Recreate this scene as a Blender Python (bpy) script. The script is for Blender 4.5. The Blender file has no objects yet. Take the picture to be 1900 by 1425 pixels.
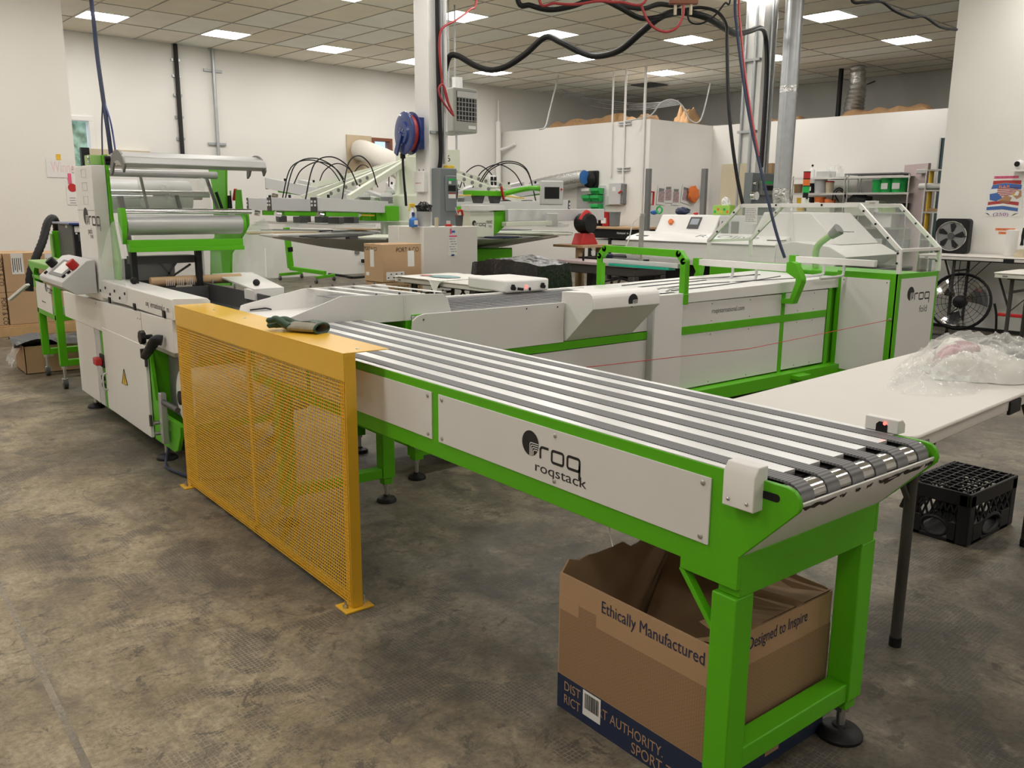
import bpy, math, random
from mathutils import Vector, Matrix
random.seed(7)
SC = bpy.context.scene
COL = SC.collection
R = math.radians

# ------------------------------------------------------------------ camera
CAM_H, F_PX = 1.32, 1590.0
YAW, PITCH, ROLL = R(51.412), R(11.663), R(.414)
_fw = Vector((math.cos(YAW)*math.cos(PITCH), math.sin(YAW)*math.cos(PITCH), -math.sin(PITCH)))
_r0 = Vector((math.sin(YAW), -math.cos(YAW), 0)); _u0 = _r0.cross(_fw)
_rt = math.cos(ROLL)*_r0 + math.sin(ROLL)*_u0
_up = -math.sin(ROLL)*_r0 + math.cos(ROLL)*_u0
CAM = Vector((0, 0, CAM_H))
_cd = bpy.data.cameras.new('camera'); _co = bpy.data.objects.new('camera', _cd); COL.objects.link(_co)
_cd.sensor_width = 36; _cd.lens = F_PX/1900*36; _cd.clip_start = .05; _cd.clip_end = 200
_m = Matrix.Identity(4)
for i in range(3):
    _m[i][0], _m[i][1], _m[i][2], _m[i][3] = _rt[i], _up[i], -_fw[i], CAM[i]
_co.matrix_world = _m
SC.camera = _co

# ------------------------------------------------------------------ world, exposure
_w = bpy.data.worlds.new('world'); SC.world = _w; _w.use_nodes = True
_wt = _w.node_tree; _bg = _wt.nodes['Background']
_sky = _wt.nodes.new('ShaderNodeTexSky'); _sky.sky_type = 'HOSEK_WILKIE'; _sky.sun_direction = (-.4, .3, .86); _sky.turbidity = 4
_wt.links.new(_sky.outputs[0], _bg.inputs[0]); _bg.inputs[1].default_value = 5.0
vs = SC.view_settings
vs.view_transform = 'Standard'; vs.look = 'None'; vs.gamma = 1; vs.use_curve_mapping = False
vs.exposure = 0.3
SC.cycles.max_bounces = 6; SC.cycles.diffuse_bounces = 4; SC.cycles.glossy_bounces = 3
SC.cycles.transparent_max_bounces = 10; SC.cycles.transmission_bounces = 2
SC.cycles.use_adaptive_sampling = True; SC.cycles.adaptive_threshold = .09
SC.cycles.caustics_reflective = False; SC.cycles.caustics_refractive = False
LAMP_STRENGTH = 21.5          # emission of the ceiling panels
LAMP_COL = (1.0, .965, .91)

# ------------------------------------------------------------------ frames of reference
# the machines stand square to the world axes; the room itself is turned by 3.58 degrees
RA = R(3.58)
XR, YR = Vector((math.cos(RA), math.sin(RA), 0)), Vector((-math.sin(RA), math.cos(RA), 0))
def W(p, q, z=0): return XR*p + YR*q + Vector((0, 0, z))
def toR(v): return Vector((v.dot(XR), v.dot(YR), v.z))
def ray(x, y): return (_fw*F_PX + _rt*(x-950) + _up*(712.5-y)).normalized()
def _hit(x, y, pt, n):
    d = ray(x, y); return CAM + d*((pt-CAM).dot(n)/d.dot(n))
def ZP(x, y, z): return _hit(x, y, Vector((0, 0, z)), Vector((0, 0, 1)))
def XP(x, y, X): return _hit(x, y, Vector((X, 0, 0)), Vector((1, 0, 0)))
def YP(x, y, Y): return _hit(x, y, Vector((0, Y, 0)), Vector((0, 1, 0)))
def rZ(x, y, z): return toR(ZP(x, y, z))
def rP(x, y, p): return toR(_hit(x, y, XR*p, XR))
def rQ(x, y, q): return toR(_hit(x, y, YR*q, YR))
def rD(x, y, d):            # point at a given distance along the view direction
    v = ray(x, y); return toR(CAM + v*(d/v.dot(_fw)))
def wD(x, y, d):
    v = ray(x, y); return CAM + v*(d/v.dot(_fw))

# ------------------------------------------------------------------ materials
MATS = {}
def _pb(name):
    m = bpy.data.materials.new(name); m.use_nodes = True; MATS[name] = m
    return m, m.node_tree.nodes, m.node_tree.links, m.node_tree.nodes['Principled BSDF']
def mat(name, col, rough=.5, metal=0., var=.06, scale=6., bump=0., bscale=80., coat=0., spec=.5):
    """procedural paint / plastic / metal: base colour with soft noise variation"""
    m, n, l, b = _pb(name)
    tc = n.new('ShaderNodeTexCoord')
    nz = n.new('ShaderNodeTexNoise'); nz.inputs['Scale'].default_value = scale; nz.inputs['Detail'].default_value = 4
    l.new(tc.outputs['Object'], nz.inputs['Vector'])
    mx = n.new('ShaderNodeMix'); mx.data_type = 'RGBA'
    c = list(col)
    mx.inputs[6].default_value = [max(0, v*(1-var)) for v in c]+[1]
    mx.inputs[7].default_value = [min(1, v*(1+var)) for v in c]+[1]
    l.new(nz.outputs['Fac'], mx.inputs[0]); l.new(mx.outputs[2], b.inputs['Base Color'])
    b.inputs['Roughness'].default_value = rough; b.inputs['Metallic'].default_value = metal
    b.inputs['Coat Weight'].default_value = coat; b.inputs['Specular IOR Level'].default_value = spec
    if bump:
        n2 = n.new('ShaderNodeTexNoise'); n2.inputs['Scale'].default_value = bscale; n2.inputs['Detail'].default_value = 3
        l.new(tc.outputs['Object'], n2.inputs['Vector'])
        bp = n.new('ShaderNodeBump'); bp.inputs['Strength'].default_value = bump; bp.inputs['Distance'].default_value = .01
        l.new(n2.outputs['Fac'], bp.inputs['Height']); l.new(bp.outputs[0], b.inputs['Normal'])
    return m
def sheet(name, col, alpha=.2, rough=.15, spec=.5):
    """clear plastic sheet: mostly transparent, a little glossy film"""
    m, n, l, b = _pb(name)
    out = n['Material Output']
    nz = n.new('ShaderNodeTexNoise'); nz.inputs['Scale'].default_value = 9
    tc = n.new('ShaderNodeTexCoord'); l.new(tc.outputs['Object'], nz.inputs['Vector'])
    mr = n.new('ShaderNodeMapRange'); mr.inputs[3].default_value = alpha*.7; mr.inputs[4].default_value = alpha*1.3
    l.new(nz.outputs['Fac'], mr.inputs[0])
    b.inputs['Base Color'].default_value = (*col, 1); b.inputs['Roughness'].default_value = rough; b.inputs['Specular IOR Level'].default_value = spec
    t = n.new('ShaderNodeBsdfTransparent'); mx = n.new('ShaderNodeMixShader')
    l.new(mr.outputs[0], mx.inputs[0]); l.new(t.outputs[0], mx.inputs[1]); l.new(b.outputs[0], mx.inputs[2]); l.new(mx.outputs[0], out.inputs[0])
    return m
def glow(name, col, s):
    m, n, l, b = _pb(name)
    e = n.new('ShaderNodeEmission'); e.inputs[0].default_value = (*col, 1); e.inputs[1].default_value = s
    l.new(e.outputs[0], n['Material Output'].inputs[0]); return m
def srgb(r, g, b):
    f = lambda c: (c/255/12.92) if c/255 <= .04045 else ((c/255+.055)/1.055)**2.4
    return (f(r), f(g), f(b))

mat('white_paint', (.80, .79, .77), .35, var=.02)
mat('panel_white', (.74, .73, .71), .42, var=.03)
mat('green', (.10, .44, .008), .4, var=.05, spec=.3)
mat('green_pale', (.30, .52, .16), .4, var=.05)
mat('yellow', (.80, .46, .03), .33, var=.04, coat=.2)
mat('steel', (.55, .55, .55), .32, metal=1., var=.05)
mat('alu', (.84, .84, .84), .33, metal=.6, var=.03)
mat('alu_matte', (.46, .46, .46), .42, metal=.35, var=.05)
mat('chrome', (.72, .72, .72), .14, metal=1., var=.02)
mat('galv', (.46, .48, .50), .42, metal=.75, var=.14, scale=14)
mat('black', (.010, .010, .011), .5, var=.1, spec=.28)
mat('black_matte', (.02, .02, .02), .8, var=.15)
mat('rubber', (.025, .025, .026), .7, var=.2, bump=.2)
mat('dark_grey', (.06, .06, .062), .5)
mat('mid_grey', (.20, .20, .20), .5)
mat('light_grey', (.56, .56, .56), .45)
mat('elec_grey', (.17, .19, .20), .45, var=.05)
mat('ink', (.012, .012, .014), .55, var=0)
mat('ink_navy', (.012, .02, .07), .6, var=.05)
mat('ink_brown', (.02, .012, .008), .7, var=0)
mat('red', (.5, .02, .02), .4)
mat('red_hose', (.36, .03, .035), .45)
mat('orange', (.75, .18, .03), .5)
mat('orange_label', (.85, .26, .10), .6)
mat('pink', (.75, .12, .25), .6)
mat('pink_pale', (.78, .55, .58), .7)
mat('pink_door', (.50, .40, .40), .55, var=.03)
mat('blue', (.010, .035, .19), .32, coat=.4)
mat('blue_bright', (.03, .16, .5), .5)
mat('navy', (.012, .022, .06), .6, var=.1)
mat('teal_post', (.07, .13, .16), .5)
mat('teal', (.0, .33, .22), .35)
mat('green_tub', (.02, .42, .09), .35)
mat('lime', (.35, .6, .1), .5)
mat('yellow_bright', (.8, .52, .04), .45)
mat('wood', (.52, .33, .16), .6, var=.2, scale=12)
mat('wood_frame', (.20, .06, .025), .45, var=.2)
mat('plywood', (.52, .42, .28), .6, var=.08)
mat('paper', (.78, .77, .75), .7, var=.02)
mat('sticky', (.80, .79, .77), .6, var=.02)
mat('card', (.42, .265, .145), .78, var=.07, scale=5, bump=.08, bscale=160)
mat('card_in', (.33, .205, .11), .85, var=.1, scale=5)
mat('card_tan', (.52, .345, .20), .78, var=.05, scale=4)
mat('table_top', (.70, .665, .62), .42, var=.03, bump=.06, bscale=220)
mat('table_leg', (.05, .045, .042), .5)
mat('cloth_white', (.74, .73, .69), .85, var=.03)
mat('ivory', (.70, .73, .62), .42, var=.03)
mat('press_grey', (.60, .60, .61), .4, var=.03)
mat('heater', (.36, .36, .33), .45, var=.04)
mat('beige_box', (.58, .50, .36), .6, var=.06)
mat('white_wall_box', (.70, .68, .64), .65, var=.04)
mat('glove_knit', (.30, .28, .22), .9, var=.2, scale=60, bump=.5, bscale=500)
mat('glove_green', (.018, .06, .03), .5, var=.3, scale=30)
mat('bag_black', (.010, .010, .011), .22, var=.1, bump=.9, bscale=22)
mat('duct_white', (.70, .66, .60), .6, var=.06, bump=.4, bscale=30)
mat('foil', (.62, .62, .62), .22, metal=.9, var=.08, bump=1., bscale=40)
mat('insulation', (.40, .24, .12), .95, var=.35, scale=14, bump=1., bscale=40)
mat('wall', (.80, .785, .75), .7, var=.03, scale=1.5, bump=.05, bscale=60)
mat('wall_warm', (.80, .78, .74), .7, var=.04, scale=1.2, bump=.08, bscale=40)
mat('wall_dark', (.60, .60, .58), .85, var=.1, scale=2)
mat('mat_dark', (.045, .045, .05), .8)
sheet('clear', (.85, .88, .88), .20, .08)
sheet('clear_pc', (.78, .78, .80), .07, .05)
sheet('film', (.82, .82, .80), .28, .10)
sheet('pane', (.9, .95, .95), .10, .03)
sheet('cage', (.9, .9, .9), .75, .2)
glow('lamp', LAMP_COL, LAMP_STRENGTH)
glow('led_red', (1, .05, .04), 6)
glow('screen', (.6, .62, .62), .5)

# floor: worn sealed concrete with trowel patches and a honeycomb print
def _floor():
    m, n, l, b = _pb('concrete')
    tc = n.new('ShaderNodeTexCoord')
    def noise(s, d=6, r=.6, dist=0):
        x = n.new('ShaderNodeTexNoise'); x.inputs['Scale'].default_value = s; x.inputs['Detail'].default_value = d
        x.inputs['Roughness'].default_value = r; x.inputs['Distortion'].default_value = dist
        l.new(tc.outputs['Object'], x.inputs['Vector']); return x.outputs['Fac']
    def ramp(f, stops):
        x = n.new('ShaderNodeValToRGB'); e = x.color_ramp.elements
        e[0].position, e[0].color = stops[0][0], (*stops[0][1], 1)
        e[1].position, e[1].color = stops[-1][0], (*stops[-1][1], 1)
        for p, c in stops[1:-1]:
            k = e.new(p); k.color = (*c, 1)
        l.new(f, x.inputs[0]); return x.outputs[0]
    def mix(f, a, c, mode='MIX'):
        x = n.new('ShaderNodeMix'); x.data_type = 'RGBA'; x.blend_type = mode
        if isinstance(f, float): x.inputs[0].default_value = f
        else: l.new(f, x.inputs[0])
        l.new(a, x.inputs[6]); l.new(c, x.inputs[7]); return x.outputs[2]
    def math_(op, a, v):
        x = n.new('ShaderNodeMath'); x.operation = op
        l.new(a, x.inputs[0])
        if isinstance(v, float): x.inputs[1].default_value = v
        else: l.new(v, x.inputs[1])
        return x.outputs[0]
    def rgb(*v):
        x = n.new('ShaderNodeRGB'); x.outputs[0].default_value = (*v, 1); return x.outputs[0]
    # tan worn coat to the left, grey-brown bare concrete to the right of a ragged line
    sep = n.new('ShaderNodeSeparateXYZ'); l.new(tc.outputs['Object'], sep.inputs[0])
    wob = math_('MULTIPLY', math_('SUBTRACT', noise(1.1, 7, .65, .8), .5), 1.8)
    side = n.new('ShaderNodeMapRange'); side.inputs[1].default_value = 1.0; side.inputs[2].default_value = 1.55
    l.new(math_('ADD', sep.outputs[0], wob), side.inputs[0]); side = side.outputs[0]
    nb = noise(2.1, 10, .68, .5)
    tan = ramp(nb, [(.30, (.15, .115, .07)), (.47, (.29, .235, .15)), (.62, (.40, .335, .235)), (.75, (.47, .40, .29))])
    grey = ramp(nb, [(.30, (.075, .062, .044)), (.47, (.135, .115, .083)), (.60, (.215, .187, .14)), (.75, (.32, .28, .21))])
    c = mix(side, tan, grey)
    fine = ramp(noise(55, 10, .82), [(.34, (.42, .40, .37)), (.50, (.98, .97, .95)), (.66, (1.35, 1.33, 1.28))])
    c = mix(.85, c, fine, 'MULTIPLY')
    mid = ramp(noise(13, 10, .8, .5), [(.36, (.62, .60, .57)), (.5, (1, 1, 1)), (.64, (1.22, 1.2, 1.16))])
    c = mix(.9, c, mid, 'MULTIPLY')
    # smears stretched along the walkway
    mp = n.new('ShaderNodeMapping'); mp.inputs['Scale'].default_value = (1., .32, 1.); mp.inputs['Rotation'].default_value = (0, 0, .5); l.new(tc.outputs['Object'], mp.inputs[0])
    st = n.new('ShaderNodeTexNoise'); st.inputs['Scale'].default_value = 4.5; st.inputs['Detail'].default_value = 10; st.inputs['Roughness'].default_value = .72; st.inputs['Distortion'].default_value = 1.2
    l.new(mp.outputs[0], st.inputs['Vector'])
    c = mix(math_('MULTIPLY', ramp(st.outputs['Fac'], [(.50, (0, 0, 0)), (.66, (1, 1, 1))]), .60), c, rgb(.07, .055, .04))
    # chipped dark specks and pale dusty spots
    c = mix(math_('MULTIPLY', ramp(noise(8, 10, .82, .8), [(.565, (0, 0, 0)), (.59, (1, 1, 1))]), .75), c, rgb(.055, .042, .032))
    c = mix(math_('MULTIPLY', ramp(noise(7, 8, .72, .4), [(.62, (0, 0, 0)), (.72, (1, 1, 1))]), .45), c, rgb(.48, .43, .33))
    # honeycomb print (old mat glue) in ragged patches
    vo = n.new('ShaderNodeTexVoronoi'); vo.feature = 'DISTANCE_TO_EDGE'; vo.inputs['Scale'].default_value = 80; vo.inputs['Randomness'].default_value = .22
    l.new(tc.outputs['Object'], vo.inputs['Vector'])
    cell = ramp(vo.outputs['Distance'], [(.05, (0, 0, 0)), (.16, (1, 1, 1))])
    reg = ramp(noise(2.6, 9, .7, 1.), [(.50, (0, 0, 0)), (.56, (1, 1, 1))])
    gx = n.new('ShaderNodeMapRange'); gx.inputs[1].default_value = .40; gx.inputs[2].default_value = .85; l.new(sep.outputs[0], gx.inputs[0])
    a2 = math_('MULTIPLY', math_('MULTIPLY', math_('MULTIPLY', reg, cell), gx.outputs[0]), .72)
    c = mix(a2, c, rgb(.05, .045, .042))
    l.new(c, b.inputs['Base Color'])
    rr = n.new('ShaderNodeMapRange'); rr.inputs[3].default_value = .22; rr.inputs[4].default_value = .66
    l.new(noise(5, 6, .6), rr.inputs[0]); l.new(rr.outputs[0], b.inputs['Roughness'])
    bp = n.new('ShaderNodeBump'); bp.inputs['Strength'].default_value = .5; bp.inputs['Distance'].default_value = .008
    l.new(noise(38, 10, .75), bp.inputs['Height']); l.new(bp.outputs[0], b.inputs['Normal'])
_floor()
def _tile(name, c):
    m = mat(name, c, .9, var=.07, scale=3, bump=.25, bscale=90); return m
_tile('tile_tan', (.85, .78, .64)); _tile('tile_light', (.88, .88, .80)); _tile('tile_mid', (.87, .82, .71))
# conveyor belt rubber with fine cross ribs
def _belt():
    m, n, l, b = _pb('belt')
    tc = n.new('ShaderNodeTexCoord'); wv = n.new('ShaderNodeTexWave'); wv.bands_direction = 'Y'; wv.inputs['Scale'].default_value = 40
    l.new(tc.outputs['Object'], wv.inputs['Vector'])
    mx = n.new('ShaderNodeMix'); mx.data_type = 'RGBA'; mx.inputs[6].default_value = (.11, .11, .115, 1); mx.inputs[7].default_value = (.24, .24, .25, 1)
    l.new(wv.outputs['Fac'], mx.inputs[0]); l.new(mx.outputs[2], b.inputs['Base Color']); b.inputs['Roughness'].default_value = .6
_belt()
# brown carton print: rows of small dark dashes over kraft
def _dashes():
    m, n, l, b = _pb('card_print')
    tc = n.new('ShaderNodeTexCoord')
    br = n.new('ShaderNodeTexBrick'); br.inputs['Scale'].default_value = 60; br.inputs['Mortar Size'].default_value = .22; br.inputs['Mortar Smooth'].default_value = .3
    br.inputs['Brick Width'].default_value = .62; br.inputs['Row Height'].default_value = .42
    br.inputs['Color1'].default_value = (.135, .07, .035, 1); br.inputs['Color2'].default_value = (.15, .08, .04, 1); br.inputs['Mortar'].default_value = (.30, .18, .095, 1)
    sp = n.new('ShaderNodeSeparateXYZ'); l.new(tc.outputs['Object'], sp.inputs[0])
    ad = n.new('ShaderNodeMath'); ad.operation = 'ADD'; l.new(sp.outputs[0], ad.inputs[0]); l.new(sp.outputs[1], ad.inputs[1])
    cb = n.new('ShaderNodeCombineXYZ'); l.new(sp.outputs[2], cb.inputs[0]); l.new(ad.outputs[0], cb.inputs[1])
    l.new(cb.outputs[0], br.inputs['Vector']); l.new(br.outputs[0], b.inputs['Base Color']); b.inputs['Roughness'].default_value = .8
_dashes()
# crumpled clear bag and outdoor foliage
def _foliage():
    m, n, l, b = _pb('foliage')
    tc = n.new('ShaderNodeTexCoord'); nz = n.new('ShaderNodeTexNoise'); nz.inputs['Scale'].default_value = 6; nz.inputs['Detail'].default_value = 8; l.new(tc.outputs['Object'], nz.inputs['Vector'])
    r = n.new('ShaderNodeValToRGB'); e = r.color_ramp.elements; e[0].position = .35; e[0].color = (.05, .16, .04, 1); e[1].position = .65; e[1].color = (.5, .72, .45, 1)
    l.new(nz.outputs['Fac'], r.inputs[0]); l.new(r.outputs[0], b.inputs['Base Color']); b.inputs['Roughness'].default_value = .8
_foliage()

# ------------------------------------------------------------------ geometry
class G:
    """collects vertices and faces of one part, in the frame its thing uses"""
    def __init__(s): s.v, s.f = [], []
    def add(s, vs, fs):
        o = len(s.v); s.v += [Vector(p) for p in vs]; s.f += [[i+o for i in f] for f in fs]; return s
    def box(s, x0, x1, y0, y1, z0, z1):
        x0, x1 = min(x0, x1), max(x0, x1); y0, y1 = min(y0, y1), max(y0, y1); z0, z1 = min(z0, z1), max(z0, z1)
        return s.add([(x0, y0, z0), (x1, y0, z0), (x1, y1, z0), (x0, y1, z0), (x0, y0, z1), (x1, y0, z1), (x1, y1, z1), (x0, y1, z1)],
                     [[0, 3, 2, 1], [4, 5, 6, 7], [0, 1, 5, 4], [1, 2, 6, 5], [2, 3, 7, 6], [3, 0, 4, 7]])
    def cbox(s, c, sx, sy, sz, rz=0, rx=0, ry=0):
        m = Matrix.Rotation(rz, 3, 'Z') @ Matrix.Rotation(ry, 3, 'Y') @ Matrix.Rotation(rx, 3, 'X'); c = Vector(c)
        k = [(-1, -1, -1), (1, -1, -1), (1, 1, -1), (-1, 1, -1), (-1, -1, 1), (1, -1, 1), (1, 1, 1), (-1, 1, 1)]
        return s.add([c + m @ Vector((a*sx/2, b*sy/2, d*sz/2)) for a, b, d in k],
                     [[0, 3, 2, 1], [4, 5, 6, 7], [0, 1, 5, 4], [1, 2, 6, 5], [2, 3, 7, 6], [3, 0, 4, 7]])
    def bar(s, a, b, w, h, up=(0, 0, 1)):
        """square bar from a to b"""
        a, b = Vector(a), Vector(b); d = (b-a).normalized(); u = Vector(up)
        if abs(d.dot(u)) > .98: u = Vector((1, 0, 0))
        r = d.cross(u).normalized(); u = r.cross(d)
        q = [r*w/2+u*h/2, -r*w/2+u*h/2, -r*w/2-u*h/2, r*w/2-u*h/2]
        return s.add([a+k for k in q]+[b+k for k in q], [[3, 2, 1, 0], [4, 5, 6, 7]]+[[i, (i+1) % 4, 4+(i+1) % 4, 4+i] for i in range(4)])
    def prism(s, pts, axis, a, b):
        """2-D outline pushed along an axis: axis x -> pts (y,z); y -> (x,z); z -> (x,y)"""
        a, b = min(a, b), max(a, b)
        mk = dict(x=lambda p, t: (t, p[0], p[1]), y=lambda p, t: (p[0], t, p[1]), z=lambda p, t: (p[0], p[1], t))[axis]
        n = len(pts); area = sum(pts[i][0]*pts[(i+1) % n][1]-pts[(i+1) % n][0]*pts[i][1] for i in range(n))
        ccw = area > 0
        if axis == 'y': ccw = not ccw
        if not ccw: pts = pts[::-1]
        vs = [mk(p, a) for p in pts]+[mk(p, b) for p in pts]
        return s.add(vs, [list(range(n))[::-1], list(range(n, 2*n))]+[[i, (i+1) % n, n+(i+1) % n, n+i] for i in range(n)])
    def cyl(s, a, b, r, n=16, r2=None, cap=True):
        a, b = Vector(a), Vector(b); d = (b-a).normalized(); u = Vector((0, 0, 1)) if abs(d.z) < .9 else Vector((1, 0, 0))
        x = d.cross(u).normalized(); y = d.cross(x); r2 = r if r2 is None else r2
        cs = [(math.cos(2*math.pi*i/n), math.sin(2*math.pi*i/n)) for i in range(n)]
        vs = [a+(x*c+y*t)*r for c, t in cs]+[b+(x*c+y*t)*r2 for c, t in cs]
        fs = [[i, (i+1) % n, n+(i+1) % n, n+i] for i in range(n)]
        if cap: fs += [list(range(n))[::-1], list(range(n, 2*n))]
        return s.add(vs, fs)
    def tube(s, pts, r, n=8, smooth=0, cap=True):
        pts = [Vector(p) for p in pts]
        if smooth: pts = spline(pts, smooth)
        rs = r if isinstance(r, (list, tuple)) else [r]*len(pts)
        if len(rs) != len(pts): rs = [rs[min(len(rs)-1, int(i*len(rs)/len(pts)))] for i in range(len(pts))]
        d0 = (pts[1]-pts[0]).normalized(); u = Vector((0, 0, 1)) if abs(d0.z) < .9 else Vector((1, 0, 0))
        x = d0.cross(u).normalized(); vs, fs = [], []
        for i, p in enumerate(pts):
            d = (pts[min(i+1, len(pts)-1)]-pts[max(i-1, 0)]).normalized()
            x = (x-d*x.dot(d)).normalized(); y = d.cross(x)
            vs += [p+(x*math.cos(2*math.pi*k/n)+y*math.sin(2*math.pi*k/n))*rs[i] for k in range(n)]
        for i in range(len(pts)-1):
            for k in range(n): fs.append([i*n+k, i*n+(k+1) % n, (i+1)*n+(k+1) % n, (i+1)*n+k])
        if cap: fs += [list(range(n))[::-1], list(range((len(pts)-1)*n, len(pts)*n))]
        return s.add(vs, fs)
    def lathe(s, c, prof, n=20, axis='z', ax=None):
        """profile (radius, height) turned about an axis through c"""
        c = Vector(c); d = Vector(ax).normalized() if ax is not None else dict(x=Vector((1, 0, 0)), y=Vector((0, 1, 0)), z=Vector((0, 0, 1)))[axis]
        u = Vector((0, 0, 1)) if abs(d.z) < .9 else Vector((1, 0, 0)); x = d.cross(u).normalized(); y = d.cross(x)
        vs, fs = [], []
        for r, h in prof: vs += [c+d*h+(x*math.cos(2*math.pi*k/n)+y*math.sin(2*math.pi*k/n))*max(r, 1e-4) for k in range(n)]
        for i in range(len(prof)-1):
            for k in range(n): fs.append([i*n+k, i*n+(k+1) % n, (i+1)*n+(k+1) % n, (i+1)*n+k])
        fs += [list(range(n))[::-1], list(range((len(prof)-1)*n, len(prof)*n))]
        return s.add(vs, fs)
    def ball(s, c, r, n=12, sz=1., sx=1., sy=1.):
        c = Vector(c); vs, fs, m = [], [], n//2
        for i in range(m+1):
            t = math.pi*i/m
            vs += [c+Vector((sx*r*math.sin(t)*math.cos(2*math.pi*k/n), sy*r*math.sin(t)*math.sin(2*math.pi*k/n), sz*r*math.cos(t))) for k in range(n)]
        for i in range(m):
            for k in range(n): fs.append([i*n+k, (i+1)*n+k, (i+1)*n+(k+1) % n, i*n+(k+1) % n])
        return s.add(vs, fs)
    def grid(s, fn, nu, nv, thick=None):
        vs = [fn(i/nu, j/nv) for j in range(nv+1) for i in range(nu+1)]
        fs = [[j*(nu+1)+i, j*(nu+1)+i+1, (j+1)*(nu+1)+i+1, (j+1)*(nu+1)+i] for j in range(nv) for i in range(nu)]
        return s.add(vs, fs)
    def poly(s, pts): return s.add(pts, [list(range(len(pts)))])
    def slab(s, pts, t, n=None):
        """flat outline of 3-D points given a thickness t along its normal"""
        pts = [Vector(p) for p in pts]
        if n is None:
            n = Vector((0, 0, 0))
            for i in range(len(pts)): n += (pts[i]-pts[0]).cross(pts[(i+1) % len(pts)]-pts[0])
        n = Vector(n).normalized()*t; k = len(pts)
        return s.add(pts+[p+n for p in pts], [list(range(k))[::-1], list(range(k, 2*k))]+[[i, (i+1) % k, k+(i+1) % k, k+i] for i in range(k)])

def spline(pts, sub=6):
    out = []
    for i in range(len(pts)-1):
        p0, p1, p2, p3 = pts[max(i-1, 0)], pts[i], pts[i+1], pts[min(i+2, len(pts)-1)]
        for k in range(sub):
            t = k/sub
            out.append(.5*((2*p1)+(p2-p0)*t+(2*p0-5*p1+4*p2-p3)*t*t+(3*p1-p0-3*p2+p3)*t**3))
    out.append(pts[-1]); return out

def _link(name, g, m, parent, off, bevel, smooth):
    me = bpy.data.meshes.new(name); me.from_pydata([v-off for v in g.v], [], g.f); me.materials.append(MATS[m]); me.update()
    if smooth:
        me.polygons.foreach_set('use_smooth', [True]*len(me.polygons))
        me.set_sharp_from_angle(angle=R(38))
    o = bpy.data.objects.new(name, me); COL.objects.link(o)
    if parent: o.parent = parent
    if bevel:
        b = o.modifiers.new('bevel', 'BEVEL'); b.width = bevel; b.segments = 2; b.limit_method = 'ANGLE'; b.angle_limit = R(40)
    return o
def thing(name, label, cat, loc=(0, 0, 0), room=False, group=None, kind=None):
    """an Empty at the thing's base; its parts are given in world (or, with room=True, in room) coordinates"""
    o = bpy.data.objects.new(name, None); COL.objects.link(o); o.empty_display_size = .1
    loc = Vector(loc); o['_off'] = tuple(loc)
    o.location = W(*loc) if room else loc
    if room: o.rotation_euler = (0, 0, RA)
    if label: o['label'] = label
    if cat: o['category'] = cat
    if group: o['group'] = group
    if kind: o['kind'] = kind
    return o
def part(root, name, g, m, bevel=0., smooth=True, sub=None, label=None, kind=None):
    o = _link(name, g, m, sub if sub is not None else root, Vector(root['_off']), bevel, smooth)
    if label: o['label'] = label
    if kind: o['kind'] = kind
    return o
def solo(name, g, m, label, cat, loc=None, room=False, group=None, kind=None, bevel=0., smooth=True):
    """a thing that is one mesh"""
    if loc is None:
        n = len(g.v); loc = Vector((sum(v.x for v in g.v)/n, sum(v.y for v in g.v)/n, min(v.z for v in g.v)))
    loc = Vector(loc); o = _link(name, g, m, None, loc, bevel, smooth); o['_off'] = tuple(loc)
    o.location = W(*loc) if room else loc
    if room: o.rotation_euler = (0, 0, RA)
    if label: o['label'] = label
    if cat: o['category'] = cat
    if group: o['group'] = group
    if kind: o['kind'] = kind
    return o
def struct(name, g, m, room=True, bevel=0., label=None):
    return solo(name, g, m, label, None, loc=(0, 0, 0), room=room, kind='structure', bevel=bevel, smooth=False)
def dup(root, delta=(0, 0, 0), rz=0., label=None, group=None):
    """copy of a thing with its parts and sub-parts, moved by delta (world)"""
    r = root.copy(); COL.objects.link(r); r.location = root.location+Vector(delta); r.rotation_euler.z += rz
    if label: r['label'] = label
    if group: r['group'] = group
    for ch in list(root.children):
        c = ch.copy(); COL.objects.link(c); c.parent = r
        for gch in list(ch.children):
            d = gch.copy(); COL.objects.link(d); d.parent = c
    return r

# ------------------------------------------------------------------ lettering
_TC = {}
def _glyphs(s):
    if s not in _TC:
        cu = bpy.data.curves.new('lettering', 'FONT'); cu.body = s; cu.size = 1; cu.resolution_u = 3
        ob = bpy.data.objects.new('lettering', cu); COL.objects.link(ob)
        dg = bpy.context.evaluated_depsgraph_get(); dg.update(); ev = ob.evaluated_get(dg); me = ev.to_mesh()
        vs = [(v.co.x, v.co.y) for v in me.vertices]; fs = [list(p.vertices) for p in me.polygons]
        ev.to_mesh_clear(); bpy.data.objects.remove(ob); bpy.data.curves.remove(cu)
        x0 = min(v[0] for v in vs); x1 = max(v[0] for v in vs)
        _TC[s] = ([(x-x0, y) for x, y in vs], fs, x1-x0)
    return _TC[s]
def text(g, s, o, ex, ey, w=None, h=None):
    """write s from o along ex with up ey; w = total width, h = capital height"""
    vs, fs, tw = _glyphs(s); ex, ey, o = Vector(ex).normalized(), Vector(ey).normalized(), Vector(o)
    kx = w/tw if w else h/.7; ky = h/.7 if h else kx
    return g.add([o+ex*(x*kx)+ey*(y*ky) for x, y in vs], fs)
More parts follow.
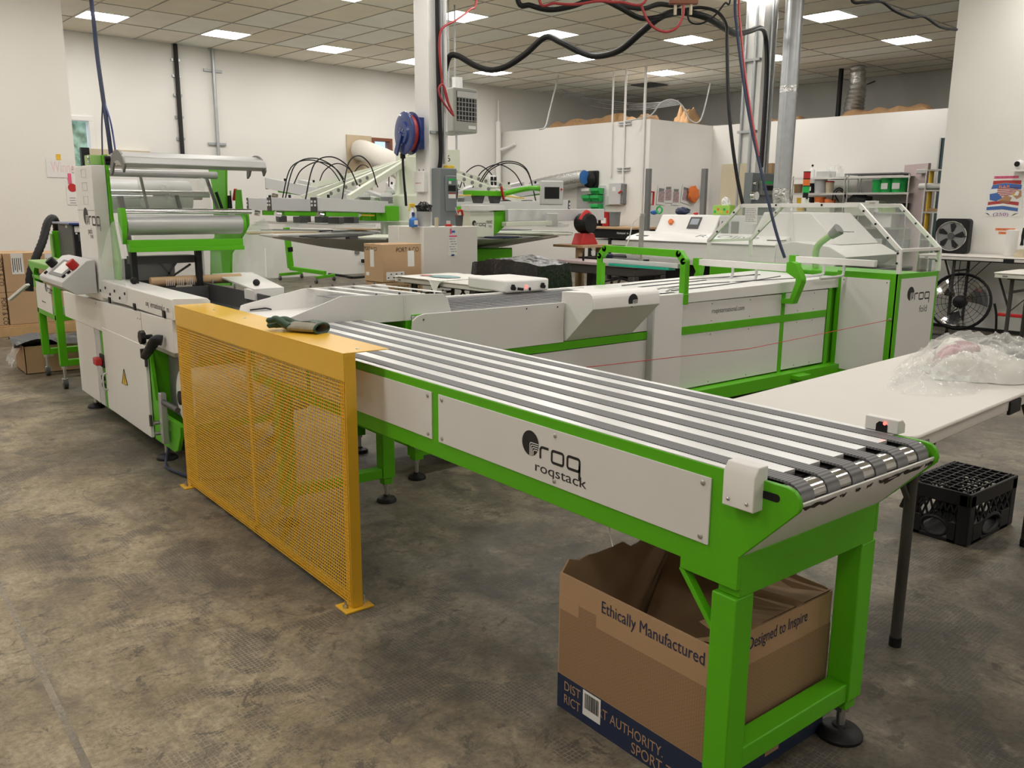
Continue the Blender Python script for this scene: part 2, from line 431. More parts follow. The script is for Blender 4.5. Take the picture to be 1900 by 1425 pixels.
def stroke(g, pts, w, o, ex, ey, k=1.):
    """ribbon along 2-D points, width w, mitred"""
    n = len(pts); vs = []
    for i in range(n):
        p = Vector(pts[i]).to_2d(); a = Vector(pts[max(i-1, 0)]).to_2d(); b = Vector(pts[min(i+1, n-1)]).to_2d()
        d1 = (p-a).normalized() if i > 0 else (b-p).normalized(); d2 = (b-p).normalized() if i < n-1 else d1
        t = (d1+d2).normalized() if (d1+d2).length > 1e-6 else d1; nn = Vector((-t.y, t.x)); c = max(.5, nn.dot(Vector((-d1.y, d1.x))))
        for sg in (1, -1):
            q = p+nn*(w/2/c)*sg; vs.append(Vector(o)+Vector(ex)*(q.x*k)+Vector(ey)*(q.y*k))
    return g.add(vs, [[2*i, 2*i+2, 2*i+3, 2*i+1] for i in range(n-1)])
_sq = random.Random(21)
def scribble(g, o, ex, ey, w, h):
    """a line of illegible handwriting: a few uneven wavy word strokes"""
    x = 0.
    while x < w*.93:
        L = min(w-x, h*(2.5+3*_sq.random())); n = max(4, int(L/h*3)); pts = [(x+L*i/n, h*(.5+(.5 if i % 2 else -.4)*(.5+.5*_sq.random()))) for i in range(n+1)]
        stroke(g, pts, h*.22, o, Vector(ex).normalized(), Vector(ey).normalized()); x += L+h*.8
    return g
def rrect(x0, x1, y0, y1, r, n=4):
    out = []
    for cx, cy, a in ((x1-r, y1-r, 0), (x0+r, y1-r, 90), (x0+r, y0+r, 180), (x1-r, y0+r, 270)):
        out += [(cx+r*math.cos(R(a+90*i/n)), cy+r*math.sin(R(a+90*i/n))) for i in range(n+1)]
    return out
def emblem(root, o, ex, ey, rad, lift, back='panel_white', letters=True, sub=None, aspect=1.):
    """disc with rounded stripes and the three-letter word beside it; o = disc centre"""
    ex, ey = Vector(ex).normalized()*aspect, Vector(ey).normalized(); nrm = Vector(lift); o = Vector(o)
    g = G(); g.poly([o+ex*(rad*math.cos(2*math.pi*i/32))+ey*(rad*math.sin(2*math.pi*i/32)) for i in range(32)])
    if letters:
        t = rad*.21; h = rad*.92; y0 = -rad*.95; x = rad*1.2
        stroke(g, [(x, y0), (x, y0+h*.8), (x+.1*rad, y0+h*.95), (x+.25*rad, y0+h), (x+rad*.95, y0+h)], t, o, ex, ey)
        x += rad*1.32; ww = rad*1.3
        r_ = rrect(x, x+ww, y0, y0+h, rad*.2); stroke(g, r_+[r_[0]], t, o, ex, ey)
        x += ww+rad*.45
        r_ = rrect(x, x+ww, y0, y0+h, rad*.2); stroke(g, r_+[r_[0]], t, o, ex, ey)
        stroke(g, [(x+ww, y0+h*.5), (x+ww, y0-h*.72)], t, o, ex, ey)
    part(root, 'emblem', g, 'ink', smooth=False, sub=sub, label='black striped disc logo'+(' with the letters roq' if letters else ''))
    g2 = G()
    for k in range(4):
        a = rad*(-.02+.17*k); w = rad*.075
        pts = []
        x0, yt, rr = -rad*.02+a*.82, -a+rad*.05, rad*.16
        xe = math.sqrt(max(.02, 1-(yt/rad)**2))*rad*.98; ye = -math.sqrt(max(.02, 1-(x0/rad)**2))*rad*.98
        pts = [(xe, yt), (x0+rr, yt)]+[(x0+rr-rr*math.sin(R(j*22.5)), yt-rr+rr*math.cos(R(j*22.5))) for j in range(1, 5)]+[(x0, min(ye, yt-rr-.001))]
        stroke(g2, pts, w, o+nrm, ex, ey)
    part(root, 'emblem_stripes', g2, back, smooth=False, sub=sub)
# ================================================================== the setting
CEIL = 3.90; QB = 14.8; PTOP = 2.947
P_MIN, Q_MIN, P_MAX = -6.0, -6.0, 17.3
struct('floor', G().box(P_MIN-.2, P_MAX+.2, Q_MIN-.2, QB+.2, -.12, 0), 'concrete')
_fl = bpy.data.objects['floor']
mat('joint_filler', (.21, .175, .125), .3, var=.75, scale=7, bump=.8, bscale=50)
_jl = [W_ for W_ in (toR(Vector((x, y, 0))) for x, y in ((.338, -4.), (.358, -4.), (.352, 12.), (.338, 12.)))]
_o = _link('control_joint', G().prism([(v.x, v.y) for v in _jl], 'z', .0, .0006), 'joint_filler', _fl, Vector((0, 0, 0)), 0, False)
# back wall with two window openings
W1 = (3.62, 4.50, 1.50, 2.66); W2 = (9.08, 10.12, 1.93, 2.64)
g = G()
for a, b, c, d in ((P_MIN, W1[0], 0, CEIL), (W1[1], W2[0], 0, CEIL), (W2[1], P_MAX, 0, CEIL), (W1[0], W1[1], 0, W1[2]), (W1[0], W1[1], W1[3], CEIL), (W2[0], W2[1], 0, W2[2]), (W2[0], W2[1], W2[3], CEIL)):
    g.box(a, b, QB, QB+.2, c, d)
struct('wall_back', g, 'wall')
struct('wall_left', G().box(P_MIN, 3.28, 11.6, 11.75, 0, CEIL), 'wall_warm')
struct('wall_right', G().box(10.3, 10.45, Q_MIN, 4.155, 0, CEIL), 'wall_warm')
struct('wall_rear', G().box(P_MIN-.2, P_MAX, Q_MIN-.2, Q_MIN, 0, CEIL), 'wall_warm')
struct('wall_side', G().box(P_MIN-.2, P_MIN, Q_MIN, QB, 0, CEIL), 'wall_warm')
struct('wall_far', G().box(P_MAX, P_MAX+.2, Q_MIN-.2, QB+.2, 0, CEIL), 'wall_dark')
# low rooms along the far side: three partition faces below the ceiling, with a deck on top
struct('wall_partition_near', G().box(13.03, 13.15, 10.6, QB, 0, PTOP), 'wall')
struct('wall_partition_return', G().box(13.15, 15.12, 10.6, 10.72, 0, PTOP), 'wall')
struct('wall_partition_far', G().box(15.0, 15.12, Q_MIN, 10.6, 0, PTOP), 'wall_warm')
struct('trim_1', G().box(13.15, P_MAX, 10.72, QB, PTOP-.1, PTOP-.02).box(15.12, P_MAX, Q_MIN, 10.72, PTOP-.1, PTOP-.02), 'wall_dark', label='dark deck over the low partition rooms')
struct('baseboard_right', G().box(10.285, 10.3, Q_MIN, 4.155, 0, .035), 'black_matte')
# windows
def window(n, w, fm, fw):
    t = thing('window_%d' % n, None, None, (0, 0, 0), True, kind='structure')
    a, b, c, d = w; y0, y1 = QB-.02, QB+.16
    part(t, 'window_frame', G().box(a, b, y0, y1, d-fw, d).box(a, b, y0, y1, c, c+fw).box(a, a+fw, y0, y1, c+fw, d-fw).box(b-fw, b, y0, y1, c+fw, d-fw), fm, .004)
    part(t, 'pane', G().box(a+fw, b-fw, QB+.08, QB+.09, c+fw, d-fw), 'pane')
    return t
window(1, W1, 'white_paint', .07); window(2, (9.64, W2[1], W2[2], W2[3]), 'wood_frame', .06)
# ------------------------------------------------------------------ ceiling: slab, runners, tiles
ceil = struct('ceiling', G().box(P_MIN-.2, P_MAX+.2, Q_MIN-.2, QB+.2, CEIL+.03, CEIL+.15), 'wall_dark')
TP, TQ = .6035, 1.172; P0, Q0 = 4.315-TP/2, 13.40+TQ/4
LCELLS = [(0, 0), (3, 0), (6, 0), (9, 0), (12, 0), (0, 3), (3, 3), (6, 3), (9, 3), (12, 2), (12, 4), (12, 6), (16, 2), (16, 4), (16, 6), (9, 6), (6, 6), (3, 6), (-3, 6),
          (-3, 0), (-3, 3), (-6, 3), (0, 6), (-6, 6), (0, 9), (-3, 9), (-6, 9), (6, 9), (-9, 9), (-9, 6), (-9, 3), (-12, 6), (-12, 9), (-12, 3), (-9, 0), (-6, 0), (-12, 0), (3, 9), (3, 12), (6, 12), (0, 12), (3, 15), (6, 15), (0, 15), (-9, 12), (-12, 12), (-12, 15), (-9, 15), (9, 9)]  # this row is out of view, put in to brighten the near machines and walls
lit = set(LCELLS)
i0, i1 = math.floor((P_MIN-P0)/TP), math.ceil((P_MAX-P0)/TP); j0, j1 = -1, math.ceil((Q0-Q_MIN)/TQ)
def in_view(p, q, z, m=60):
    d = W(p, q, z)-CAM; k = d.dot(_fw)
    if k < .3: return None
    x, y = 950+F_PX*d.dot(_rt)/k, 712.5-F_PX*d.dot(_up)/k
    return k if -m < x < 1900+m and -m < y < 1425+m else None
tiles = []
for i in range(i0, i1):
    for j in range(j0, j1):
        a, b = max(P_MIN, P0+i*TP), min(P_MAX, P0+(i+1)*TP); d, c = min(QB, Q0-j*TQ), max(Q_MIN, Q0-(j+1)*TQ)
        if b-a < .05 or d-c < .05: continue
        if (i, j) in lit: d = Q0-j*TQ-TQ/2
        vis = min([k for k in (in_view(pp, qq, CEIL) for pp in (a, b) for qq in (c, d)) if k] or [1e9])
        tiles.append((vis, a, b, c, d, i, j))
tiles.sort()
def tile_geo(g, a, b, c, d): return g.box(a+.004, b-.004, c+.004, d-.004, CEIL+.004, CEIL+.024)
_tm = {}
rest = G()
for n, (vis, a, b, c, d, i, j) in enumerate(tiles):
    if n < 300 and vis < 1e8:
        m = ('tile_tan', 'tile_mid', 'tile_light', 'tile_mid', 'tile_tan')[random.randrange(5)]
        if i > 9 and j < 4: m = ('tile_mid', 'tile_light')[random.randrange(2)]
        part(ceil, 'ceiling_tile', tile_geo(G(), a, b, c, d), m, smooth=False)
    else: tile_geo(rest, a, b, c, d)
part(ceil, 'ceiling_tile_field', rest, 'tile_mid', smooth=False, kind='stuff')
mat('runner', (.42, .39, .33), .6)
for i in range(i0+1, i1):
    p = P0+i*TP
    if P_MIN < p < P_MAX: part(ceil, 'grid_runner', G().box(p-.0055, p+.0055, Q_MIN, QB, CEIL-.004, CEIL+.006), 'runner', smooth=False)
for j in range(j0, j1):
    q = Q0-j*TQ
    if Q_MIN < q < QB: part(ceil, 'grid_runner', G().box(P_MIN, P_MAX, q-.0055, q+.0055, CEIL-.003, CEIL+.006), 'runner', smooth=False)
# ceiling light panels; those out of view are added to light the near machines
LTAG = {(0, 0): 'nearest the left wall end, along the back wall', (3, 0): 'second from the left along the back wall', (6, 0): 'third from the left along the back wall',
        (9, 0): 'just left of the white column along the back wall', (12, 0): 'above the unit heater by the back wall', (0, 3): 'out of the top left', (3, 3): 'cut by the top edge left of the column',
        (6, 3): 'right of the white column under the red hose', (9, 3): 'above the sagging black cable hook', (12, 2): 'behind the dip of the sagging black cable', (12, 4): 'left of the hanging cables, in the middle',
        (12, 6): 'large, just right of the round steel duct', (16, 2): 'above the corner of the low partition', (16, 4): 'half hidden behind the round steel duct', (16, 6): 'far right, near the right wall', (9, 6): 'at the top edge behind the hanging hoses'}
def lamp(i, j):
    a, b = P0+i*TP, P0+(i+1)*TP; d = Q0-j*TQ; c = d-TQ/2
    t = thing('ceiling_light', 'square white ceiling light panel '+LTAG.get((i, j), 'overhead, added out of view to light the near machines'), 'light panel', ((a+b)/2, (c+d)/2, CEIL), True, 'ceiling light panels')
    part(t, 'frame', G().box(a+.004, b-.004, c+.004, c+.024, CEIL-.006, CEIL+.02).box(a+.004, b-.004, d-.024, d-.004, CEIL-.006, CEIL+.02).box(a+.004, a+.024, c+.024, d-.024, CEIL-.006, CEIL+.02).box(b-.024, b-.004, c+.024, d-.024, CEIL-.006, CEIL+.02), 'white_paint', smooth=False)
    part(t, 'diffuser', G().poly([(a+.022, c+.022, CEIL-.002), (a+.022, d-.022, CEIL-.002), (b-.022, d-.022, CEIL-.002), (b-.022, c+.022, CEIL-.002)]), 'lamp', smooth=False)
for i, j in LCELLS: lamp(i, j)
# ================================================================== stacking conveyor (near)
def foot(root, c, zt, rod='steel', disc='black', r=.045):
    x, y = c
    f = part(root, 'levelling_foot', G().lathe((x, y, 0), [(r, 0), (r, .008), (r*.86, .018), (r*.36, .026), (r*.3, .032)], 20), disc)
    part(root, 'threaded_rod', G().cyl((x, y, .03), (x, y, zt), r*.2, 12).cyl((x, y, zt-.014), (x, y, zt), r*.34, 6), rod, sub=f)
XF, XB, ZT = 1.376, 1.925, .803
sc = thing('stacking_conveyor', 'green and white belt conveyor labelled roqstack in the foreground', 'conveyor', (1.65, 1.0, 0))
YF = 3.50
nose = [(.886+.03*math.cos(R(a)), .7725+.03*math.sin(R(a))) for a in (90, 120, 150, 180, 205)]
prof = [(YF, .803), (.90, .803)]+nose+[(.985, .628), (.985, .555), (1.135, .555), (1.135, .58), (YF, .58)]
for x0, x1 in ((XF, XF+.012), (XB-.012, XB)): part(sc, 'side_plate', G().prism(prof, 'x', x0, x1), 'green', .0015)
def screws(root, sub, pts, n, r=.0065):
    for p in pts: part(root, 'screw', G().lathe(p, [(r, 0), (r*.95, .0015), (r*.6, .003), (r*.1, .0036)], 10, ax=n), 'steel', sub=sub)
for a, b in ((1.061, 2.070), (2.106, 2.93), (2.965, 3.46)):
    pn = part(sc, 'side_panel', G().box(XF-.004, XF, a, b, .631, .777), 'panel_white', .001, smooth=False)
    ps = [(XF-.004, y, z) for y in (a+.02, b-.02) for z in (.645, .763)]
    if b-a > .9: ps += [(XF-.004, (a+b)/2-.02, .763), (XF-.004, (a+b)/2-.02, .645)]
    screws(sc, pn, ps, (-1, 0, 0))
    if a < 1.5:
        o = XP(984, 822, XF-.0045); emblem(sc, o, (0, -1, 0), (0, 0, 1), .0335, (-.0004, 0, 0), sub=pn)
        g = G(); p0, p1 = XP(993, 866, XF-.0048), XP(1088, 905, XF-.0048); text(g, 'roqstack', (XF-.0048, p0.y, .655), (0, -1, 0), (0, 0, 1), w=abs(p0.y-p1.y), h=.026); part(sc, 'lettering', g, 'ink', smooth=False, sub=pn)
# bed, slats, belts, roller
part(sc, 'bed', G().box(XF+.012, XB-.012, .93, YF, .72, .793), 'black_matte', smooth=False)
N, PI_ = 6, .0905; bx = [XF+.0475+PI_*k for k in range(N)]; BW = .043
ed = [XF]+[v for k in range(N) for v in (bx[k]-BW/2, bx[k]+BW/2)]+[XB]
for k in range(N+1): part(sc, 'bed_strip', G().box(ed[2*k]+.002, ed[2*k+1]-.002, .945 if 0 < k < N else .96, YF, .793, .8045), 'alu', smooth=False)
part(sc, 'end_roller', G().cyl((XF+.012, .90, .772), (XB-.012, .90, .772), .029, 28), 'chrome')
for x in bx:
    arc = [(.90-.0315*math.sin(R(a)), .772+.0315*math.cos(R(a))) for a in range(0, 181, 15)]
    pr_ = [(YF, .806), (.90, .806)]+arc[1:]+[(YF, .7405), (YF, .7425)]+[(.90-.0295*math.sin(R(a)), .772+.0295*math.cos(R(a))) for a in range(180, -1, -15)]+[(YF, .803)]
    part(sc, 'belt', G().prism(pr_, 'x', x-BW/2, x+BW/2), 'belt')
# deflector sheet below the roller, scuffed along its lip
df = part(sc, 'deflector', G().prism([(.862, .772), (.866, .757), (.984, .629), (.987, .631), (.869, .761), (.865, .774)], 'x', XF+.001, XB-.001), 'white_paint', .0005)
rnd = random.Random(3); g = G()
for s0, s1, hh in ((.02, .14, .014), (.15, .175, .009), (.21, .23, .012), (.255, .275, .009), (.30, .40, .026), (.40, .49, .013), (.50, .546, .016)):
    n = 9; up, dn = [], []
    for k in range(n):
        x = XF+s0+(s1-s0)*k/(n-1); t0 = .004+.006*rnd.random(); t1 = t0+hh*(.3+.7*rnd.random())*(0.15 if k in (0, n-1) else 1)
        for L, t in ((up, t0), (dn, t1)):
            L.append((x, .8636+.004*min(t, .0155)/.0155+max(0, t-.0155)*.68, .772-min(t, .0155)-max(0, t-.0155)*.74))
    part(sc, 'scuff_mark', G().poly([Vector(p)+Vector((0, -.0022, -.0012)) for p in up+dn[::-1]]), 'ink_brown', smooth=False, sub=df)
# legs, bars
YL = (.985, 1.047)
for nm, x0, x1 in (('leg', XF, XF+.062), ('leg', XB-.062, XB)):
    part(sc, nm, G().box(x0, x1, *YL, .115, .5345), 'green', .003)
part(sc, 'end_beam', G().box(XF+.012, XB-.012, .985, 1.04, .535, .628), 'green', .002)
part(sc, 'crossbar', G().box(XF+.062, XB-.062, .99, 1.042, .115, .165), 'green', .003)
part(sc, 'leg_brace', G().bar((XF+.012, 1.04, .445), (XF+.012, 1.135, .556), .02, .012), 'green', .001)
part(sc, 'leg_brace', G().bar((XB-.012, 1.04, .445), (XB-.012, 1.135, .556), .02, .012), 'green', .001)
for x in (XF+.031, XB-.031):
    part(sc, 'leg_socket', G().box(x-.022, x+.022, .994, 1.038, .085, .116), 'green', .002); foot(sc, (x, 1.016), .086, r=.058)
# far legs (behind the guard)
for x0, x1 in ((XF, XF+.062), (XB-.075, XB-.013)):
    part(sc, 'leg', G().box(x0, x1, 3.24, 3.30, .115, .59), 'green', .003)
    part(sc, 'leg_socket', G().box((x0+x1)/2-.022, (x0+x1)/2+.022, 3.248, 3.292, .085, .116), 'green', .002); foot(sc, ((x0+x1)/2, 3.27), .086, r=.045)
part(sc, 'crossbar', G().box(XF+.062, XB-.075, 3.245, 3.295, .12, .165), 'green', .003)
# sensor housings at the near end
def hood_box(root, name, x0, x1, y0, y1, z0, z1, ch, m='white_paint'):
    return part(root, name, G().prism([(x0, z0), (x1, z0), (x1, z1), (x0+ch, z1), (x0, z1-ch*1.6)], 'y', y0, y1), m, .002)
s = hood_box(sc, 'sensor_housing', XF-.03, XF+.012, .938, 1.012, .742, .832, .012); screws(sc, s, [(XF-.03, .953, .757), (XF-.03, .997, .757)], (-1, 0, 0), .004)
part(sc, 'take_up_slot', G().prism(rrect(.90, .942, .768, .784, .0075), 'x', XF-.001, XF+.003), 'black')
s = part(sc, 'sensor_housing', G().prism([(XB-.012, .805), (XB+.022, .805), (XB+.022, .826), (XB+.008, .838), (XB-.012, .838)], 'y', .952, 1.035), 'white_paint', .002)
part(sc, 'sensor_opening', G().prism([(.978, .805), (1.006, .805), (1.006, .822), (.999, .829), (.985, .829), (.978, .822)], 'x', XB-.0135, XB-.006), 'black', sub=s)
part(sc, 'sensor_eye', G().cyl((XB-.014, .985, .826), (XB-.012, .985, .826), .004, 10), 'led_red', sub=s)

# ================================================================== yellow guard
gd = thing('safety_guard', 'yellow wire mesh safety guard standing beside the packing machine', 'guard', (1.235, 3.2, 0))
GX, GY0, GY1, GT = 1.235, 2.395, 4.04, .868
part(gd, 'top_plate', G().box(GX, GX+.165, GY0, GY1, GT-.003, GT), 'yellow', .001)
part(gd, 'upper_band', G().box(GX, GX+.003, GY0, GY1, .775, GT-.003), 'yellow')
for y in (GY0, GY1-.04): part(gd, 'post', G().box(GX+.003, GX+.043, y, y+.04, .006, GT-.003), 'yellow', .002)
part(gd, 'middle_post', G().box(GX+.004, GX+.016, 3.19, 3.215, .02, .775), 'yellow', .001)
part(gd, 'bottom_rail', G().box(GX+.004, GX+.04, GY0+.04, GY1-.04, .02, .024).box(GX+.004, GX+.007, GY0+.04, GY1-.04, .02, .05), 'yellow')
g = G(); nz = 66
for k in range(nz): z = .022+(.775-.022)*k/(nz-1); g.box(GX, GX+.002, GY0+.004, GY1-.004, z-.0016, z+.0016)
ny = 122
for k in range(ny):
    y = GY0+.006+(GY1-GY0-.012)*k/(ny-1); g.box(GX+.0003, GX+.0017, y-.0014, y+.0014, .02, .776)
part(gd, 'wire_mesh', g, 'yellow', smooth=False, kind='stuff')
for y in (GY0, GY1-.04):
    b = part(gd, 'base_plate', G().box(GX-.03, GX+.075, y-.02, y+.06, 0, .006), 'yellow', .001)
    for x in (GX-.012, GX+.058): part(gd, 'bolt', G().cyl((x, y+.02, .006), (x, y+.02, .016), .009, 6).cyl((x, y+.02, .016), (x, y+.02, .03), .004, 8), 'steel', sub=b)
screws(gd, None, [(GX+.08, y, GT) for y in (2.45, 2.95, 3.4, 3.75, 3.95)], (0, 0, 1), .006)
# ================================================================== transfer conveyor and folding machine
YB = 3.526
def px_poly_x(pts, X): return [(v.y, v.z) for v in (XP(a, b, X) for a, b in pts)]
def px_poly_y(pts, Y): return [(v.x, v.z) for v in (YP(a, b, Y) for a, b in pts)]
tc_ = thing('transfer_conveyor', 'white sided transfer conveyor with thin belts behind the stacking conveyor', 'conveyor', (3.0, 3.8, 0))
part(tc_, 'frame', G().box(2.17, 3.87, YB+.02, 4.12, .18, .78), 'green', smooth=False)
p = part(tc_, 'front_cover', G().prism([(2.20, .585), (3.17, .585), (3.17, .808), (2.26, .808), (2.22, .80), (2.19, .78), (2.185, .74)], 'y', YB-.012, YB), 'panel_white', .002)
for x, z in ((3.12, .785), (2.9, .79), (2.25, .78)): part(tc_, 'screw', G().lathe((x, YB-.012, z), [(.005, 0), (.004, .002), (.001, .003)], 8, ax=(0, -1, 0)), 'dark_grey', sub=p)
part(tc_, 'middle_rail', G().box(2.3, 3.87, YB-.006, YB+.02, .54, .585), 'green', .001)
p = part(tc_, 'lower_panel', G().box(2.40, 3.86, YB-.003, YB+.02, .19, .535), 'panel_white', .001)
part(tc_, 'upper_panel', G().box(3.18, 3.86, YB-.004, YB+.02, .59, .80), 'panel_white', .001)
part(tc_, 'bottom_rail', G().box(2.17, 3.87, YB-.03, YB+.03, .10, .18), 'green', .002)
part(tc_, 'rear_cover', G().box(2.35, 3.87, 4.10, 4.14, .55, .812), 'panel_white', .002)
part(tc_, 'bed', G().box(2.2, 3.86, YB+.01, 4.11, .78, .799), 'alu', smooth=False)
for k in range(9):
    y = YB+.06+k*.062; part(tc_, 'belt', G().box(2.22, 3.86, y-.010, y+.010, .799, .804), 'belt', smooth=False)
# side cover block under the stacker, end foot and cable
part(tc_, 'end_plate', G().box(2.14, 2.17, YB-.02, 4.1, .16, .74), 'green', .002)
for x, y in ((2.17, 3.47), (2.17, 4.05)):
    part(tc_, 'leg_socket', G().box(x-.025, x+.025, y-.025, y+.025, .10, .2), 'green', .002); foot(tc_, (x, y), .10, r=.045)
part(tc_, 'sensor_cable', G().tube([(2.12, 3.42, .30), (2.11, 3.42, .22), (2.14, 3.42, .17), (2.19, 3.42, .17), (2.22, 3.42, .20)], .005, 6, 5), 'light_grey')
part(tc_, 'cable_connector', G().cbox((2.16, 3.42, .225), .07, .03, .03, ry=.3), 'white_paint', .004)
# wedge-shaped hood with the disc emblem
HP = [(3.56, .862), (3.355, .872), (3.333, .868), (3.318, .855), (3.312, .838), (3.308, .784), (3.52, .588), (3.56, .588)]
hd = part(tc_, 'drive_hood', G().prism(HP, 'x', 3.19, 3.72), 'white_paint', .002)
emblem(tc_, (3.50, 3.309, .815), (1, 0, 0), (0, 0, 1), .038, (0, -.0005, 0), 'white_paint', False, sub=hd)
# small switch box on the rear edge
sw = thing('switch_box', 'white box with knobs and a red light on the transfer conveyor', 'control box', (3.25, 4.18, .812))
part(sw, 'housing', G().box(3.19, 3.53, 4.06, 4.46, .813, .888), 'white_paint', .012)
for x in (3.235, 3.47): part(sw, 'knob', G().cyl((x, 4.06, .84), (x, 4.035, .84), .012, 12).cyl((x, 4.058, .855), (x, 4.04, .855), .008, 10), 'black')
part(sw, 'indicator_light', G().prism([(x-.0, z) for x, z in rrect(3.365, 3.38, .818, .838, .007)], 'y', 4.054, 4.062), 'black')
part(sw, 'lamp', G().cyl((3.345, 4.061, .842), (3.345, 4.058, .842), .011, 10), 'led_red')
part(sw, 'lever', G().cyl((3.27, 4.05, .836), (3.30, 4.03, .832), .009, 10), 'black')

# ---- guide chute of the stacker: floor plate with two fence-like cheeks
gc = thing('guide_chute', 'white sheet metal guide chute with sloping cheeks over the conveyor crossing', 'chute', (2.0, 3.8, .79))
part(gc, 'floor_plate', G().box(1.575, 2.43, 3.56, 4.12, .795, .803), 'white_paint', .001)
ck = [(1.482, .802), (1.52, .818), (1.83, .917), (2.385, .897), (2.412, .876), (2.434, .804), (2.43, .775), (1.482, .785)]
ck2 = [(1.566, .803), (1.578, .836), (1.60, .842), (1.90, .900), (1.935, .903), (2.394, .903), (2.437, .846), (2.437, .80)]
c1 = part(gc, 'front_cheek', G().prism(ck, 'y', 3.545, 3.551), 'white_paint', .001)
c2 = part(gc, 'rear_cheek', G().prism(ck2, 'y', 4.12, 4.126), 'white_paint', .001)
part(gc, 'front_cheek_rib', G().box(2.16, 2.165, 3.535, 3.545, .785, .90), 'panel_white', sub=c1)
for k in range(4):
    x = 1.93+k*.125
    part(gc, 'cross_strip', G().slab([(x, 4.12, .903), (x+.035, 4.12, .903), (x+.105, 3.55, .904), (x+.07, 3.55, .904)], .003), 'white_paint')
    for (xx, yy) in ((x+.087, 3.556), (x+.018, 4.114)): part(gc, 'knob', G().ball((xx, yy, .911), .0065, 8), 'dark_grey')
part(gc, 'hold_down_plate', G().slab([(1.96, 4.07, .868), (2.40, 4.07, .868), (2.45, 3.62, .868), (2.02, 3.62, .868)], .003), 'mid_grey')
part(gc, 'gas_spring', G().tube([(1.62, 4.112, .812), (1.70, 4.112, .816), (1.73, 4.112, .808)], .004, 6), 'black')
part(gc, 'roller_block', G().box(2.02, 2.18, 3.57, 3.62, .775, .80).box(2.2, 2.26, 3.54, 3.60, .77, .805), 'green', .002)

# ---- folding machine: long body, slab top, arch, beams, end module with clear enclosure
fm = thing('folding_machine', 'long green and white garment folding machine with clear plastic enclosure', 'machine', (5.1, 3.8, 0))
part(fm, 'body_frame', G().box(3.87, 5.93, YB+.02, 4.25, .18, .735), 'green', smooth=False)
part(fm, 'corner_cover', G().box(3.868, 4.128, YB-.045, YB+.05, .17, .806), 'white_paint', .004)
part(fm, 'corner_cover_edge', G().box(3.855, 3.869, YB-.05, YB+.03, .17, .806), 'light_grey', .002)
def pan(x0, x1, z0, z1):
    p = part(fm, 'side_panel', G().box(x0, x1, YB-.004, YB+.02, z0, z1), 'panel_white', .001)
    for x in (x0+(x1-x0)*.3, x0+(x1-x0)*.67):
        for z in (z0+.018, z1-.018): part(fm, 'screw', G().lathe((x, YB-.004, z), [(.004, 0), (.003, .002), (.001, .0025)], 8, ax=(0, -1, 0)), 'dark_grey', sub=p)
    return p
p1 = pan(4.135, 5.225, .588, .736); pan(4.135, 5.225, .185, .537); pan(5.27, 5.805, .588, .74); pan(5.27, 5.80, .19, .54)
g = G(); a, b = YP(1321, 580, YB-.005), YP(1381, 576, YB-.005); text(g, 'roqinternational.com', (a.x, YB-.005, .655), (1, 0, 0), (0, 0, 1), w=b.x-a.x, h=.032); part(fm, 'lettering', g, 'ink', smooth=False, sub=p1)
part(fm, 'middle_rail', G().box(4.128, 5.80, YB-.008, YB+.02, .537, .588), 'green', .001)
for x in (5.247, 5.835): part(fm, 'upright', G().box(x-.022, x+.022, YB-.007, YB+.03, .17, .75), 'green', .001)
part(fm, 'bottom_rail', G().box(4.1, 5.95, YB-.075, YB+.02, .09, .175), 'green', .002)
part(fm, 'rail_bracket', G().box(5.30, 5.45, YB-.14, YB-.07, .13, .16), 'green', .002)
part(fm, 'top_slab', G().prism([(4.17, .738), (5.93, .748), (5.93, .83), (4.17, .80)], 'y', YB-.012, 4.25), 'white_paint', .003)
for n_, (ya, yb_) in enumerate(((3.66, 3.80), (3.80, 3.62), (3.95, 4.02), (4.10, 3.98))):
    part(fm, 'fold_slot', G().tube([(4.22, ya, .8035), (4.7, ya+.01, .8115), (5.2, (ya+yb_)/2, .8195), (5.6, yb_, .8265)], .004, 6, 6), 'dark_grey')
for x0, y0, x1 in ((4.05, 3.66, 4.3), (4.1, 3.60, 4.35)): part(fm, 'hold_down_rod', G().tube([(x0, y0, .81), (x0+.1, y0+.02, .822), (x1, y0+.03, .812)], .006, 6, 5), 'steel')
part(fm, 'infeed_cover', G().box(3.74, 4.17, YB+.0, 4.2, .79, .806), 'white_paint', .002)
# arch with press cylinder
AX = 4.15; T = .021
arch = [(3.50, .74), (3.50, 1.00), (3.54, 1.045), (4.19, 1.05), (4.235, 1.0), (4.235, .80)]
def path_bar(g, pts, w, h):
    for a, b in zip(pts[:-1], pts[1:]): g.bar(a, b, w, h, up=(1, 0, 0))
    for q in pts[1:-1]: g.cyl((q[0]-h/2, q[1], q[2]), (q[0]+h/2, q[1], q[2]), w/2, 12)
    return g
part(fm, 'arch', path_bar(G(), [(AX, y, z) for y, z in arch], .045, .04), 'green', .002)
part(fm, 'arch_foot', G().box(AX-.025, AX+.02, 3.475, 3.525, .735, .80), 'green', .002)
for z in (.752, .78): part(fm, 'bolt', G().cyl((AX-.026, 3.49, z), (AX-.03, 3.49, z), .005, 8), 'black')
cy_ = part(fm, 'press_cylinder', G().cyl((AX, 3.868, 1.05), (AX, 3.868, 1.275), .012, 14).cyl((AX, 3.885, 1.05), (AX, 3.885, 1.27), .007, 10).cyl((AX, 3.868, 1.27), (AX, 3.868, 1.285), .015, 12), 'steel')
part(fm, 'press_rod', G().cyl((AX, 3.868, .985), (AX, 3.868, 1.05), .006, 8).cyl((AX, 3.868, .985), (AX, 3.868, 1.01), .014, 6), 'steel', sub=cy_)
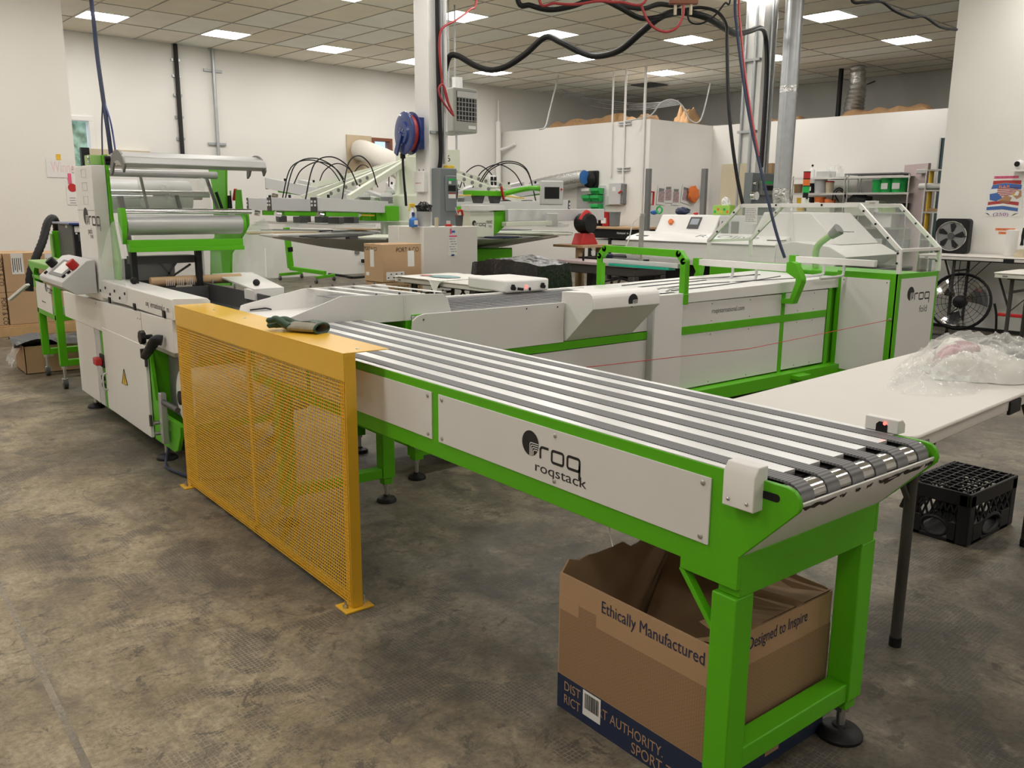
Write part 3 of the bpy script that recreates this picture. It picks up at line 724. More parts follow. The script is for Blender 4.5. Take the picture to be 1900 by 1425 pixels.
part(fm, 'press_bar', G().box(AX-.02, AX+.02, 3.54, 4.2, .955, .983), 'light_grey', .003)
part(fm, 'press_pad', G().box(AX-.035, AX+.03, 3.60, 4.13, .94, .955), 'teal', .002)
part(fm, 'air_hose', G().tube([(AX+.01, 3.9, 1.26), (AX+.02, 3.97, 1.22), (AX+.02, 4.0, 1.12), (AX, 4.02, 1.05)], .004, 6, 6), 'white_paint')
# two cross beams with green brackets
def beam(x, y0, y1, z, near=True):
    b = part(fm, 'cross_beam', G().box(x-.02, x+.02, y0, y1, z-.024, z+.024), 'white_paint', .003)
    part(fm, 'beam_end', G().box(x-.026, x+.026, y1-.005, y1+.05, z-.03, z+.03), 'green', .002)
    if near:
        part(fm, 'beam_arm', G().prism([(3.462, .965), (3.43, .955), (3.375, .855), (3.375, .825), (3.43, .675), (3.53, .67), (3.53, .70), (3.455, .712), (3.42, .825), (3.42, .85), (3.50, .89), (3.50, .96)], 'x', x-.03, x+.03), 'green', .002)
    part(fm, 'beam_rear_arm', G().prism([(y1-.03, z-.02), (y1+.05, z-.02), (y1+.02, z-.07), (y1+.05, z-.14), (y1-.01, z-.14), (y1-.02, z-.08)], 'x', x-.025, x+.025), 'green', .002)
    for yy in (.35, .6):
        y = y0+(y1-y0)*yy
        part(fm, 'bent_finger', G().tube([(x-.03, y, z-.02), (x-.03, y, z-.075), (x-.07, y+.0, z-.10), (x-.3, y+.02, z-.108)], .010, 8, 4), 'light_grey')
beam(5.25, 3.455, 4.28, .917); beam(5.90, 3.22, 3.87, .940, False)
part(fm, 'outfeed_pipe', G().tube([(6.2, 3.885, .86), (6.2, 3.895, .98), (6.2, 3.87, 1.05), (6.2, 3.765, 1.13)], .026, 12, 6), 'green_pale')
part(fm, 'pipe_nozzle', G().cyl((6.2, 3.775, 1.12), (6.2, 3.71, 1.17), .034, 12, .05).box(6.17, 6.23, 3.60, 3.72, 1.15, 1.155), 'mid_grey')
part(fm, 'end_module_body', G().box(5.945, 6.50, 3.075, 4.74, .10, .86), 'green', .003)
for (y0, y1, z0, z1) in ((3.115, 3.49, .14, .83),):
    p = part(fm, 'end_panel', G().box(5.925, 5.945, 3.06, 3.53, .09, .875), 'green', .002)
    q = part(fm, 'access_panel', G().box(5.921, 5.925, y0, y1, z0, z1), 'panel_white', .001, sub=None)
    for y in (y0+.02, y1-.02):
        for z in (z0+.02, z1-.02): part(fm, 'screw', G().lathe((5.921, y, z), [(.005, 0), (.001, .003)], 8, ax=(-1, 0, 0)), 'dark_grey', sub=q)
p = part(fm, 'end_frame', G().box(5.925, 6.515, 3.055, 3.075, .09, .875), 'green', .002)
q = part(fm, 'logo_panel', G().box(5.965, 6.475, 3.050, 3.055, .12, .84), 'panel_white', .001)
o = YP(1690, 545, 3.0495); emblem(fm, o, (1, 0, 0), (0, 0, 1), .050, (0, -.0005, 0), sub=q)
g = G(); a, b = YP(1706, 568, 3.0495), YP(1718, 566, 3.0495); text(g, 'fold', (a.x, 3.0495, a.z-.045), (1, 0, 0), (0, 0, 1), w=.115, h=.05); part(fm, 'lettering', g, 'ink', smooth=False, sub=q)
part(fm, 'cord_eye', G().lathe((5.921, 3.085, .55), [(.010, 0), (.012, .004), (.005, .006)], 12, ax=(-1, 0, 0)), 'steel')
# clear enclosure: white frame with panes
EN = [(3.06, .876), (3.068, 1.04), (3.40, 1.352), (4.443, 1.345), (4.75, 1.053), (4.74, .90)]
for x in (5.93, 6.51):
    part(fm, 'enclosure_frame', path_bar(G(), [(x, y, z) for y, z in EN], .03, .022), 'white_paint', .001)
    g = G(); g.slab([(x+.004, y, z) for y, z in EN], .004); part(fm, 'enclosure_side_pane', g, 'clear_pc', smooth=False)
    for y, z in ((3.075, .95), (3.075, 1.02), (3.16, 1.125), (3.26, 1.22), (3.36, 1.31), (3.7, 1.352), (4.1, 1.35), (4.5, 1.29), (4.66, 1.13)): part(fm, 'frame_bolt', G().cyl((x-.011, y, z), (x-.016, y, z), .008, 8), 'black')
for (y0, z0), (y1, z1) in zip(EN[:-1], EN[1:]):
    part(fm, 'enclosure_pane', G().slab([(5.942, y0, z0), (6.498, y0, z0), (6.498, y1, z1), (5.942, y1, z1)], .004), 'clear_pc', smooth=False)
for y, z in EN[1:5]: part(fm, 'enclosure_crossbar', G().box(5.94, 6.5, y-.012, y+.012, z-.012, z+.012), 'white_paint', .001)
for x, y in ((4.3, 3.6), (5.85, 3.6), (6.05, 3.16), (6.4, 3.16)): foot(fm, (x, y), .10, r=.045)
# red pull cord from the end module to the transfer conveyor
cl = XP(1075, 683, 3.05)
solo('pull_cord', G().tube([(5.917, 3.085, .55), (4.4, 3.17, .475), (YP(1075, 683, 3.25).x, 3.25, YP(1075, 683, 3.25).z), (2.3, 3.30, .37)], .0022, 5), 'red', 'thin red emergency pull cord stretched before the folding machine', 'cord')
# paper note taped inside the enclosure
g = G(); v0 = XP(1388, 384, 5.95); g.slab([(5.915, v0.y, 1.335), (5.915, v0.y-.12, 1.335), (5.915, v0.y-.12, 1.20), (5.915, v0.y, 1.20)], .0006)
nt = solo('paper_note', g, 'paper', 'white handwritten paper note hung on the clear enclosure of the folder', 'note')
g = G()
for k in range(8): scribble(g, Vector((5.9143, v0.y-.008, 1.316-.014*k)), (0, -1, 0), (0, 0, 1), .09+.01*(k % 2), .006)
part(nt, 'handwriting', g, 'ink', smooth=False)
# ================================================================== packing machine
PX = 1.255
pk = thing('packing_machine', 'tall white and green bag packing machine with film rollers on top', 'machine', (1.6, 5.3, 0))
part(pk, 'inner_body', G().box(1.285, 1.98, 4.62, 6.20, .10, .60), 'green', smooth=False)
part(pk, 'rear_body', G().box(1.30, 1.98, 4.30, 6.45, .58, .735), 'light_grey', smooth=False)
part(pk, 'left_panel', G().box(PX, 1.285, 5.735, 6.215, .095, .575), 'white_paint', .002)
part(pk, 'corner_strip', G().box(PX+.012, 1.285, 5.50, 5.735, .085, .575), 'green', .001)
part(pk, 'corner_edge', G().box(PX+.006, PX+.014, 5.62, 5.735, .09, .575), 'light_grey', .001)
dr = part(pk, 'door', G().box(PX-.006, PX+.012, 4.635, 5.50, .105, .60), 'white_paint', .003)
part(pk, 'door_handle', G().tube([(PX-.006, 5.47, .325), (PX-.03, 5.465, .315), (PX-.03, 5.465, .235), (PX-.006, 5.47, .225)], .005, 6, 4), 'light_grey', sub=dr)
for z in (.28, .235): part(pk, 'lock', G().box(PX-.012, PX, 5.545, 5.60, z-.014, z+.014), 'black', .003)
part(pk, 'main_switch', G().box(PX-.012, PX, 5.50, 5.60, .35, .43), 'ink_brown', .004); part(pk, 'switch_knob', G().box(PX-.05, PX-.012, 5.52, 5.60, .365, .41), 'red', .006)
for z in (.2, .52): part(pk, 'hinge', G().cyl((PX-.004, 4.63, z-.03), (PX-.004, 4.63, z+.03), .008, 8), 'dark_grey', sub=dr)
wt = [(v.y, v.z) for v in (XP(a, b, PX-.007) for a, b in ((230, 685), (227, 711), (237, 715)))]
wg = part(pk, 'warning_sign', G().prism(wt, 'x', PX-.0078, PX-.0062), 'yellow_bright', smooth=False)
cx = sum(a for a, b in wt)/3; cz = sum(b for a, b in wt)/3
part(pk, 'bolt_symbol', stroke(G(), [(.006, .03), (-.006, .006), (.006, .002), (-.004, -.022)], .007, (PX-.0082, cx, cz), (0, -1, 0), (0, 0, 1)), 'ink', smooth=False, sub=wg)
for k in range(3):
    a, b = wt[k], wt[(k+1) % 3]; part(pk, 'sign_border', G().bar((PX-.008, *a), (PX-.008, *b), .004, .001), 'ink', smooth=False, sub=wg)
# crank end: green base bracket, grey recess, handles
part(pk, 'base_bracket', G().prism([(4.62, .10), (4.30, .10), (4.25, .12), (4.19, .21), (4.19, .25), (4.21, .265), (4.42, .265), (4.56, .32), (4.62, .60)], 'x', PX+.01, PX+.03), 'green', .002)
part(pk, 'recess_panel', G().box(1.36, 1.38, 4.2, 4.62, .24, .62), 'mid_grey', .001)
part(pk, 'clamp_bar', G().box(PX-.03, PX+.0, 4.335, 4.375, .14, .40), 'galv', .003)
part(pk, 'axle', G().cyl((PX-.015, 4.355, .355), (PX-.015, 4.12, .355), .014, 10), 'dark_grey')
for z in (.215, .27): part(pk, 'bolt', G().cyl((PX-.05, 4.40, z-.03), (PX+.02, 4.40, z-.03), .010, 8), 'steel')
part(pk, 'film_reel', G().cyl((1.30, 4.18, .40), (1.9, 4.18, .40), .14, 28), 'cloth_white')
part(pk, 'reel_hub', G().cyl((1.27, 4.18, .40), (1.30, 4.18, .40), .035, 16), 'black')
part(pk, 'crank_knob', G().cyl((PX-.012, 4.45, .672), (PX-.05, 4.45, .672), .012, 10).cyl((PX-.05, 4.45, .672), (PX-.075, 4.45, .672), .036, 8), 'black', .004)
part(pk, 'crank_handle', G().tube([(PX-.02, 4.27, .675), (PX-.045, 4.29, .675), (PX-.05, 4.36, .63), (PX-.05, 4.47, .575)], [.026, .026, .024, .022], 10, 4).cyl((PX-.05, 4.47, .565), (PX-.05, 4.47, .61), .022, 12), 'black')
# skirt band
sk = part(pk, 'skirt_panel', G().prism([(6.495, .565), (5.4, .575), (4.66, .597), (4.66, .625), (4.15, .625), (4.15, .785), (6.495, .735)], 'x', PX-.004, PX+.05), 'white_paint', .002)
part(pk, 'skirt_seam', G().box(PX-.0045, PX-.003, 4.655, 4.66, .60, .775), 'mid_grey', smooth=False, sub=sk)
for y in (4.25, 4.75, 5.25): part(pk, 'hinge', G().box(PX-.012, PX-.003, y-.018, y+.018, .765+(5.3-y)*.02, .80+(5.3-y)*.02), 'black', .003)
for y in (4.72, 4.68, 5.6): part(pk, 'screw', G().lathe((PX-.004, y, .735), [(.005, 0), (.001, .002)], 8, ax=(-1, 0, 0)), 'dark_grey', sub=sk)
# top box with the web address
ub = part(pk, 'top_cover', G().prism([(PX-.004, .785), (1.432, .785), (1.432, .868), (1.418, .882), (PX+.004, .888), (PX-.004, .882)], 'y', 4.128, 5.42), 'white_paint', .003)
g = G(); a, b = XP(270, 560, PX-.005), XP(313, 574, PX-.005); text(g, 'oq  iernational.c  m', (PX-.005, a.y, .818), (0, -1, 0), (0, 0, 1), w=abs(a.y-b.y), h=.030); part(pk, 'lettering', g, 'ink', smooth=False, sub=ub)
part(pk, 'knob', G().ball((1.335, 5.05, .905), .021, 14).cyl((1.335, 5.05, .885), (1.335, 5.05, .9), .008, 8), 'black')
# trough and rear cover
part(pk, 'trough_wall', G().box(1.735, 1.745, 4.15, 5.3, .77, .872), 'dark_grey', smooth=False)
part(pk, 'trough_floor', G().box(1.43, 1.74, 4.13, 5.3, .765, .775), 'steel', smooth=False)
part(pk, 'trough_edge', G().box(1.42, 1.44, 4.13, 4.5, .74, .80), 'light_grey', .002)
part(pk, 'outer_rail', G().box(1.43, 1.60, 4.06, 4.13, .74, .797), 'white_paint', .002)
part(pk, 'rear_lid', G().prism([(1.72, 4.30), (1.885, 4.30), (2.16, 5.42), (1.90, 5.42)], 'z', .886, .897), 'white_paint', .002)
part(pk, 'rear_box_end', G().box(1.722, 1.885, 4.30, 4.44, .835, .887), 'white_paint', .002)
part(pk, 'rear_rail', G().box(1.76, 1.98, 4.4, 5.4, .73, .80), 'dark_grey', smooth=False)
part(pk, 'knob', G().ball((1.80, 4.46, .914), .019, 14), 'black')
for y in (4.75, 5.1): part(pk, 'post', G().cyl((1.79, y, .80), (1.79, y, .886), .006, 8), 'steel')
# tower: white control column with green side plate
cw = part(pk, 'control_column', G().prism([(PX, 5.45), (1.335, 5.45), (1.335, 5.86), (PX, 5.86)], 'z', .76, 1.54), 'white_paint', .004)
part(pk, 'column_seam', G().box(PX-.0006, PX, 5.45, 5.86, 1.283, 1.2855), 'mid_grey', smooth=False, sub=cw)
a = XP(159, 398, PX-.001); emblem(pk, (PX-.001, a.y, a.z-.01), (0, -1, 0), (0, 0, 1), .05, (-.0005, 0, 0), 'white_paint', sub=cw, aspect=1.15)
for s, px, py, h in (('pack', 164, 433, .034), ('ONE', 168, 442, .022)):
    g = G(); v = XP(px, py, PX-.001); text(g, s, (PX-.001, v.y, v.z), (0, -1, 0), (0, 0, 1), w=.1 if s == 'pack' else .07, h=h); part(pk, 'lettering', g, 'ink', smooth=False, sub=cw)
def outline(root, sub, x, y0, y1, z0, z1, w=.003, m='light_grey'):
    for (ya, za), (yb_, zb) in (((y0, z0), (y1, z0)), ((y1, z0), (y1, z1)), ((y1, z1), (y0, z1)), ((y0, z1), (y0, z0))): part(root, 'printed_line', G().bar((x, ya, za), (x, yb_, zb), w, .0008), m, smooth=False, sub=sub)
for z in (1.32, 1.40, 1.475): outline(pk, cw, PX-.0008, 5.57, 5.68, z, z+.045)
XL, XRp = 1.34, 2.05
gp = px_poly_x(((386, 312), (396, 312), (399, 292), (418, 292), (418, 335), (419, 398), (436, 398), (437, 352), (444, 352), (448, 392), (457, 393), (459, 408), (459, 418), (452, 432), (428, 470), (427, 530), (390, 530), (390, 450), (398, 440), (396, 395), (393, 345)), XRp)
part(pk, 'side_plate', G().prism(gp, 'x', XRp, XRp+.014), 'green', .001)
part(pk, 'side_plate', G().prism([(5.40, .76), (5.32, 1.0), (5.42, 1.25), (5.44, 1.60), (5.70, 1.60), (5.72, 1.54), (5.6, .76)], 'x', XL-.004, XL+.010), 'green', .001)
part(pk, 'top_bracket', G().box(PX+.02, XL-.004, 5.52, 5.66, 1.545, 1.60), 'green_pale', .002)
for z in (1.585, 1.56): part(pk, 'bolt', G().cyl((PX+.01, 5.55, z), (PX+.03, 5.55, z), .010, 8), 'steel')
part(pk, 'bracket_cheek', G().prism([(5.10, 1.30), (5.17, 1.30), (5.18, 1.20), (5.14, 1.10), (5.11, 1.14), (5.085, 1.22)], 'x', 1.31, 1.335), 'green', .002)
# rollers across the tower
def rod(name, x0, x1, y, z, r, m, n=16): return part(pk, name, G().cyl((x0, y, z), (x1, y, z), r, n), m)
rod('guide_bar', 1.325, 2.06, 5.13, 1.283, .016, 'chrome')
rod('film_roll', 1.345, 2.01, 5.17, 1.205, .056, 'alu_matte', 28); part(pk, 'roll_flange', G().cyl((2.005, 5.17, 1.205), (2.022, 5.17, 1.205), .058, 28), 'green')
part(pk, 'cross_beam', G().box(1.33, 1.975, 5.06, 5.12, 1.06, 1.125), 'green', .003)
part(pk, 'beam_lip', G().box(1.33, 1.975, 5.045, 5.06, 1.06, 1.085), 'green', .002)
rod('tension_roller', 1.35, 1.98, 5.45, 1.50, .022, 'alu_matte'); rod('tension_roller', 1.35, 1.96, 5.55, 1.385, .020, 'steel'); rod('tension_roller', 1.35, 1.60, 5.5, 1.362, .012, 'alu')
# top idler rail with crescent end plates
tr_ = part(pk, 'idler_rail', G().prism([(5.02, 1.535), (5.10, 1.52), (5.30, 1.555), (5.31, 1.60), (5.16, 1.605), (5.04, 1.575)], 'x', 1.33, 2.13), 'alu_matte', .006)
for x in (1.335, 2.128):
    cr = [(5.18+.145*math.cos(R(a)), 1.50+.115*math.sin(R(a))) for a in range(-10, 176, 12)]+[(5.18+.11*math.cos(R(a)), 1.475+.085*math.sin(R(a))) for a in range(170, 5, -14)]
    part(pk, 'crescent_plate', G().prism(cr, 'x', x-.006, x+.006), 'mid_grey', .001)
for z in (1.575, 1.55): part(pk, 'rail_bolt', G().cyl((1.31, 5.35, z), (1.35, 5.35, z), .014, 10), 'black')
# film: streaky clear web between rollers, film reel behind
part(pk, 'film_web', G().grid(lambda u, v: Vector((1.50+.42*u, 5.44-.05*v+.006*math.sin(u*40), 1.49-.21*v)), 40, 3), 'film')
part(pk, 'film_web', G().grid(lambda u, v: Vector((1.40+.50*u, 5.22+.02*math.sin(v*3), 1.16-.27*v)), 20, 4), 'clear')
part(pk, 'film_reel', G().cyl((1.42, 5.95, 1.37), (1.96, 5.95, 1.37), .105, 28), 'light_grey')
part(pk, 'reel_shaft', G().cyl((1.35, 5.95, 1.37), (2.05, 5.95, 1.37), .018, 12), 'steel')
part(pk, 'dancer_arm', G().bar((1.53, 5.48, 1.50), (1.56, 5.46, 1.27), .03, .01), 'mid_grey', .002); part(pk, 'dancer_arm', G().bar((1.71, 5.40, 1.375), (1.725, 5.38, 1.27), .03, .01), 'mid_grey', .002)
part(pk, 'slide_rail', G().bar((1.93, 5.5, 1.49), (2.0, 5.5, 1.27), .018, .018), 'mid_grey', .002); part(pk, 'gas_strut', G().cyl((1.97, 5.45, 1.40), (2.01, 5.45, 1.27), .010, 8), 'black')
part(pk, 'left_post', G().bar((1.37, 5.33, 1.365), (1.40, 5.30, 1.02), .03, .03), 'mid_grey', .002)
part(pk, 'sealing_post', G().box(1.345, 1.375, 5.10, 5.14, .80, 1.06), 'black', .002); part(pk, 'sealing_post', G().box(1.705, 1.735, 5.10, 5.14, .80, 1.06), 'black', .002)
part(pk, 'sealing_jaw', G().box(1.36, 1.72, 5.18, 5.26, .985, 1.03), 'dark_grey', .003)
part(pk, 'guide_rod', G().cyl((1.765, 5.18, .84), (1.765, 5.18, 1.06), .010, 10), 'steel')
part(pk, 'scissor_link', G().bar((1.52, 5.2, .99), (1.60, 5.2, .89), .014, .01), 'dark_grey'); part(pk, 'scissor_link', G().bar((1.62, 5.2, .99), (1.54, 5.2, .89), .014, .01), 'dark_grey'); part(pk, 'scissor_link', G().bar((1.56, 5.2, .89), (1.70, 5.2, .975), .014, .01), 'dark_grey')
part(pk, 'backing_plate', G().box(1.36, 1.70, 5.5, 5.51, .80, 1.00), 'dark_grey', smooth=False)
rod('product_roll', 1.45, 1.98, 5.15, .885, .027, 'card_tan', 20)
g = G(); text(g, '||||| |||| |||||', (1.53, 5.119, .87), (1, 0, 0), (0, 0, 1), w=.16, h=.03); part(pk, 'roll_print', g, 'paper', smooth=False)
part(pk, 'trough_corner', G().box(1.45, 1.73, 5.0, 5.02, .77, .86), 'dark_grey', smooth=False)
# knife in holder on the right plate
ky = XP(421, 370, 2.075).y
part(pk, 'knife_holder', G().box(2.064, 2.085, ky-.05, ky+.06, 1.28, 1.38), 'black', .003); part(pk, 'knife_blade', G().prism([(ky-.06, 1.27), (ky-.02, 1.27), (ky-.03, 1.41), (ky-.05, 1.41)], 'x', 2.085, 2.089), 'steel'); part(pk, 'knife_handle', G().bar((2.087, ky-.09, 1.35), (2.087, ky-.13, 1.42), .022, .016), 'red', .005)
# clear guards
cgl = px_poly_x(((184, 540), (184, 495), (200, 430), (207, 414), (213, 409), (219, 412), (225, 430), (229, 470), (234, 560), (228, 562)), PX-.012)
part(pk, 'clear_guard', G().prism(cgl, 'x', PX-.014, PX-.009), 'clear', smooth=False)
for px, py in ((187, 539), (196, 534), (205, 546), (213, 540), (223, 553), (232, 545)):
    v = XP(px, py, PX-.014); part(pk, 'guard_bolt', G().cyl(v, v-Vector((.005, 0, 0)), .008, 8), 'black')
cgr = px_poly_x(((432, 532), (432, 470), (462, 420), (490, 405), (505, 432), (506, 530)), 2.10)
part(pk, 'clear_guard', G().prism(cgr, 'x', 2.10, 2.105), 'clear', smooth=False)
part(pk, 'guard_rod', G().cyl((2.06, 4.95, .90), (2.06, 4.95, 1.07), .006, 8), 'white_paint')
# operator panel
op = part(pk, 'operator_panel', G().prism([(1.245, 1.00), (1.245, .80), (1.13, .80), (1.06, .845), (1.06, .875), (1.20, .995)], 'y', 5.50, 6.15), 'light_grey', .004)
d1 = Vector((1.20-1.06, 0, .995-.875)).normalized(); n1 = Vector((-d1.z, 0, d1.x))
def onp(s, y, h=0): v = Vector((1.06, y, .875))+d1*s+n1*h; return v
part(pk, 'display_bezel', G().slab([onp(.03, 5.62), onp(.03, 5.98), onp(.155, 5.98), onp(.155, 5.62)][::-1], .005, n1), 'mid_grey', sub=op)
part(pk, 'display', G().slab([onp(.05, 5.66, .006), onp(.05, 5.90, .006), onp(.14, 5.90, .006), onp(.14, 5.66, .006)][::-1], .001, n1), 'paper', sub=op)
part(pk, 'emergency_button', G().cyl(onp(.12, 5.56), onp(.12, 5.56, .05), .028, 14), 'red', .004, sub=op); part(pk, 'selector', G().cyl(onp(.10, 6.06), onp(.10, 6.06, .05), .028, 12), 'black', .004, sub=op)
for s_, y in ((.04, 5.58), (.075, 5.57), (.03, 6.05)): part(pk, 'push_button', G().cyl(onp(s_, y), onp(s_, y, .012), .012, 10), 'black', sub=op)
# feet and cables underneath
for x, y in ((1.30, 6.05), (1.30, 4.56), (1.9, 6.05), (1.9, 4.56)): foot(pk, (x, y), .10, r=.055)
part(pk, 'foot_pedal', G().box(1.34, 1.5, 4.75, 4.9, .02, .05).box(1.33, 1.48, 4.76, 4.9, .06, .08), 'black', .004)
solo('floor_cable', G().tube([(1.30, 4.50, .10), (1.26, 4.45, .012), (1.24, 4.30, .012), (1.32, 4.05, .012), (1.5, 3.95, .012)], .007, 6, 6), 'navy', 'dark cable trailing on the floor under the packing machine', 'cable')

# ================================================================== infeed feeder table at the far left
fd = thing('feeder_table', 'small green legged feeder table on casters left of the packing machine', 'table', (1.55, 7.1, 0))
FX = 1.245
for y in (6.80, 7.42):
    part(fd, 'leg', G().box(FX, FX+.05, y-.025, y+.025, .17, .77), 'green', .003); part(fd, 'leg', G().box(1.80, 1.85, y-.025, y+.025, .17, .77), 'green', .003)
    part(fd, 'lower_bar', G().box(FX+.05, 1.80, y-.025, y+.025, .17, .215), 'green', .003)
    for x in (FX+.025, 1.825):
        c = part(fd, 'caster_stem', G().cyl((x, y, .06), (x, y, .17), .011, 10).cyl((x, y, .15), (x, y, .17), .02, 8), 'steel')
        part(fd, 'caster_wheel', G().cyl((x-.014, y+.01, .036), (x+.014, y+.01, .036), .036, 16), 'dark_grey', sub=c); part(fd, 'caster_fork', G().box(x-.02, x+.02, y-.012, y+.03, .04, .075), 'steel', .003, sub=c)
part(fd, 'apron_rail', G().box(FX, 1.85, 6.78, 7.44, .50, .54), 'green', .003)
p = part(fd, 'side_panel', G().box(FX-.004, FX, 6.86, 7.40, .54, .745), 'white_paint', .001)
a = XP(85, 533, FX-.005); emblem(fd, (FX-.005, a.y, a.z), (0, -1, 0), (0, 0, 1), .033, (-.0005, 0, 0), 'white_paint', sub=p)
g = G(); scribble(g, Vector((FX-.005, 7.2, .60)), (0, -1, 0), (0, 0, 1), .14, .012); part(fd, 'lettering', g, 'ink', smooth=False, sub=p)
part(fd, 'table_top', G().box(FX-.01, 1.86, 6.78, 7.46, .765, .79), 'green', .004)
for k in range(4): part(fd, 'bed_strip', G().box(FX+.02+.15*k, FX+.10+.15*k, 6.8, 7.44, .79, .795), 'white_paint' if k % 2 else 'dark_grey')
part(fd, 'shelf_bracket', G().prism([(7.38, .70), (7.44, .70), (7.42, .80), (7.56, .85), (7.56, .885), (6.75, .885), (6.75, .86), (7.34, .845), (7.40, .80)], 'x', FX-.01, FX+.02), 'green', .002)
part(fd, 'shelf', G().box(FX-.01, 1.80, 6.75, 7.56, .883, .895), 'green_pale', .003)
part(fd, 'cradle', G().tube([(1.36, 7.27, 1.10), (1.36, 7.27, .95), (1.365, 7.22, .912), (1.40, 6.75, .905)], .012, 8, 5), 'green_pale')
part(fd, 'cradle_upright', G().box(1.37, 1.43, 7.28, 7.30, .895, 1.12), 'green', .002)
part(fd, 'side_arm', G().bar((FX-.02, 7.62, .70), (FX-.14, 7.72, .58), .05, .02), 'white_paint', .003)
pc = thing('computer_tower', 'black computer tower under a blue lid on the feeder table', 'computer', (1.5, 7.05, .897))
part(pc, 'case', G().box(1.40, 1.58, 6.76, 7.22, .897, 1.175), 'dark_grey', .006); part(pc, 'front_bezel', G().box(1.403, 1.577, 6.735, 6.76, .897, 1.175), 'black', .004)
part(pc, 'drive_bay', G().box(1.43, 1.50, 6.731, 6.735, 1.06, 1.11), 'dark_grey', .002); part(pc, 'power_light', G().cyl((1.42, 6.736, 1.115), (1.42, 6.73, 1.115), .007, 10), 'paper')
part(pc, 'sticker', G().box(1.41, 1.50, 6.731, 6.735, 1.125, 1.165), 'sticky'); part(pc, 'lid', G().box(1.37, 1.62, 6.70, 7.26, 1.175, 1.19), 'blue', .005)
part(pc, 'label', G().box(1.398, 1.40, 6.90, 6.96, 1.15, 1.17), 'sticky')
h = [wD(px, py, d) for px, py, d in ((106, 440, 7.5), (105, 418, 7.4), (98, 405, 7.25), (88, 415, 7.15), (80, 445, 7.05), (68, 475, 6.98), (57, 505, 6.95), (54, 540, 6.95))]
hp = spline(h, 8); rr = [.030+.004*(i % 2) for i in range(len(hp))]
part(fd, 'corrugated_hose', G().tube(hp, rr, 12), 'black', label='thick black corrugated hose')

# ================================================================== cartons on a pallet at the left, plastic-lined box in front
pal = thing('pallet', 'pale wooden pallet under the cartons by the left wall', 'pallet', (1.9, 10.2, 0), True)
PQ = 9.75
for k in range(6): part(pal, 'deck_plank', G().box(.55, 3.15, PQ+.02+.19*k, PQ+.15+.19*k, .095, .115), 'wood', .003)
for k in range(3): part(pal, 'stringer', G().box(.55, 3.15, PQ+.01+.46*k, PQ+.06+.46*k, .0, .095), 'wood', .003)
cz = [.115, rQ(50, 541, PQ+.03).z, rQ(50, 469, PQ+.03).z]
cols = [(rQ(-60, 540, PQ).x, rQ(12, 540, PQ).x), (rQ(13, 540, PQ).x, rQ(76, 540, PQ).x), (rQ(77, 540, PQ).x, rQ(150, 540, PQ).x)]
cl_ = ['beside the left picture edge', 'in the middle of the pallet', 'behind the feeder table']
for ci, (a, b) in enumerate(cols):
    for r_ in range(2):
        z0, z1 = cz[r_]+.002, cz[r_+1]; z1 -= .01*(ci == 2)
        t = thing('carton', 'brown shipping carton %s, %s row' % (cl_[ci], 'lower' if r_ == 0 else 'upper'), 'box', ((a+b)/2, PQ+.3, z0), True, 'cartons on the pallet')
        part(t, 'box', G().box(a+.004, b-.004, PQ+.03, PQ+.6, z0, z1), 'card_tan', .004)
        part(t, 'tape', G().box(a+.004, b-.004, PQ+.30, PQ+.36, z1, z1+.0008), 'card')
        if ci == 0 or (ci == 0 and r_): pass
        if r_ == 1 and ci > 0:
            s = part(t, 'shipping_label', G().box(a+.07, a+.18, PQ+.028, PQ+.03, z1-.21, z1-.005), 'sticky')
            for kk in range(5): part(t, 'barcode_line', G().box(a+.08+.018*kk, a+.087+.018*kk, PQ+.0275, PQ+.028, z1-.19+.02*(kk % 2), z1-.05), 'ink', sub=s)
        if ci == 0:
            g = G(); text(g, 'PORT & CO', (b-.05, PQ+.029, z1-.05), (0, 0, -1), (1, 0, 0), w=.27, h=.045); part(t, 'lettering', g, 'ink_brown', smooth=False)
ob = thing('open_carton', 'low open brown carton lined with crumpled plastic on the floor', 'box', (1.38, 7.62, 0))
bx0, bx1, by0, by1 = 1.14, 1.75, 7.56, 7.98
part(ob, 'box', G().prism([(bx0+.0, 0), (bx1, 0), (bx1, .22), (bx0+.0, .22)], 'y', by0, by0+.006).box(bx0, bx0+.006, by0, by1, 0, .22).box(bx1-.006, bx1, by0, by1, 0, .22).box(bx0, bx1, by1-.006, by1, 0, .22).box(bx0, bx1, by0, by1, 0, .006), 'card', smooth=False)
rn = random.Random(5)
def rumple(u, v): return Vector((bx0-.05+(bx1-bx0+.08)*u, by0-.02+(by1-by0+.04)*v, .225+.035*math.sin(7*u+3*v)*math.cos(9*v)+.02*rn.random()))
part(ob, 'plastic_liner', G().grid(rumple, 14, 10), 'dark_grey')
part(ob, 'plastic_flap', G().grid(lambda u, v: Vector((bx0-.09+.09*u, by0+.05+.25*v, .24-.2*(1-u)*(.6+.4*rn.random()))), 6, 8), 'film')
part(ob, 'tape_patch', G().box(1.30, 1.345, by0-.001, by0, .13, .18), 'beige_box')
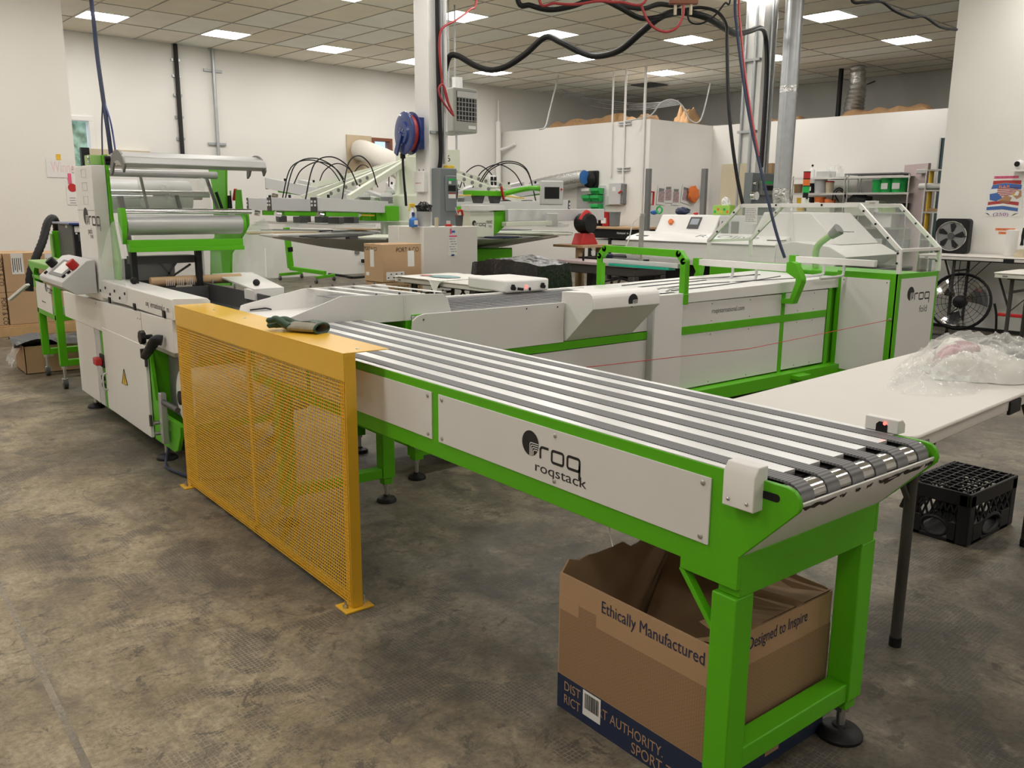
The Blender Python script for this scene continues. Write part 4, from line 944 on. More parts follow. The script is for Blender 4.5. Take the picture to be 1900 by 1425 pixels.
# ================================================================== near props
from mathutils import noise as _nz
def folding_table(label, A, rot, L, Wd, h, inset=.3, inset2=None, edge2=.11, group=None, top='table_top', th=.045, braces=True, latch=True):
    """A = world xy of one corner; length runs along rot, width to its left"""
    t = thing('folding_table', label, 'table', (A[0], A[1], 0), group=group); t.rotation_euler = (0, 0, rot); t['_off'] = (0, 0, 0)
    part(t, 'table_top', G().prism(rrect(0, L, 0, Wd, .04, 5), 'z', h-.012, h), top, .005)
    part(t, 'rim', G().prism(rrect(.006, L-.006, .006, Wd-.006, .036, 5), 'z', h-th, h-.012), top, .003)
    part(t, 'under_rail', G().box(.1, L-.1, .05, .08, h-th-.012, h-th).box(.1, L-.1, Wd-.08, Wd-.05, h-th-.012, h-th), 'table_leg')
    for x in (inset, L-(inset2 or inset)):
        for y in (.11, Wd-(.11 if x < L/2 else edge2)):
            l_ = part(t, 'leg', G().cyl((x, y, 0.012), (x, y, h-th), .0165, 12), 'table_leg'); part(t, 'foot_cap', G().cyl((x, y, 0), (x, y, .03), .0185, 12), 'black', sub=l_)
        part(t, 'leg_crossbar', G().cyl((x, .11, h*.80), (x, Wd-.11, h*.80), .011, 10), 'table_leg')
        if braces:
            s_ = 1 if x < L/2 else -1
            for y in (.13, Wd-.13): part(t, 'brace', G().bar((x, y, h*.60), (x+s_*(-.20 if False else .26), y, h-th-.004), .018, .006), 'table_leg')
            part(t, 'brace_link', G().bar((x, .11, h*.62), (x-s_*.12, .16, h-th-.004), .02, .008), 'table_leg')
    if latch:
        for y in (-.0005, Wd-.0095): part(t, 'latch', G().box(L*.5-.05, L*.5+.05, y, y+.01, h-th-.012, h-.014), 'black', .002)
        part(t, 'maker_badge', G().prism(rrect(.075, .115, h-.036, h-.022, .006), 'y', .0045, .008), 'mid_grey')
    return t
folding_table('off white folding table beside the stacking conveyor end, holding a plastic bag', (2.159, 1.030), R(4.2), 1.56, .58, .74, inset=.30, inset2=.07, edge2=.025)
# plastic bag with folded shirts on the table
def heap(cx, cy, rx, ry, h, z0, seed, amp=.02, rot=0., flat=2.2):
    """crumpled heap on a table: plateau with sharp creases of height amp"""
    def fn(u, v):
        a = 2*math.pi*u; r = v
        w = 1+.20*_nz.noise(Vector((math.cos(a)*2, math.sin(a)*2, seed+4)))+.06*_nz.noise(Vector((math.cos(a)*7, math.sin(a)*7, seed)))
        x, y = rx*r*math.cos(a)*w, ry*r*math.sin(a)*w; p = Vector((x, y, seed)); p = p+Vector((_nz.noise(p*9), _nz.noise(p*9+Vector((5, 5, 5))), 0))*.05
        k = max(0, 1-r**flat)
        cr = sum((1-abs(_nz.noise(Vector((p.x*f_, p.y*f_, seed+f_))))*2.2)*g_ for f_, g_ in ((7, .5), (15, .32), (31, .2)))
        z = z0+h*k*(.66+.45*_nz.noise(Vector((p.x*4, p.y*4, seed+9))))+amp*(cr-.45)*min(1, 5*(1-r))+.002
        c_, s_ = math.cos(rot), math.sin(rot)
        return Vector((cx+x*c_-y*s_, cy+x*s_+y*c_, max(z0+.0008, z)))
    return fn
bg = thing('bag_of_shirts', 'clear plastic bag of folded white printed shirts on the near folding table', 'bag', (3.30, 1.40, .74))
mat('shirt_print', (.56, .42, .44), .8, var=.6, scale=40)
hb = ZP(1845, 690, .742)
part(bg, 'shirts', G().grid(heap(3.24, 1.33, .24, .19, .13, .741, 2., .025, 0, 5.), 90, 26), 'cloth_white')
part(bg, 'printed_shirt', G().grid(heap(3.19, 1.38, .14, .09, .15, .744, 5., .025, 0, 4.), 60, 16), 'shirt_print')
part(bg, 'bag_film', G().grid(heap(3.21, 1.33, .30, .25, .15, .741, 8., .06, 0, 3.4), 170, 50), 'film', smooth=False)
part(bg, 'bag_tail', G().grid(heap(2.92, 1.34, .24, .15, .035, .741, 14., .055, R(15), 4.), 150, 40), 'clear', smooth=False)
# milk crate
def crate(label, x0, x1, y0, y1, z0, h):
    t = thing('milk_crate', label, 'crate', ((x0+x1)/2, (y0+y1)/2, z0)); z1 = z0+h; w = .012
    part(t, 'upper_band', G().box(x0, x1, y0, y0+w, z1-.062, z1-.006).box(x0, x1, y1-w, y1, z1-.062, z1-.006).box(x0, x0+w, y0+w, y1-w, z1-.062, z1-.006).box(x1-w, x1, y0+w, y1-w, z1-.062, z1-.006), 'black', .003)
    part(t, 'lip', G().prism(rrect(x0+.012, x1-.012, y0+.012, y1-.012, .02), 'z', z1-.006, z1-.002), 'black_matte', smooth=False) if False else None
    for cx in (x0, x1-.05):
        for cyy in (y0, y1-.05): part(t, 'corner_post', G().box(cx, cx+.05, cyy, cyy+.05, z0+.002, z1-.01), 'black', .006)
    for side in range(4):
        L = (x1-x0) if side < 2 else (y1-y0)
        def P(s, z, d=0.):
            return ((x0+s, (y0+d if side == 0 else y1-d), z) if side < 2 else ((x0+d if side == 2 else x1-d), y0+s, z))
        g = G()
        for s0, s1 in ((.05, L*.30), (L*.70, L-.05)): g.bar(P(s0, z0+.045, .006), P(s1, z0+.045, .006), .012, .085, up=(0, 0, 1))
        g.bar(P(.05, z0+.008, .006), P(L-.05, z0+.008, .006), .012, .016)
        part(t, 'lower_band', g, 'black', .002)
        ring = [P(L/2+L*.2*math.cos(R(a)), z0+.055+.038*math.sin(R(a)), .006) for a in range(0, 361, 20)]
        part(t, 'handle_ring', G().tube(ring, .008, 8), 'black')
        n = 6
        for k in range(n):
            a, b = .05+(L-.1)*k/n, .05+(L-.1)*(k+1)/n
            part(t, 'lattice_bar', G().bar(P(a, z0+.085, .006), P(b, z1-.06, .006), .007, .007), 'black'); part(t, 'lattice_bar', G().bar(P(b, z0+.085, .006), P(a, z1-.06, .006), .007, .007), 'black')
    for k in range(10):
        x = x0+.03+(x1-x0-.06)*k/9; part(t, 'grid_bar', G().bar((x, y0+.015, z1-.003), (x, y1-.015, z1-.003), .005, .006), 'black')
    for k in range(7):
        y = y0+.025+(y1-y0-.05)*k/6; part(t, 'grid_bar', G().bar((x0+.015, y, z1-.004), (x1-.015, y, z1-.004), .005, .006), 'black')
    part(t, 'inner_shadow_floor', G().box(x0+.012, x1-.012, y0+.012, y1-.012, z0, z0+.003), 'black')
crate('black plastic milk crate turned upside down under the near folding table', 3.43, 3.865, 1.385, 1.655, 0, .225)

# open garment carton below the conveyor end
BX0, BX1, BY0, BY1, BH = 1.410, 1.880, 1.058, 1.560, .385
cb = thing('garment_carton', 'open printed garment carton under the stacking conveyor end', 'box', (1.645, 1.31, 0)); w = .005
part(cb, 'front_wall', G().box(BX0, BX0+w, BY0, BY1, 0, BH), 'card', smooth=False)
sdw = part(cb, 'side_wall', G().box(BX0+w, BX1-w, BY0, BY0+w, 0, BH), 'card', smooth=False)
rim = [(BX0+w, 0), (BX1-w, 0), (BX1-w, BH+.03)]+[(BX1-w-(BX1-BX0)*k/14, BH+.02+.035*_nz.noise(Vector((k*.9, 2, 1)))) for k in range(1, 14)]+[(BX0+w, BH)]
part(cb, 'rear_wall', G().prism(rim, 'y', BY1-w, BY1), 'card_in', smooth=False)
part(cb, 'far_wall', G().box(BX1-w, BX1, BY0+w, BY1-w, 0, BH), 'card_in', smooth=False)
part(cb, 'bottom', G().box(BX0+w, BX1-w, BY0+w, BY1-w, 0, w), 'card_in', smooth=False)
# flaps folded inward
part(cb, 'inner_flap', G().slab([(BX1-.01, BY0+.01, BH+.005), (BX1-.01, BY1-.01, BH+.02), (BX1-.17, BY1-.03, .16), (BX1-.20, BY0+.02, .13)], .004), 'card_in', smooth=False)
nt_ = 22; edge = []
for k in range(nt_+1):
    u = k/nt_; x = BX1-.012-(BX1-BX0-.06)*u
    edge.append((x, BY0+.17+.05*_nz.noise(Vector((k*.45, 3, 3)))-.10*u*u+.012*(k % 2), BH-.02-.02*u+.03*_nz.noise(Vector((k*.6, 7, 1)))))
g = G()
for k in range(nt_):
    x0, x1 = edge[k][0], edge[k+1][0]; zt = lambda u: BH+.004-.035*max(0, math.sin(u*9))*(u > .3)
    g.add([(x0, BY0+.003, zt(k/nt_)), (x1, BY0+.003, zt((k+1)/nt_)), edge[k+1], edge[k]], [[0, 1, 2, 3]])
part(cb, 'torn_flap', g, 'card', smooth=False, label='torn cardboard flap folded inward')
part(cb, 'corner_flap', G().slab([(BX1-.006, BY0+.02, BH+.004), (BX1-.006, BY0+.28, BH+.012), (BX1-.09, BY0+.24, BH-.05), (BX1-.12, BY0+.05, BH-.07)], .003), 'card_tan', smooth=False)
# print on the two faces we see
def face(name, s0, s1, z0, z1, m, side, lift=.0006, sub=None):
    if side == 'f': g_ = G().box(BX0-lift, BX0, BY1-s1, BY1-s0, z0, z1)
    else: g_ = G().box(BX0+s0, BX0+s1, BY0-lift, BY0, z0, z1)
    return part(cb, name, g_, m, smooth=False)
LF, LS = BY1-BY0, BX1-BX0
face('dash_print', .004, LF-.002, .10, .318, 'card_print', 'f'); face('dash_print', .002, LS-.002, .10, .30, 'card_print', 's')
face('navy_band', .0, LF, .0, .098, 'navy', 'f', .0008); face('navy_band', .0, LS, .0, .098, 'navy', 's', .0008)
face('plain_tab', .0, .075, .285, .325, 'card', 'f', .001); face('plain_tab', .14, .50, .285, .33, 'card', 'f', .001)
def ctext(s, side, s0, z, wd, h, m, name='lettering'):
    g_ = G()
    if side == 'f': text(g_, s, (BX0-.0013, BY1-s0, z), (0, -1, 0), (0, 0, 1), w=wd, h=h)
    else: text(g_, s, (BX0+s0, BY0-.0013, z), (1, 0, 0), (0, 0, 1), w=wd, h=h)
    part(cb, name, g_, m, smooth=False)
mat('ink_tan', (.42, .26, .15), .8)
mat('ink_faint', (.07, .06, .06), .8)
_a, _b = XP(1117, 1136, BX0), XP(1308, 1222, BX0); ctext('Ethically Manufactured', 'f', BY1-_a.y, _a.z, _a.y-_b.y, .032, 'ink_navy')
_a, _b = YP(1388, 1206, BY0), YP(1497, 1150, BY0); ctext('Designed to Inspire', 's', _a.x-BX0, _a.z, _b.x-_a.x, .030, 'ink_navy')
ctext('DIST', 'f', .028, .060, .062, .026, 'ink_tan'); ctext('RICT', 'f', .028, .022, .062, .026, 'ink_tan')
ctext('PORT AUTHORITY.', 'f', .115, .048, .26, .027, 'ink_tan'); ctext('SPORT-TEK', 'f', .275, .008, .17, .030, 'ink_tan')
ctext('PORT &', 's', .01, .045, .10, .026, 'ink_faint'); ctext('COMPANY', 's', .01, .015, .10, .020, 'ink_faint')
ctext('Corner', 's', .155, .035, .06, .018, 'ink_faint'); face('badge', .222, .277, .025, .06, 'ink_tan', 's', .0012); ctext('MERCER', 's', .33, .055, .10, .022, 'ink_faint'); ctext('METTLE', 's', .33, .025, .10, .022, 'ink_faint')
lb = face('barcode_label', .100, .165, .025, .095, 'sticky', 'f', .0016)
rb = random.Random(11); s_ = .107
while s_ < .158:
    ww = rb.choice((.0008, .0014, .0022)); part(cb, 'barcode_line', G().box(BX0-.0020, BX0-.0016, BY1-s_-ww, BY1-s_, .045, .088), 'ink', smooth=False, sub=lb); s_ += ww+rb.choice((.001, .0018))

# work glove on the guard
a, b = ZP(597, 615, .875), ZP(502, 607, .875); e1 = (b-a); gl = e1.length; e1.normalize(); e2 = Vector((0, 0, 1)).cross(e1); e3 = Vector((0, 0, 1))
gv = thing('work_glove', 'grey knit work glove with green rubber palm on the yellow guard', 'glove', tuple(a*.5+b*.5-Vector((0, 0, .005))))
def gpt(s, t, z): return a+e1*(s*gl)+e2*t+e3*z
sec = [(0, .040, .017), (.12, .043, .018), (.3, .044, .021), (.5, .045, .019), (.64, .038, .013)]
g = G(); n = 16; vs = []
for s_, wd, ht in sec:
    for k in range(n):
        an = 2*math.pi*k/n; vs.append(gpt(s_, wd*math.cos(an)+.004*_nz.noise(Vector((s_*9, k, 1))), -.006+.017+ht*math.sin(an)*(.9+.25*_nz.noise(Vector((s_*7, k*.7, 2))))))
fs = [[i*n+k, i*n+(k+1) % n, (i+1)*n+(k+1) % n, (i+1)*n+k] for i in range(len(sec)-1) for k in range(n)]+[list(range((len(sec)-1)*n, len(sec)*n))]
g.add(vs, fs); part(gv, 'knit_body', g, 'glove_knit')
part(gv, 'cuff', G().tube([gpt(.0, .043*math.cos(R(k)), .011+.019*math.sin(R(k))) for k in range(0, 361, 20)], .0045, 8), 'glove_green')
for t, s1, zz in ((-.040, .90, .007), (-.014, 1.02, .022), (.014, 1.0, .008), (.038, .92, .030)):
    part(gv, 'finger', G().tube([gpt(.52, t*.85, .013), gpt(.72, t, zz+.008), gpt(.88*s1, t*1.05, zz+.004), gpt(s1, t, zz)], [.0135]*5+[.0125]*6+[.011]*6+[.006]*2, 10, 6), 'glove_green')
part(gv, 'thumb', G().tube([gpt(.25, -.03, .012), gpt(.45, -.055, .012), gpt(.62, -.052, .010)], [.014]*6+[.012]*5+[.006]*2, 10, 6), 'glove_green')
part(gv, 'palm_patch', G().grid(lambda u, v: gpt(.02+.42*u, -.036+.03*v, .0295+.004*math.sin(3*u)), 6, 4), 'glove_green')

solo('loose_string', G().tube([XP(1130, 972, 1.42), XP(1132, 990, 1.42), XP(1137, 1014, 1.42)], .0016, 5, 4), 'sticky', 'loose white string hanging below the conveyor rail', 'string')
# ================================================================== middle ground: column, half wall, cartons, table
def scol(name, label, corner, s1, s2, m='white_paint'):
    p, q = corner; return solo(name, G().box(p, p+s2, q, q+s1, 0, CEIL), m, label, None, loc=(p, q, 0), room=True, kind='structure', bevel=.004)
C1 = rD(798, 380, 8.5); cp, cq = C1.x, C1.y
scol('support_column', 'white square column rising from the half wall', (cp, cq), .23, .23)
K = rD(785, 421, 8.0); kp, kq, kz = K.x, K.y, K.z
hw = thing('wall_half', None, None, (kp+.3, kq+.3, 0), True, kind='structure')
part(hw, 'half_wall_body', G().box(kp, kp+.66, kq, cq+.0, 0, kz).box(kp, cp, cq, kq+.58, 0, kz).box(cp+.23, kp+.66, cq, kq+.58, 0, kz).box(cp, cp+.23, cq+.23, kq+.58, 0, kz), 'white_wall_box', .004)
nt = thing('taped_notice', 'white handwritten notice with pink and blue tape on the half wall', 'note', (kp+.45, kq-.004, .85), True)
part(nt, 'sheet', G().box(kp+.295, kp+.40, kq-.003, kq-.001, .86, 1.05), 'paper')
for k, (a, b, c, d, m) in enumerate(((.315, .335, 1.065, 1.115, 'pink'), (.335, .375, 1.075, 1.095, 'blue_bright'), (.305, .40, 1.035, 1.05, 'pink'), (.33, .365, .855, .87, 'blue'))): part(nt, 'tape', G().box(kp+a, kp+b, kq-.005, kq-.003, c, d), m)
for k in range(6):
    g = G(); scribble(g, Vector((kp+.305+.01*(k % 3), kq-.0036, 1.01-.024*k)), (1, 0, 0), (0, 0, 1), .07, .010); part(nt, 'handwriting', g, 'ink', smooth=False)
# things on the half wall
def jug(label, c, r, h, m, neck=None, cap=None):
    t = thing('bottle', label, 'bottle', c, True)
    part(t, 'body', G().lathe(c, [(r*.95, 0), (r, .01), (r, h*.62), (r*.85, h*.74), (r*.35, h*.86), (r*.3, h)], 16), m)
    if cap: part(t, 'cap', G().lathe((c[0], c[1], c[2]+h), [(r*.36, 0), (r*.36, .03), (r*.2, .035)], 12), cap)
    return t
v = rQ(766, 412, kq+.16); b = jug('white spray bottle with yellow trigger and blue base on the half wall', (v.x, v.y, kz), .034, .18, 'sticky')
part(b, 'trigger', G().box(v.x-.035, v.x+.02, v.y-.012, v.y+.012, kz+.18, kz+.215).bar((v.x-.03, v.y, kz+.19), (v.x-.045, v.y, kz+.145), .012, .012), 'yellow_bright', .004)
v = rQ(767, 416, kq+.08); b = jug('blue jug with a white label on the half wall', (v.x, v.y, kz), .042, .10, 'blue_bright', cap='blue'); part(b, 'label', G().box(v.x-.02, v.x+.02, v.y-.0435, v.y-.0415, kz+.02, kz+.06), 'sticky')
v = rQ(787, 416, kq+.09); tb = thing('trash_tub', 'clear plastic tub lined with a black bag on the half wall', 'bin', (v.x, v.y, kz), True)
mat('tub_clear', (.55, .55, .55), .3)
part(tb, 'tub', G().lathe((v.x, v.y, kz), [(.055, 0), (.058, .004), (.072, .135), (.076, .14)], 20), 'tub_clear')
def blob(c, rx, ry, rz, seed, k=.25):
    c = Vector(c)
    def fn(u, w_):
        a, t = 2*math.pi*u, math.pi*w_; d = Vector((math.sin(t)*math.cos(a), math.sin(t)*math.sin(a), math.cos(t)))
        r = 1+k*(_nz.noise(d*2.2+Vector((seed, 0, 0)))+.6*abs(_nz.noise(d*5+Vector((0, seed, 0))))); return c+Vector((d.x*rx*r, d.y*ry*r, d.z*rz*r))
    return fn
part(tb, 'black_liner', G().grid(blob((v.x, v.y, kz+.165), .07, .07, .055, 3., .5), 28, 16), 'bag_black', smooth=False)
v = rQ(810, 418, kq+.02); solo('cardboard_tube', G().cyl((v.x, v.y, kz), (v.x, v.y, kz+.085), .019, 14), 'beige_box', 'short pale cardboard tube beside the grey switch box', 'tube', room=True)
v = rQ(832, 418, kq+.05); t = thing('tape_roll', 'red tape roll under a small glass jar on the half wall', 'tape', (v.x, v.y, kz), True)
part(t, 'roll', G().lathe((v.x, v.y, kz), [(.035, 0), (.036, .002), (.036, .02), (.03, .022)], 16), 'red'); part(t, 'jar', G().cyl((v.x, v.y, kz+.022), (v.x, v.y, kz+.055), .02, 12), 'tub_clear')
v = rQ(852, 415, kq+.12); t = thing('tool_cup', 'dark cup holding red handled tools on the half wall', 'cup', (v.x, v.y, kz), True)
part(t, 'cup', G().lathe((v.x, v.y, kz), [(.032, 0), (.04, .10), (.042, .105)], 14), 'dark_grey'); part(t, 'red_handle', G().tube([(v.x-.03, v.y, kz+.09), (v.x-.01, v.y, kz+.14), (v.x+.03, v.y, kz+.15), (v.x+.045, v.y, kz+.10)], .012, 8, 5), 'red'); part(t, 'blade', G().bar((v.x-.02, v.y-.02, kz+.08), (v.x-.06, v.y-.02, kz+.18), .012, .004), 'steel')
# boxes on the column
v0, v1 = rQ(801, 308, cq-.02), rQ(845, 415, cq-.02)
es = thing('disconnect_switch', 'tall grey electrical disconnect box on the white column', 'switch box', (cp+.12, cq-.08, kz), True)
a, b_, z0, z1 = cp+.02, cp+.23, kz+.002, rQ(825, 312, cq-.1).z
part(es, 'enclosure', G().box(a, b_, cq-.14, cq-.002, z0, z1), 'elec_grey', .008)
part(es, 'cover', G().box(a+.06, b_-.012, cq-.155, cq-.14, z0+.14, z1-.07), 'elec_grey', .012)
part(es, 'name_plate', G().box(a+.09, b_-.03, cq-.157, cq-.155, z1-.12, z1-.10), 'green_tub'); part(es, 'label', G().box(a+.095, a+.125, cq-.157, cq-.155, z1-.15, z1-.125), 'sticky'); part(es, 'label', G().box(a+.09, b_-.03, cq-.157, cq-.155, z1-.29, z1-.25), 'sticky')
part(es, 'breaker', G().box(a+.09, b_-.03, cq-.16, cq-.155, z1-.22, z1-.165), 'black'); part(es, 'red_stripe', G().box(a+.09, b_-.03, cq-.1575, cq-.155, z1-.245, z1-.238), 'red'); part(es, 'side_lever', G().tube([(b_+.005, cq-.10, z1-.14), (b_+.02, cq-.11, z1-.22), (b_+.015, cq-.1, z1-.30)], .014, 8, 5), 'black')
solo('yellow_tape', G().box(a+.13, b_+.0, cq-.10, cq-.03, z1+.0, z1+.03), 'yellow_bright', 'yellow tape strip on top of the grey disconnect box', 'tape', room=True, bevel=.004)
wb = thing('thermostat_box', 'white wall box with red lettering on the column face', 'control box', (cp-.05, cq+.12, 1.4), True)
z0, z1 = rP(780, 357, cp).z, rP(780, 318, cp).z
part(wb, 'housing', G().box(cp-.05, cp-.001, cq+.03, cq+.20, z0, z1), 'white_paint', .006); g = G(); scribble(g, Vector((cp-.051, cq+.17, (z0+z1)/2-.02)), (0, -1, 0), (0, 0, 1), .09, .012); part(wb, 'lettering', g, 'red', smooth=False)
for q in (cq+.07, cq+.14): part(wb, 'antenna_nub', G().cyl((cp-.025, q, z1), (cp-.025, q, z1+.02), .006, 8), 'mid_grey')
# vertical run of cable and conduit on the column
cab = [(cp+.10, cq-.03, z1+.0 if False else rQ(805, 312, cq-.05).z), (cp+.11, cq-.04, 1.9), (cp+.095, cq-.03, 2.6), (cp+.09, cq-.03, CEIL)]
solo('column_cable', G().tube(cab, .022, 10, 8), 'black', 'thick black cable running up the white column', 'cable', room=True)
solo('conduit', G().cyl((cp+.165, cq-.025, kz+.6), (cp+.165, cq-.025, CEIL), .014, 10), 'galv', 'bare steel conduit running up the white column beside the black cable', 'conduit', room=True)
solo('strut_bracket', G().box(cp-.0+.005, cp+.225, cq-.018, cq-.002, 2.02, 2.045), 'galv', 'short steel strut clamping the cable to the white column', 'bracket', room=True)
# red air hose on the column
rh = [rQ(px, py, cq-.07) for px, py in ((884, 0), (872, 18), (845, 38), (826, 48), (817, 60), (815, 90), (819, 140), (822, 158))]
rh = [Vector((rh[0].x+.05, rh[0].y, CEIL))]+rh
solo('red_air_hose', G().tube(rh, .011, 8, 6), 'red_hose', 'red air hose coming down the white column from the ceiling', 'hose', room=True)
lp = [rQ(px, py, cq-.075) for px, py in ((823, 158), (829, 185), (838, 205), (842, 215), (832, 190), (826, 165), (820, 156), (814, 165), (818, 182), (832, 203), (841, 214))]
solo('red_hose_loop', G().tube(lp, .010, 8, 5), 'red_hose', 'looped end of red hose hanging on the white column', 'hose', room=True)
# blue hose reel on the column side
hr = thing('hose_reel', 'blue metal hose reel mounted on the left of the white column', 'hose reel', (cp-.15, cq+.2, 1.9), True)
rc = rD(752, 247, 8.4); ax = Vector((-.94, .12, 0)).normalized()
part(hr, 'side_disc', G().lathe(rc, [(.02, 0), (.20, .0), (.205, .012), (.19, .02), (.12, .022), (.1, .04), (.02, .042)], 32, ax=ax), 'blue')
part(hr, 'rear_disc', G().lathe(rc-ax*.075, [(.02, 0), (.20, .0), (.205, .012), (.02, .014)], 32, ax=ax), 'blue')
part(hr, 'hose_coil', G().lathe(rc-ax*.06, [(.10, 0), (.175, .005), (.18, .03), (.175, .055), (.10, .06)], 28, ax=ax), 'red_hose')
tx = Vector((ax.y, -ax.x, 0))
part(hr, 'support_arm', G().bar(rc+ax*.05, rc+ax*.05+Vector((0, 0, -.20))-tx*(-.11), .07, .02, up=tuple(ax)), 'blue', .006)
for k in range(5): part(hr, 'bolt', G().cyl(rc+ax*.042+Vector((0, 0, .045*math.sin(k*1.26)))+tx*(.045*math.cos(k*1.26)), rc+ax*.05+Vector((0, 0, .045*math.sin(k*1.26)))+tx*(.045*math.cos(k*1.26)), .008, 8), 'steel')
part(hr, 'wall_plate', G().box(cp-.06, cp, cq+.08, cq+.18, rc.z-.15, rc.z+.15), 'blue', .004)
hs = rc+Vector((0, 0, -.20))+tx*.06
part(hr, 'hose_guide', G().box(hs.x-.02, hs.x+.02, hs.y-.02, hs.y+.02, hs.z-.04, hs.z+.01), 'black', .006)
part(hr, 'drop_hose', G().tube([hs, hs+Vector((.0, 0, -.12)), hs+Vector((.01, .0, -.26)), hs+Vector((.02, .0, -.38))], .012, 8, 5), 'black'); part(hr, 'air_gun', G().bar(hs+Vector((.02, 0, -.36)), hs+Vector((.03, 0, -.5)), .022, .022), 'black', .006)
# cartons in the middle
K2 = rD(710, 455, 7.4)
cl2 = ['hidden bottom', 'second', 'topmost']
for k in range(3):
    z0 = .0+.333*k; z1 = z0+.33; dx = .0 if k == 2 else .012
    t = thing('carton', 'brown shipping carton left of the half wall, %s of its stack' % ('topmost' if k == 2 else 'middle' if k == 1 else 'lowest'), 'box', (K2.x+.2, K2.y+.15, z0), True, 'cartons by the half wall')
    a, b, c, d = K2.x+dx, K2.x+.41+dx, K2.y, K2.y+.30
    part(t, 'box', G().box(a, b, c, d, z0+.001, z1), 'card_tan', .004); part(t, 'tape', G().box(a, b, c+.13, c+.18, z1, z1+.001), 'card')
    g = G(); text(g, 'PORT & CO', (a-.0012, d-.01, z1-.06), (0, -1, 0), (0, 0, 1), w=.20, h=.035); part(t, 'lettering', g, 'ink_brown', smooth=False)
    g = G(); text(g, 'PORT & CO', (a+.14, c-.0012, z1-.07), (1, 0, 0), (0, 0, 1), w=.24, h=.04); part(t, 'lettering', g, 'ink_brown', smooth=False)
    if k:
        part(t, 'shipping_label', G().box(a-.002, a-.0006, d-.16, d-.10, z1-.2, z1-.05), 'sticky'); part(t, 'shipping_label', G().box(a+.26, a+.33, c-.002, c-.0006, z1-.20, z1-.06), 'sticky')
        s = part(t, 'long_label', G().box(a+.03, a+.22, c-.002, c-.0006, z0+.02, z0+.09), 'sticky')
        for kk in range(6): part(t, 'barcode_line', G().box(a+.045+.028*kk, a+.06+.028*kk, c-.0026, c-.002, z0+.035+.03*(kk % 2), z0+.045+.03*(kk % 2)), 'ink', sub=s)
        part(t, 'small_label', G().box(a-.002, a-.0006, d-.08, d-.03, z0+.05, z0+.08), 'sticky')
# small folding table with a shirt
v = W(4.16, 6.12); mt = folding_table('short white folding table with a printed shirt laid on it, in the middle', (v.x, v.y), RA-R(90), 1.2, .62, .74, inset=.18, latch=True)
sh = thing('printed_shirt', 'white shirt with faded red and blue print on the middle folding table', 'shirt', (4.5, 5.8, .741), True)
part(sh, 'cloth', G().grid(lambda u, v_: Vector((4.14+.62*v_, 6.05-.62*u, .7425+.006*abs(_nz.noise(Vector((u*4, v_*4, 1)))))), 20, 16), 'cloth_white')
part(sh, 'hanging_corner', G().grid(lambda u, v_: Vector((4.142-.012*v_, 5.62-.26*u*(1-.0*v_)+.12*v_*(u-.5), .743-.11*v_*(1-abs(2*u-1))-.004*v_)), 10, 6), 'cloth_white')
mat('print_teal', (.25, .38, .40), .8, var=.4, scale=20); mat('print_red', (.55, .25, .22), .8, var=.4, scale=20)
part(sh, 'print', G().prism([(4.40+.10*math.cos(R(a)), 5.70+.17*math.sin(R(a))) for a in range(0, 360, 20)], 'z', .7495, .7502), 'print_teal'); part(sh, 'print', G().prism([(4.36+.05*math.cos(R(a)), 5.90+.08*math.sin(R(a))) for a in range(0, 360, 30)], 'z', .7495, .7502), 'print_red')
# heap under black plastic behind the transfer conveyor
solo('covered_pile', G().grid(lambda u, v_: Vector((4.95+.5*v_+.03*_nz.noise(Vector((u*6, v_*5, 3))), 6.15-1.0*u, max(.0, (.82+.05*math.sin(3.1*u)+.03*_nz.noise(Vector((u*3, v_*3, 7)))+.014*abs(_nz.noise(Vector((u*12, v_*9, 2)))))*min(1, 14*min(u, 1-u, v_, 1-v_))))), 70, 34), 'bag_black', 'low pile wrapped in shiny black plastic behind the switch box', 'covered pile', room=True)
# ================================================================== rotary screen printing press
PC = rD(765, 430, 11.5); pcx, pcy = PC.x, PC.y
ps = thing('printing_press', 'large rotary screen printing press with radial arms and green carriages', 'machine', (pcx, pcy, 0), True)
part(ps, 'base_frame', G().lathe((pcx, pcy, 0), [(.75, 0), (.75, .12), (.42, .16), (.42, .60)], 8), 'green')
part(ps, 'base_cabinet', G().box(pcx-.42, pcx+.42, pcy-.42, pcy+.42, .25, .80), 'green', .01)
part(ps, 'cone_skirt', G().lathe((pcx, pcy, 0), [(.45, .70), (1.2, .80), (1.98, .945), (2.0, .955), (1.2, .86), (.45, .76)], 40), 'press_grey')
part(ps, 'hub', G().lathe((pcx, pcy, 0), [(.42, .80), (.42, 1.12), (.34, 1.14), (.34, 1.45), (.22, 1.48), (.20, 1.95), (.1, 1.97)], 14), 'ivory')
def pol(r, th, z): return Vector((pcx+r*math.cos(th), pcy+r*math.sin(th), z))
def rbox(g, r0, r1, th, w, z0, z1, dz=0., off=0.):
    d = Vector((math.cos(th), math.sin(th), 0)); n = Vector((-d.y, d.x, 0)); c = Vector((pcx, pcy, 0))+n*off
    vs = []
    for z_, in ((0,), (1,)):
        for r, s in ((r0, -1), (r1, -1), (r1, 1), (r0, 1)):
            zz = (z0 if z_ == 0 else z1)+dz*(r-r0)/(r1-r0); vs.append(c+d*r+n*(s*w/2)+Vector((0, 0, zz)))
    return g.add(vs, [[0, 3, 2, 1], [4, 5, 6, 7], [0, 1, 5, 4], [1, 2, 6, 5], [2, 3, 7, 6], [3, 0, 4, 7]])
NS = 18; TH0 = R(137.8+6)
PM = 2*['ivory', 'card_tan', 'cloth_white', 'dark_grey', 'ivory', 'card_tan', 'navy', 'ivory', 'cloth_white', 'dark_grey', 'ivory', 'navy', 'ivory', 'cloth_white']
cam_dir = math.atan2(-pcy, -pcx)
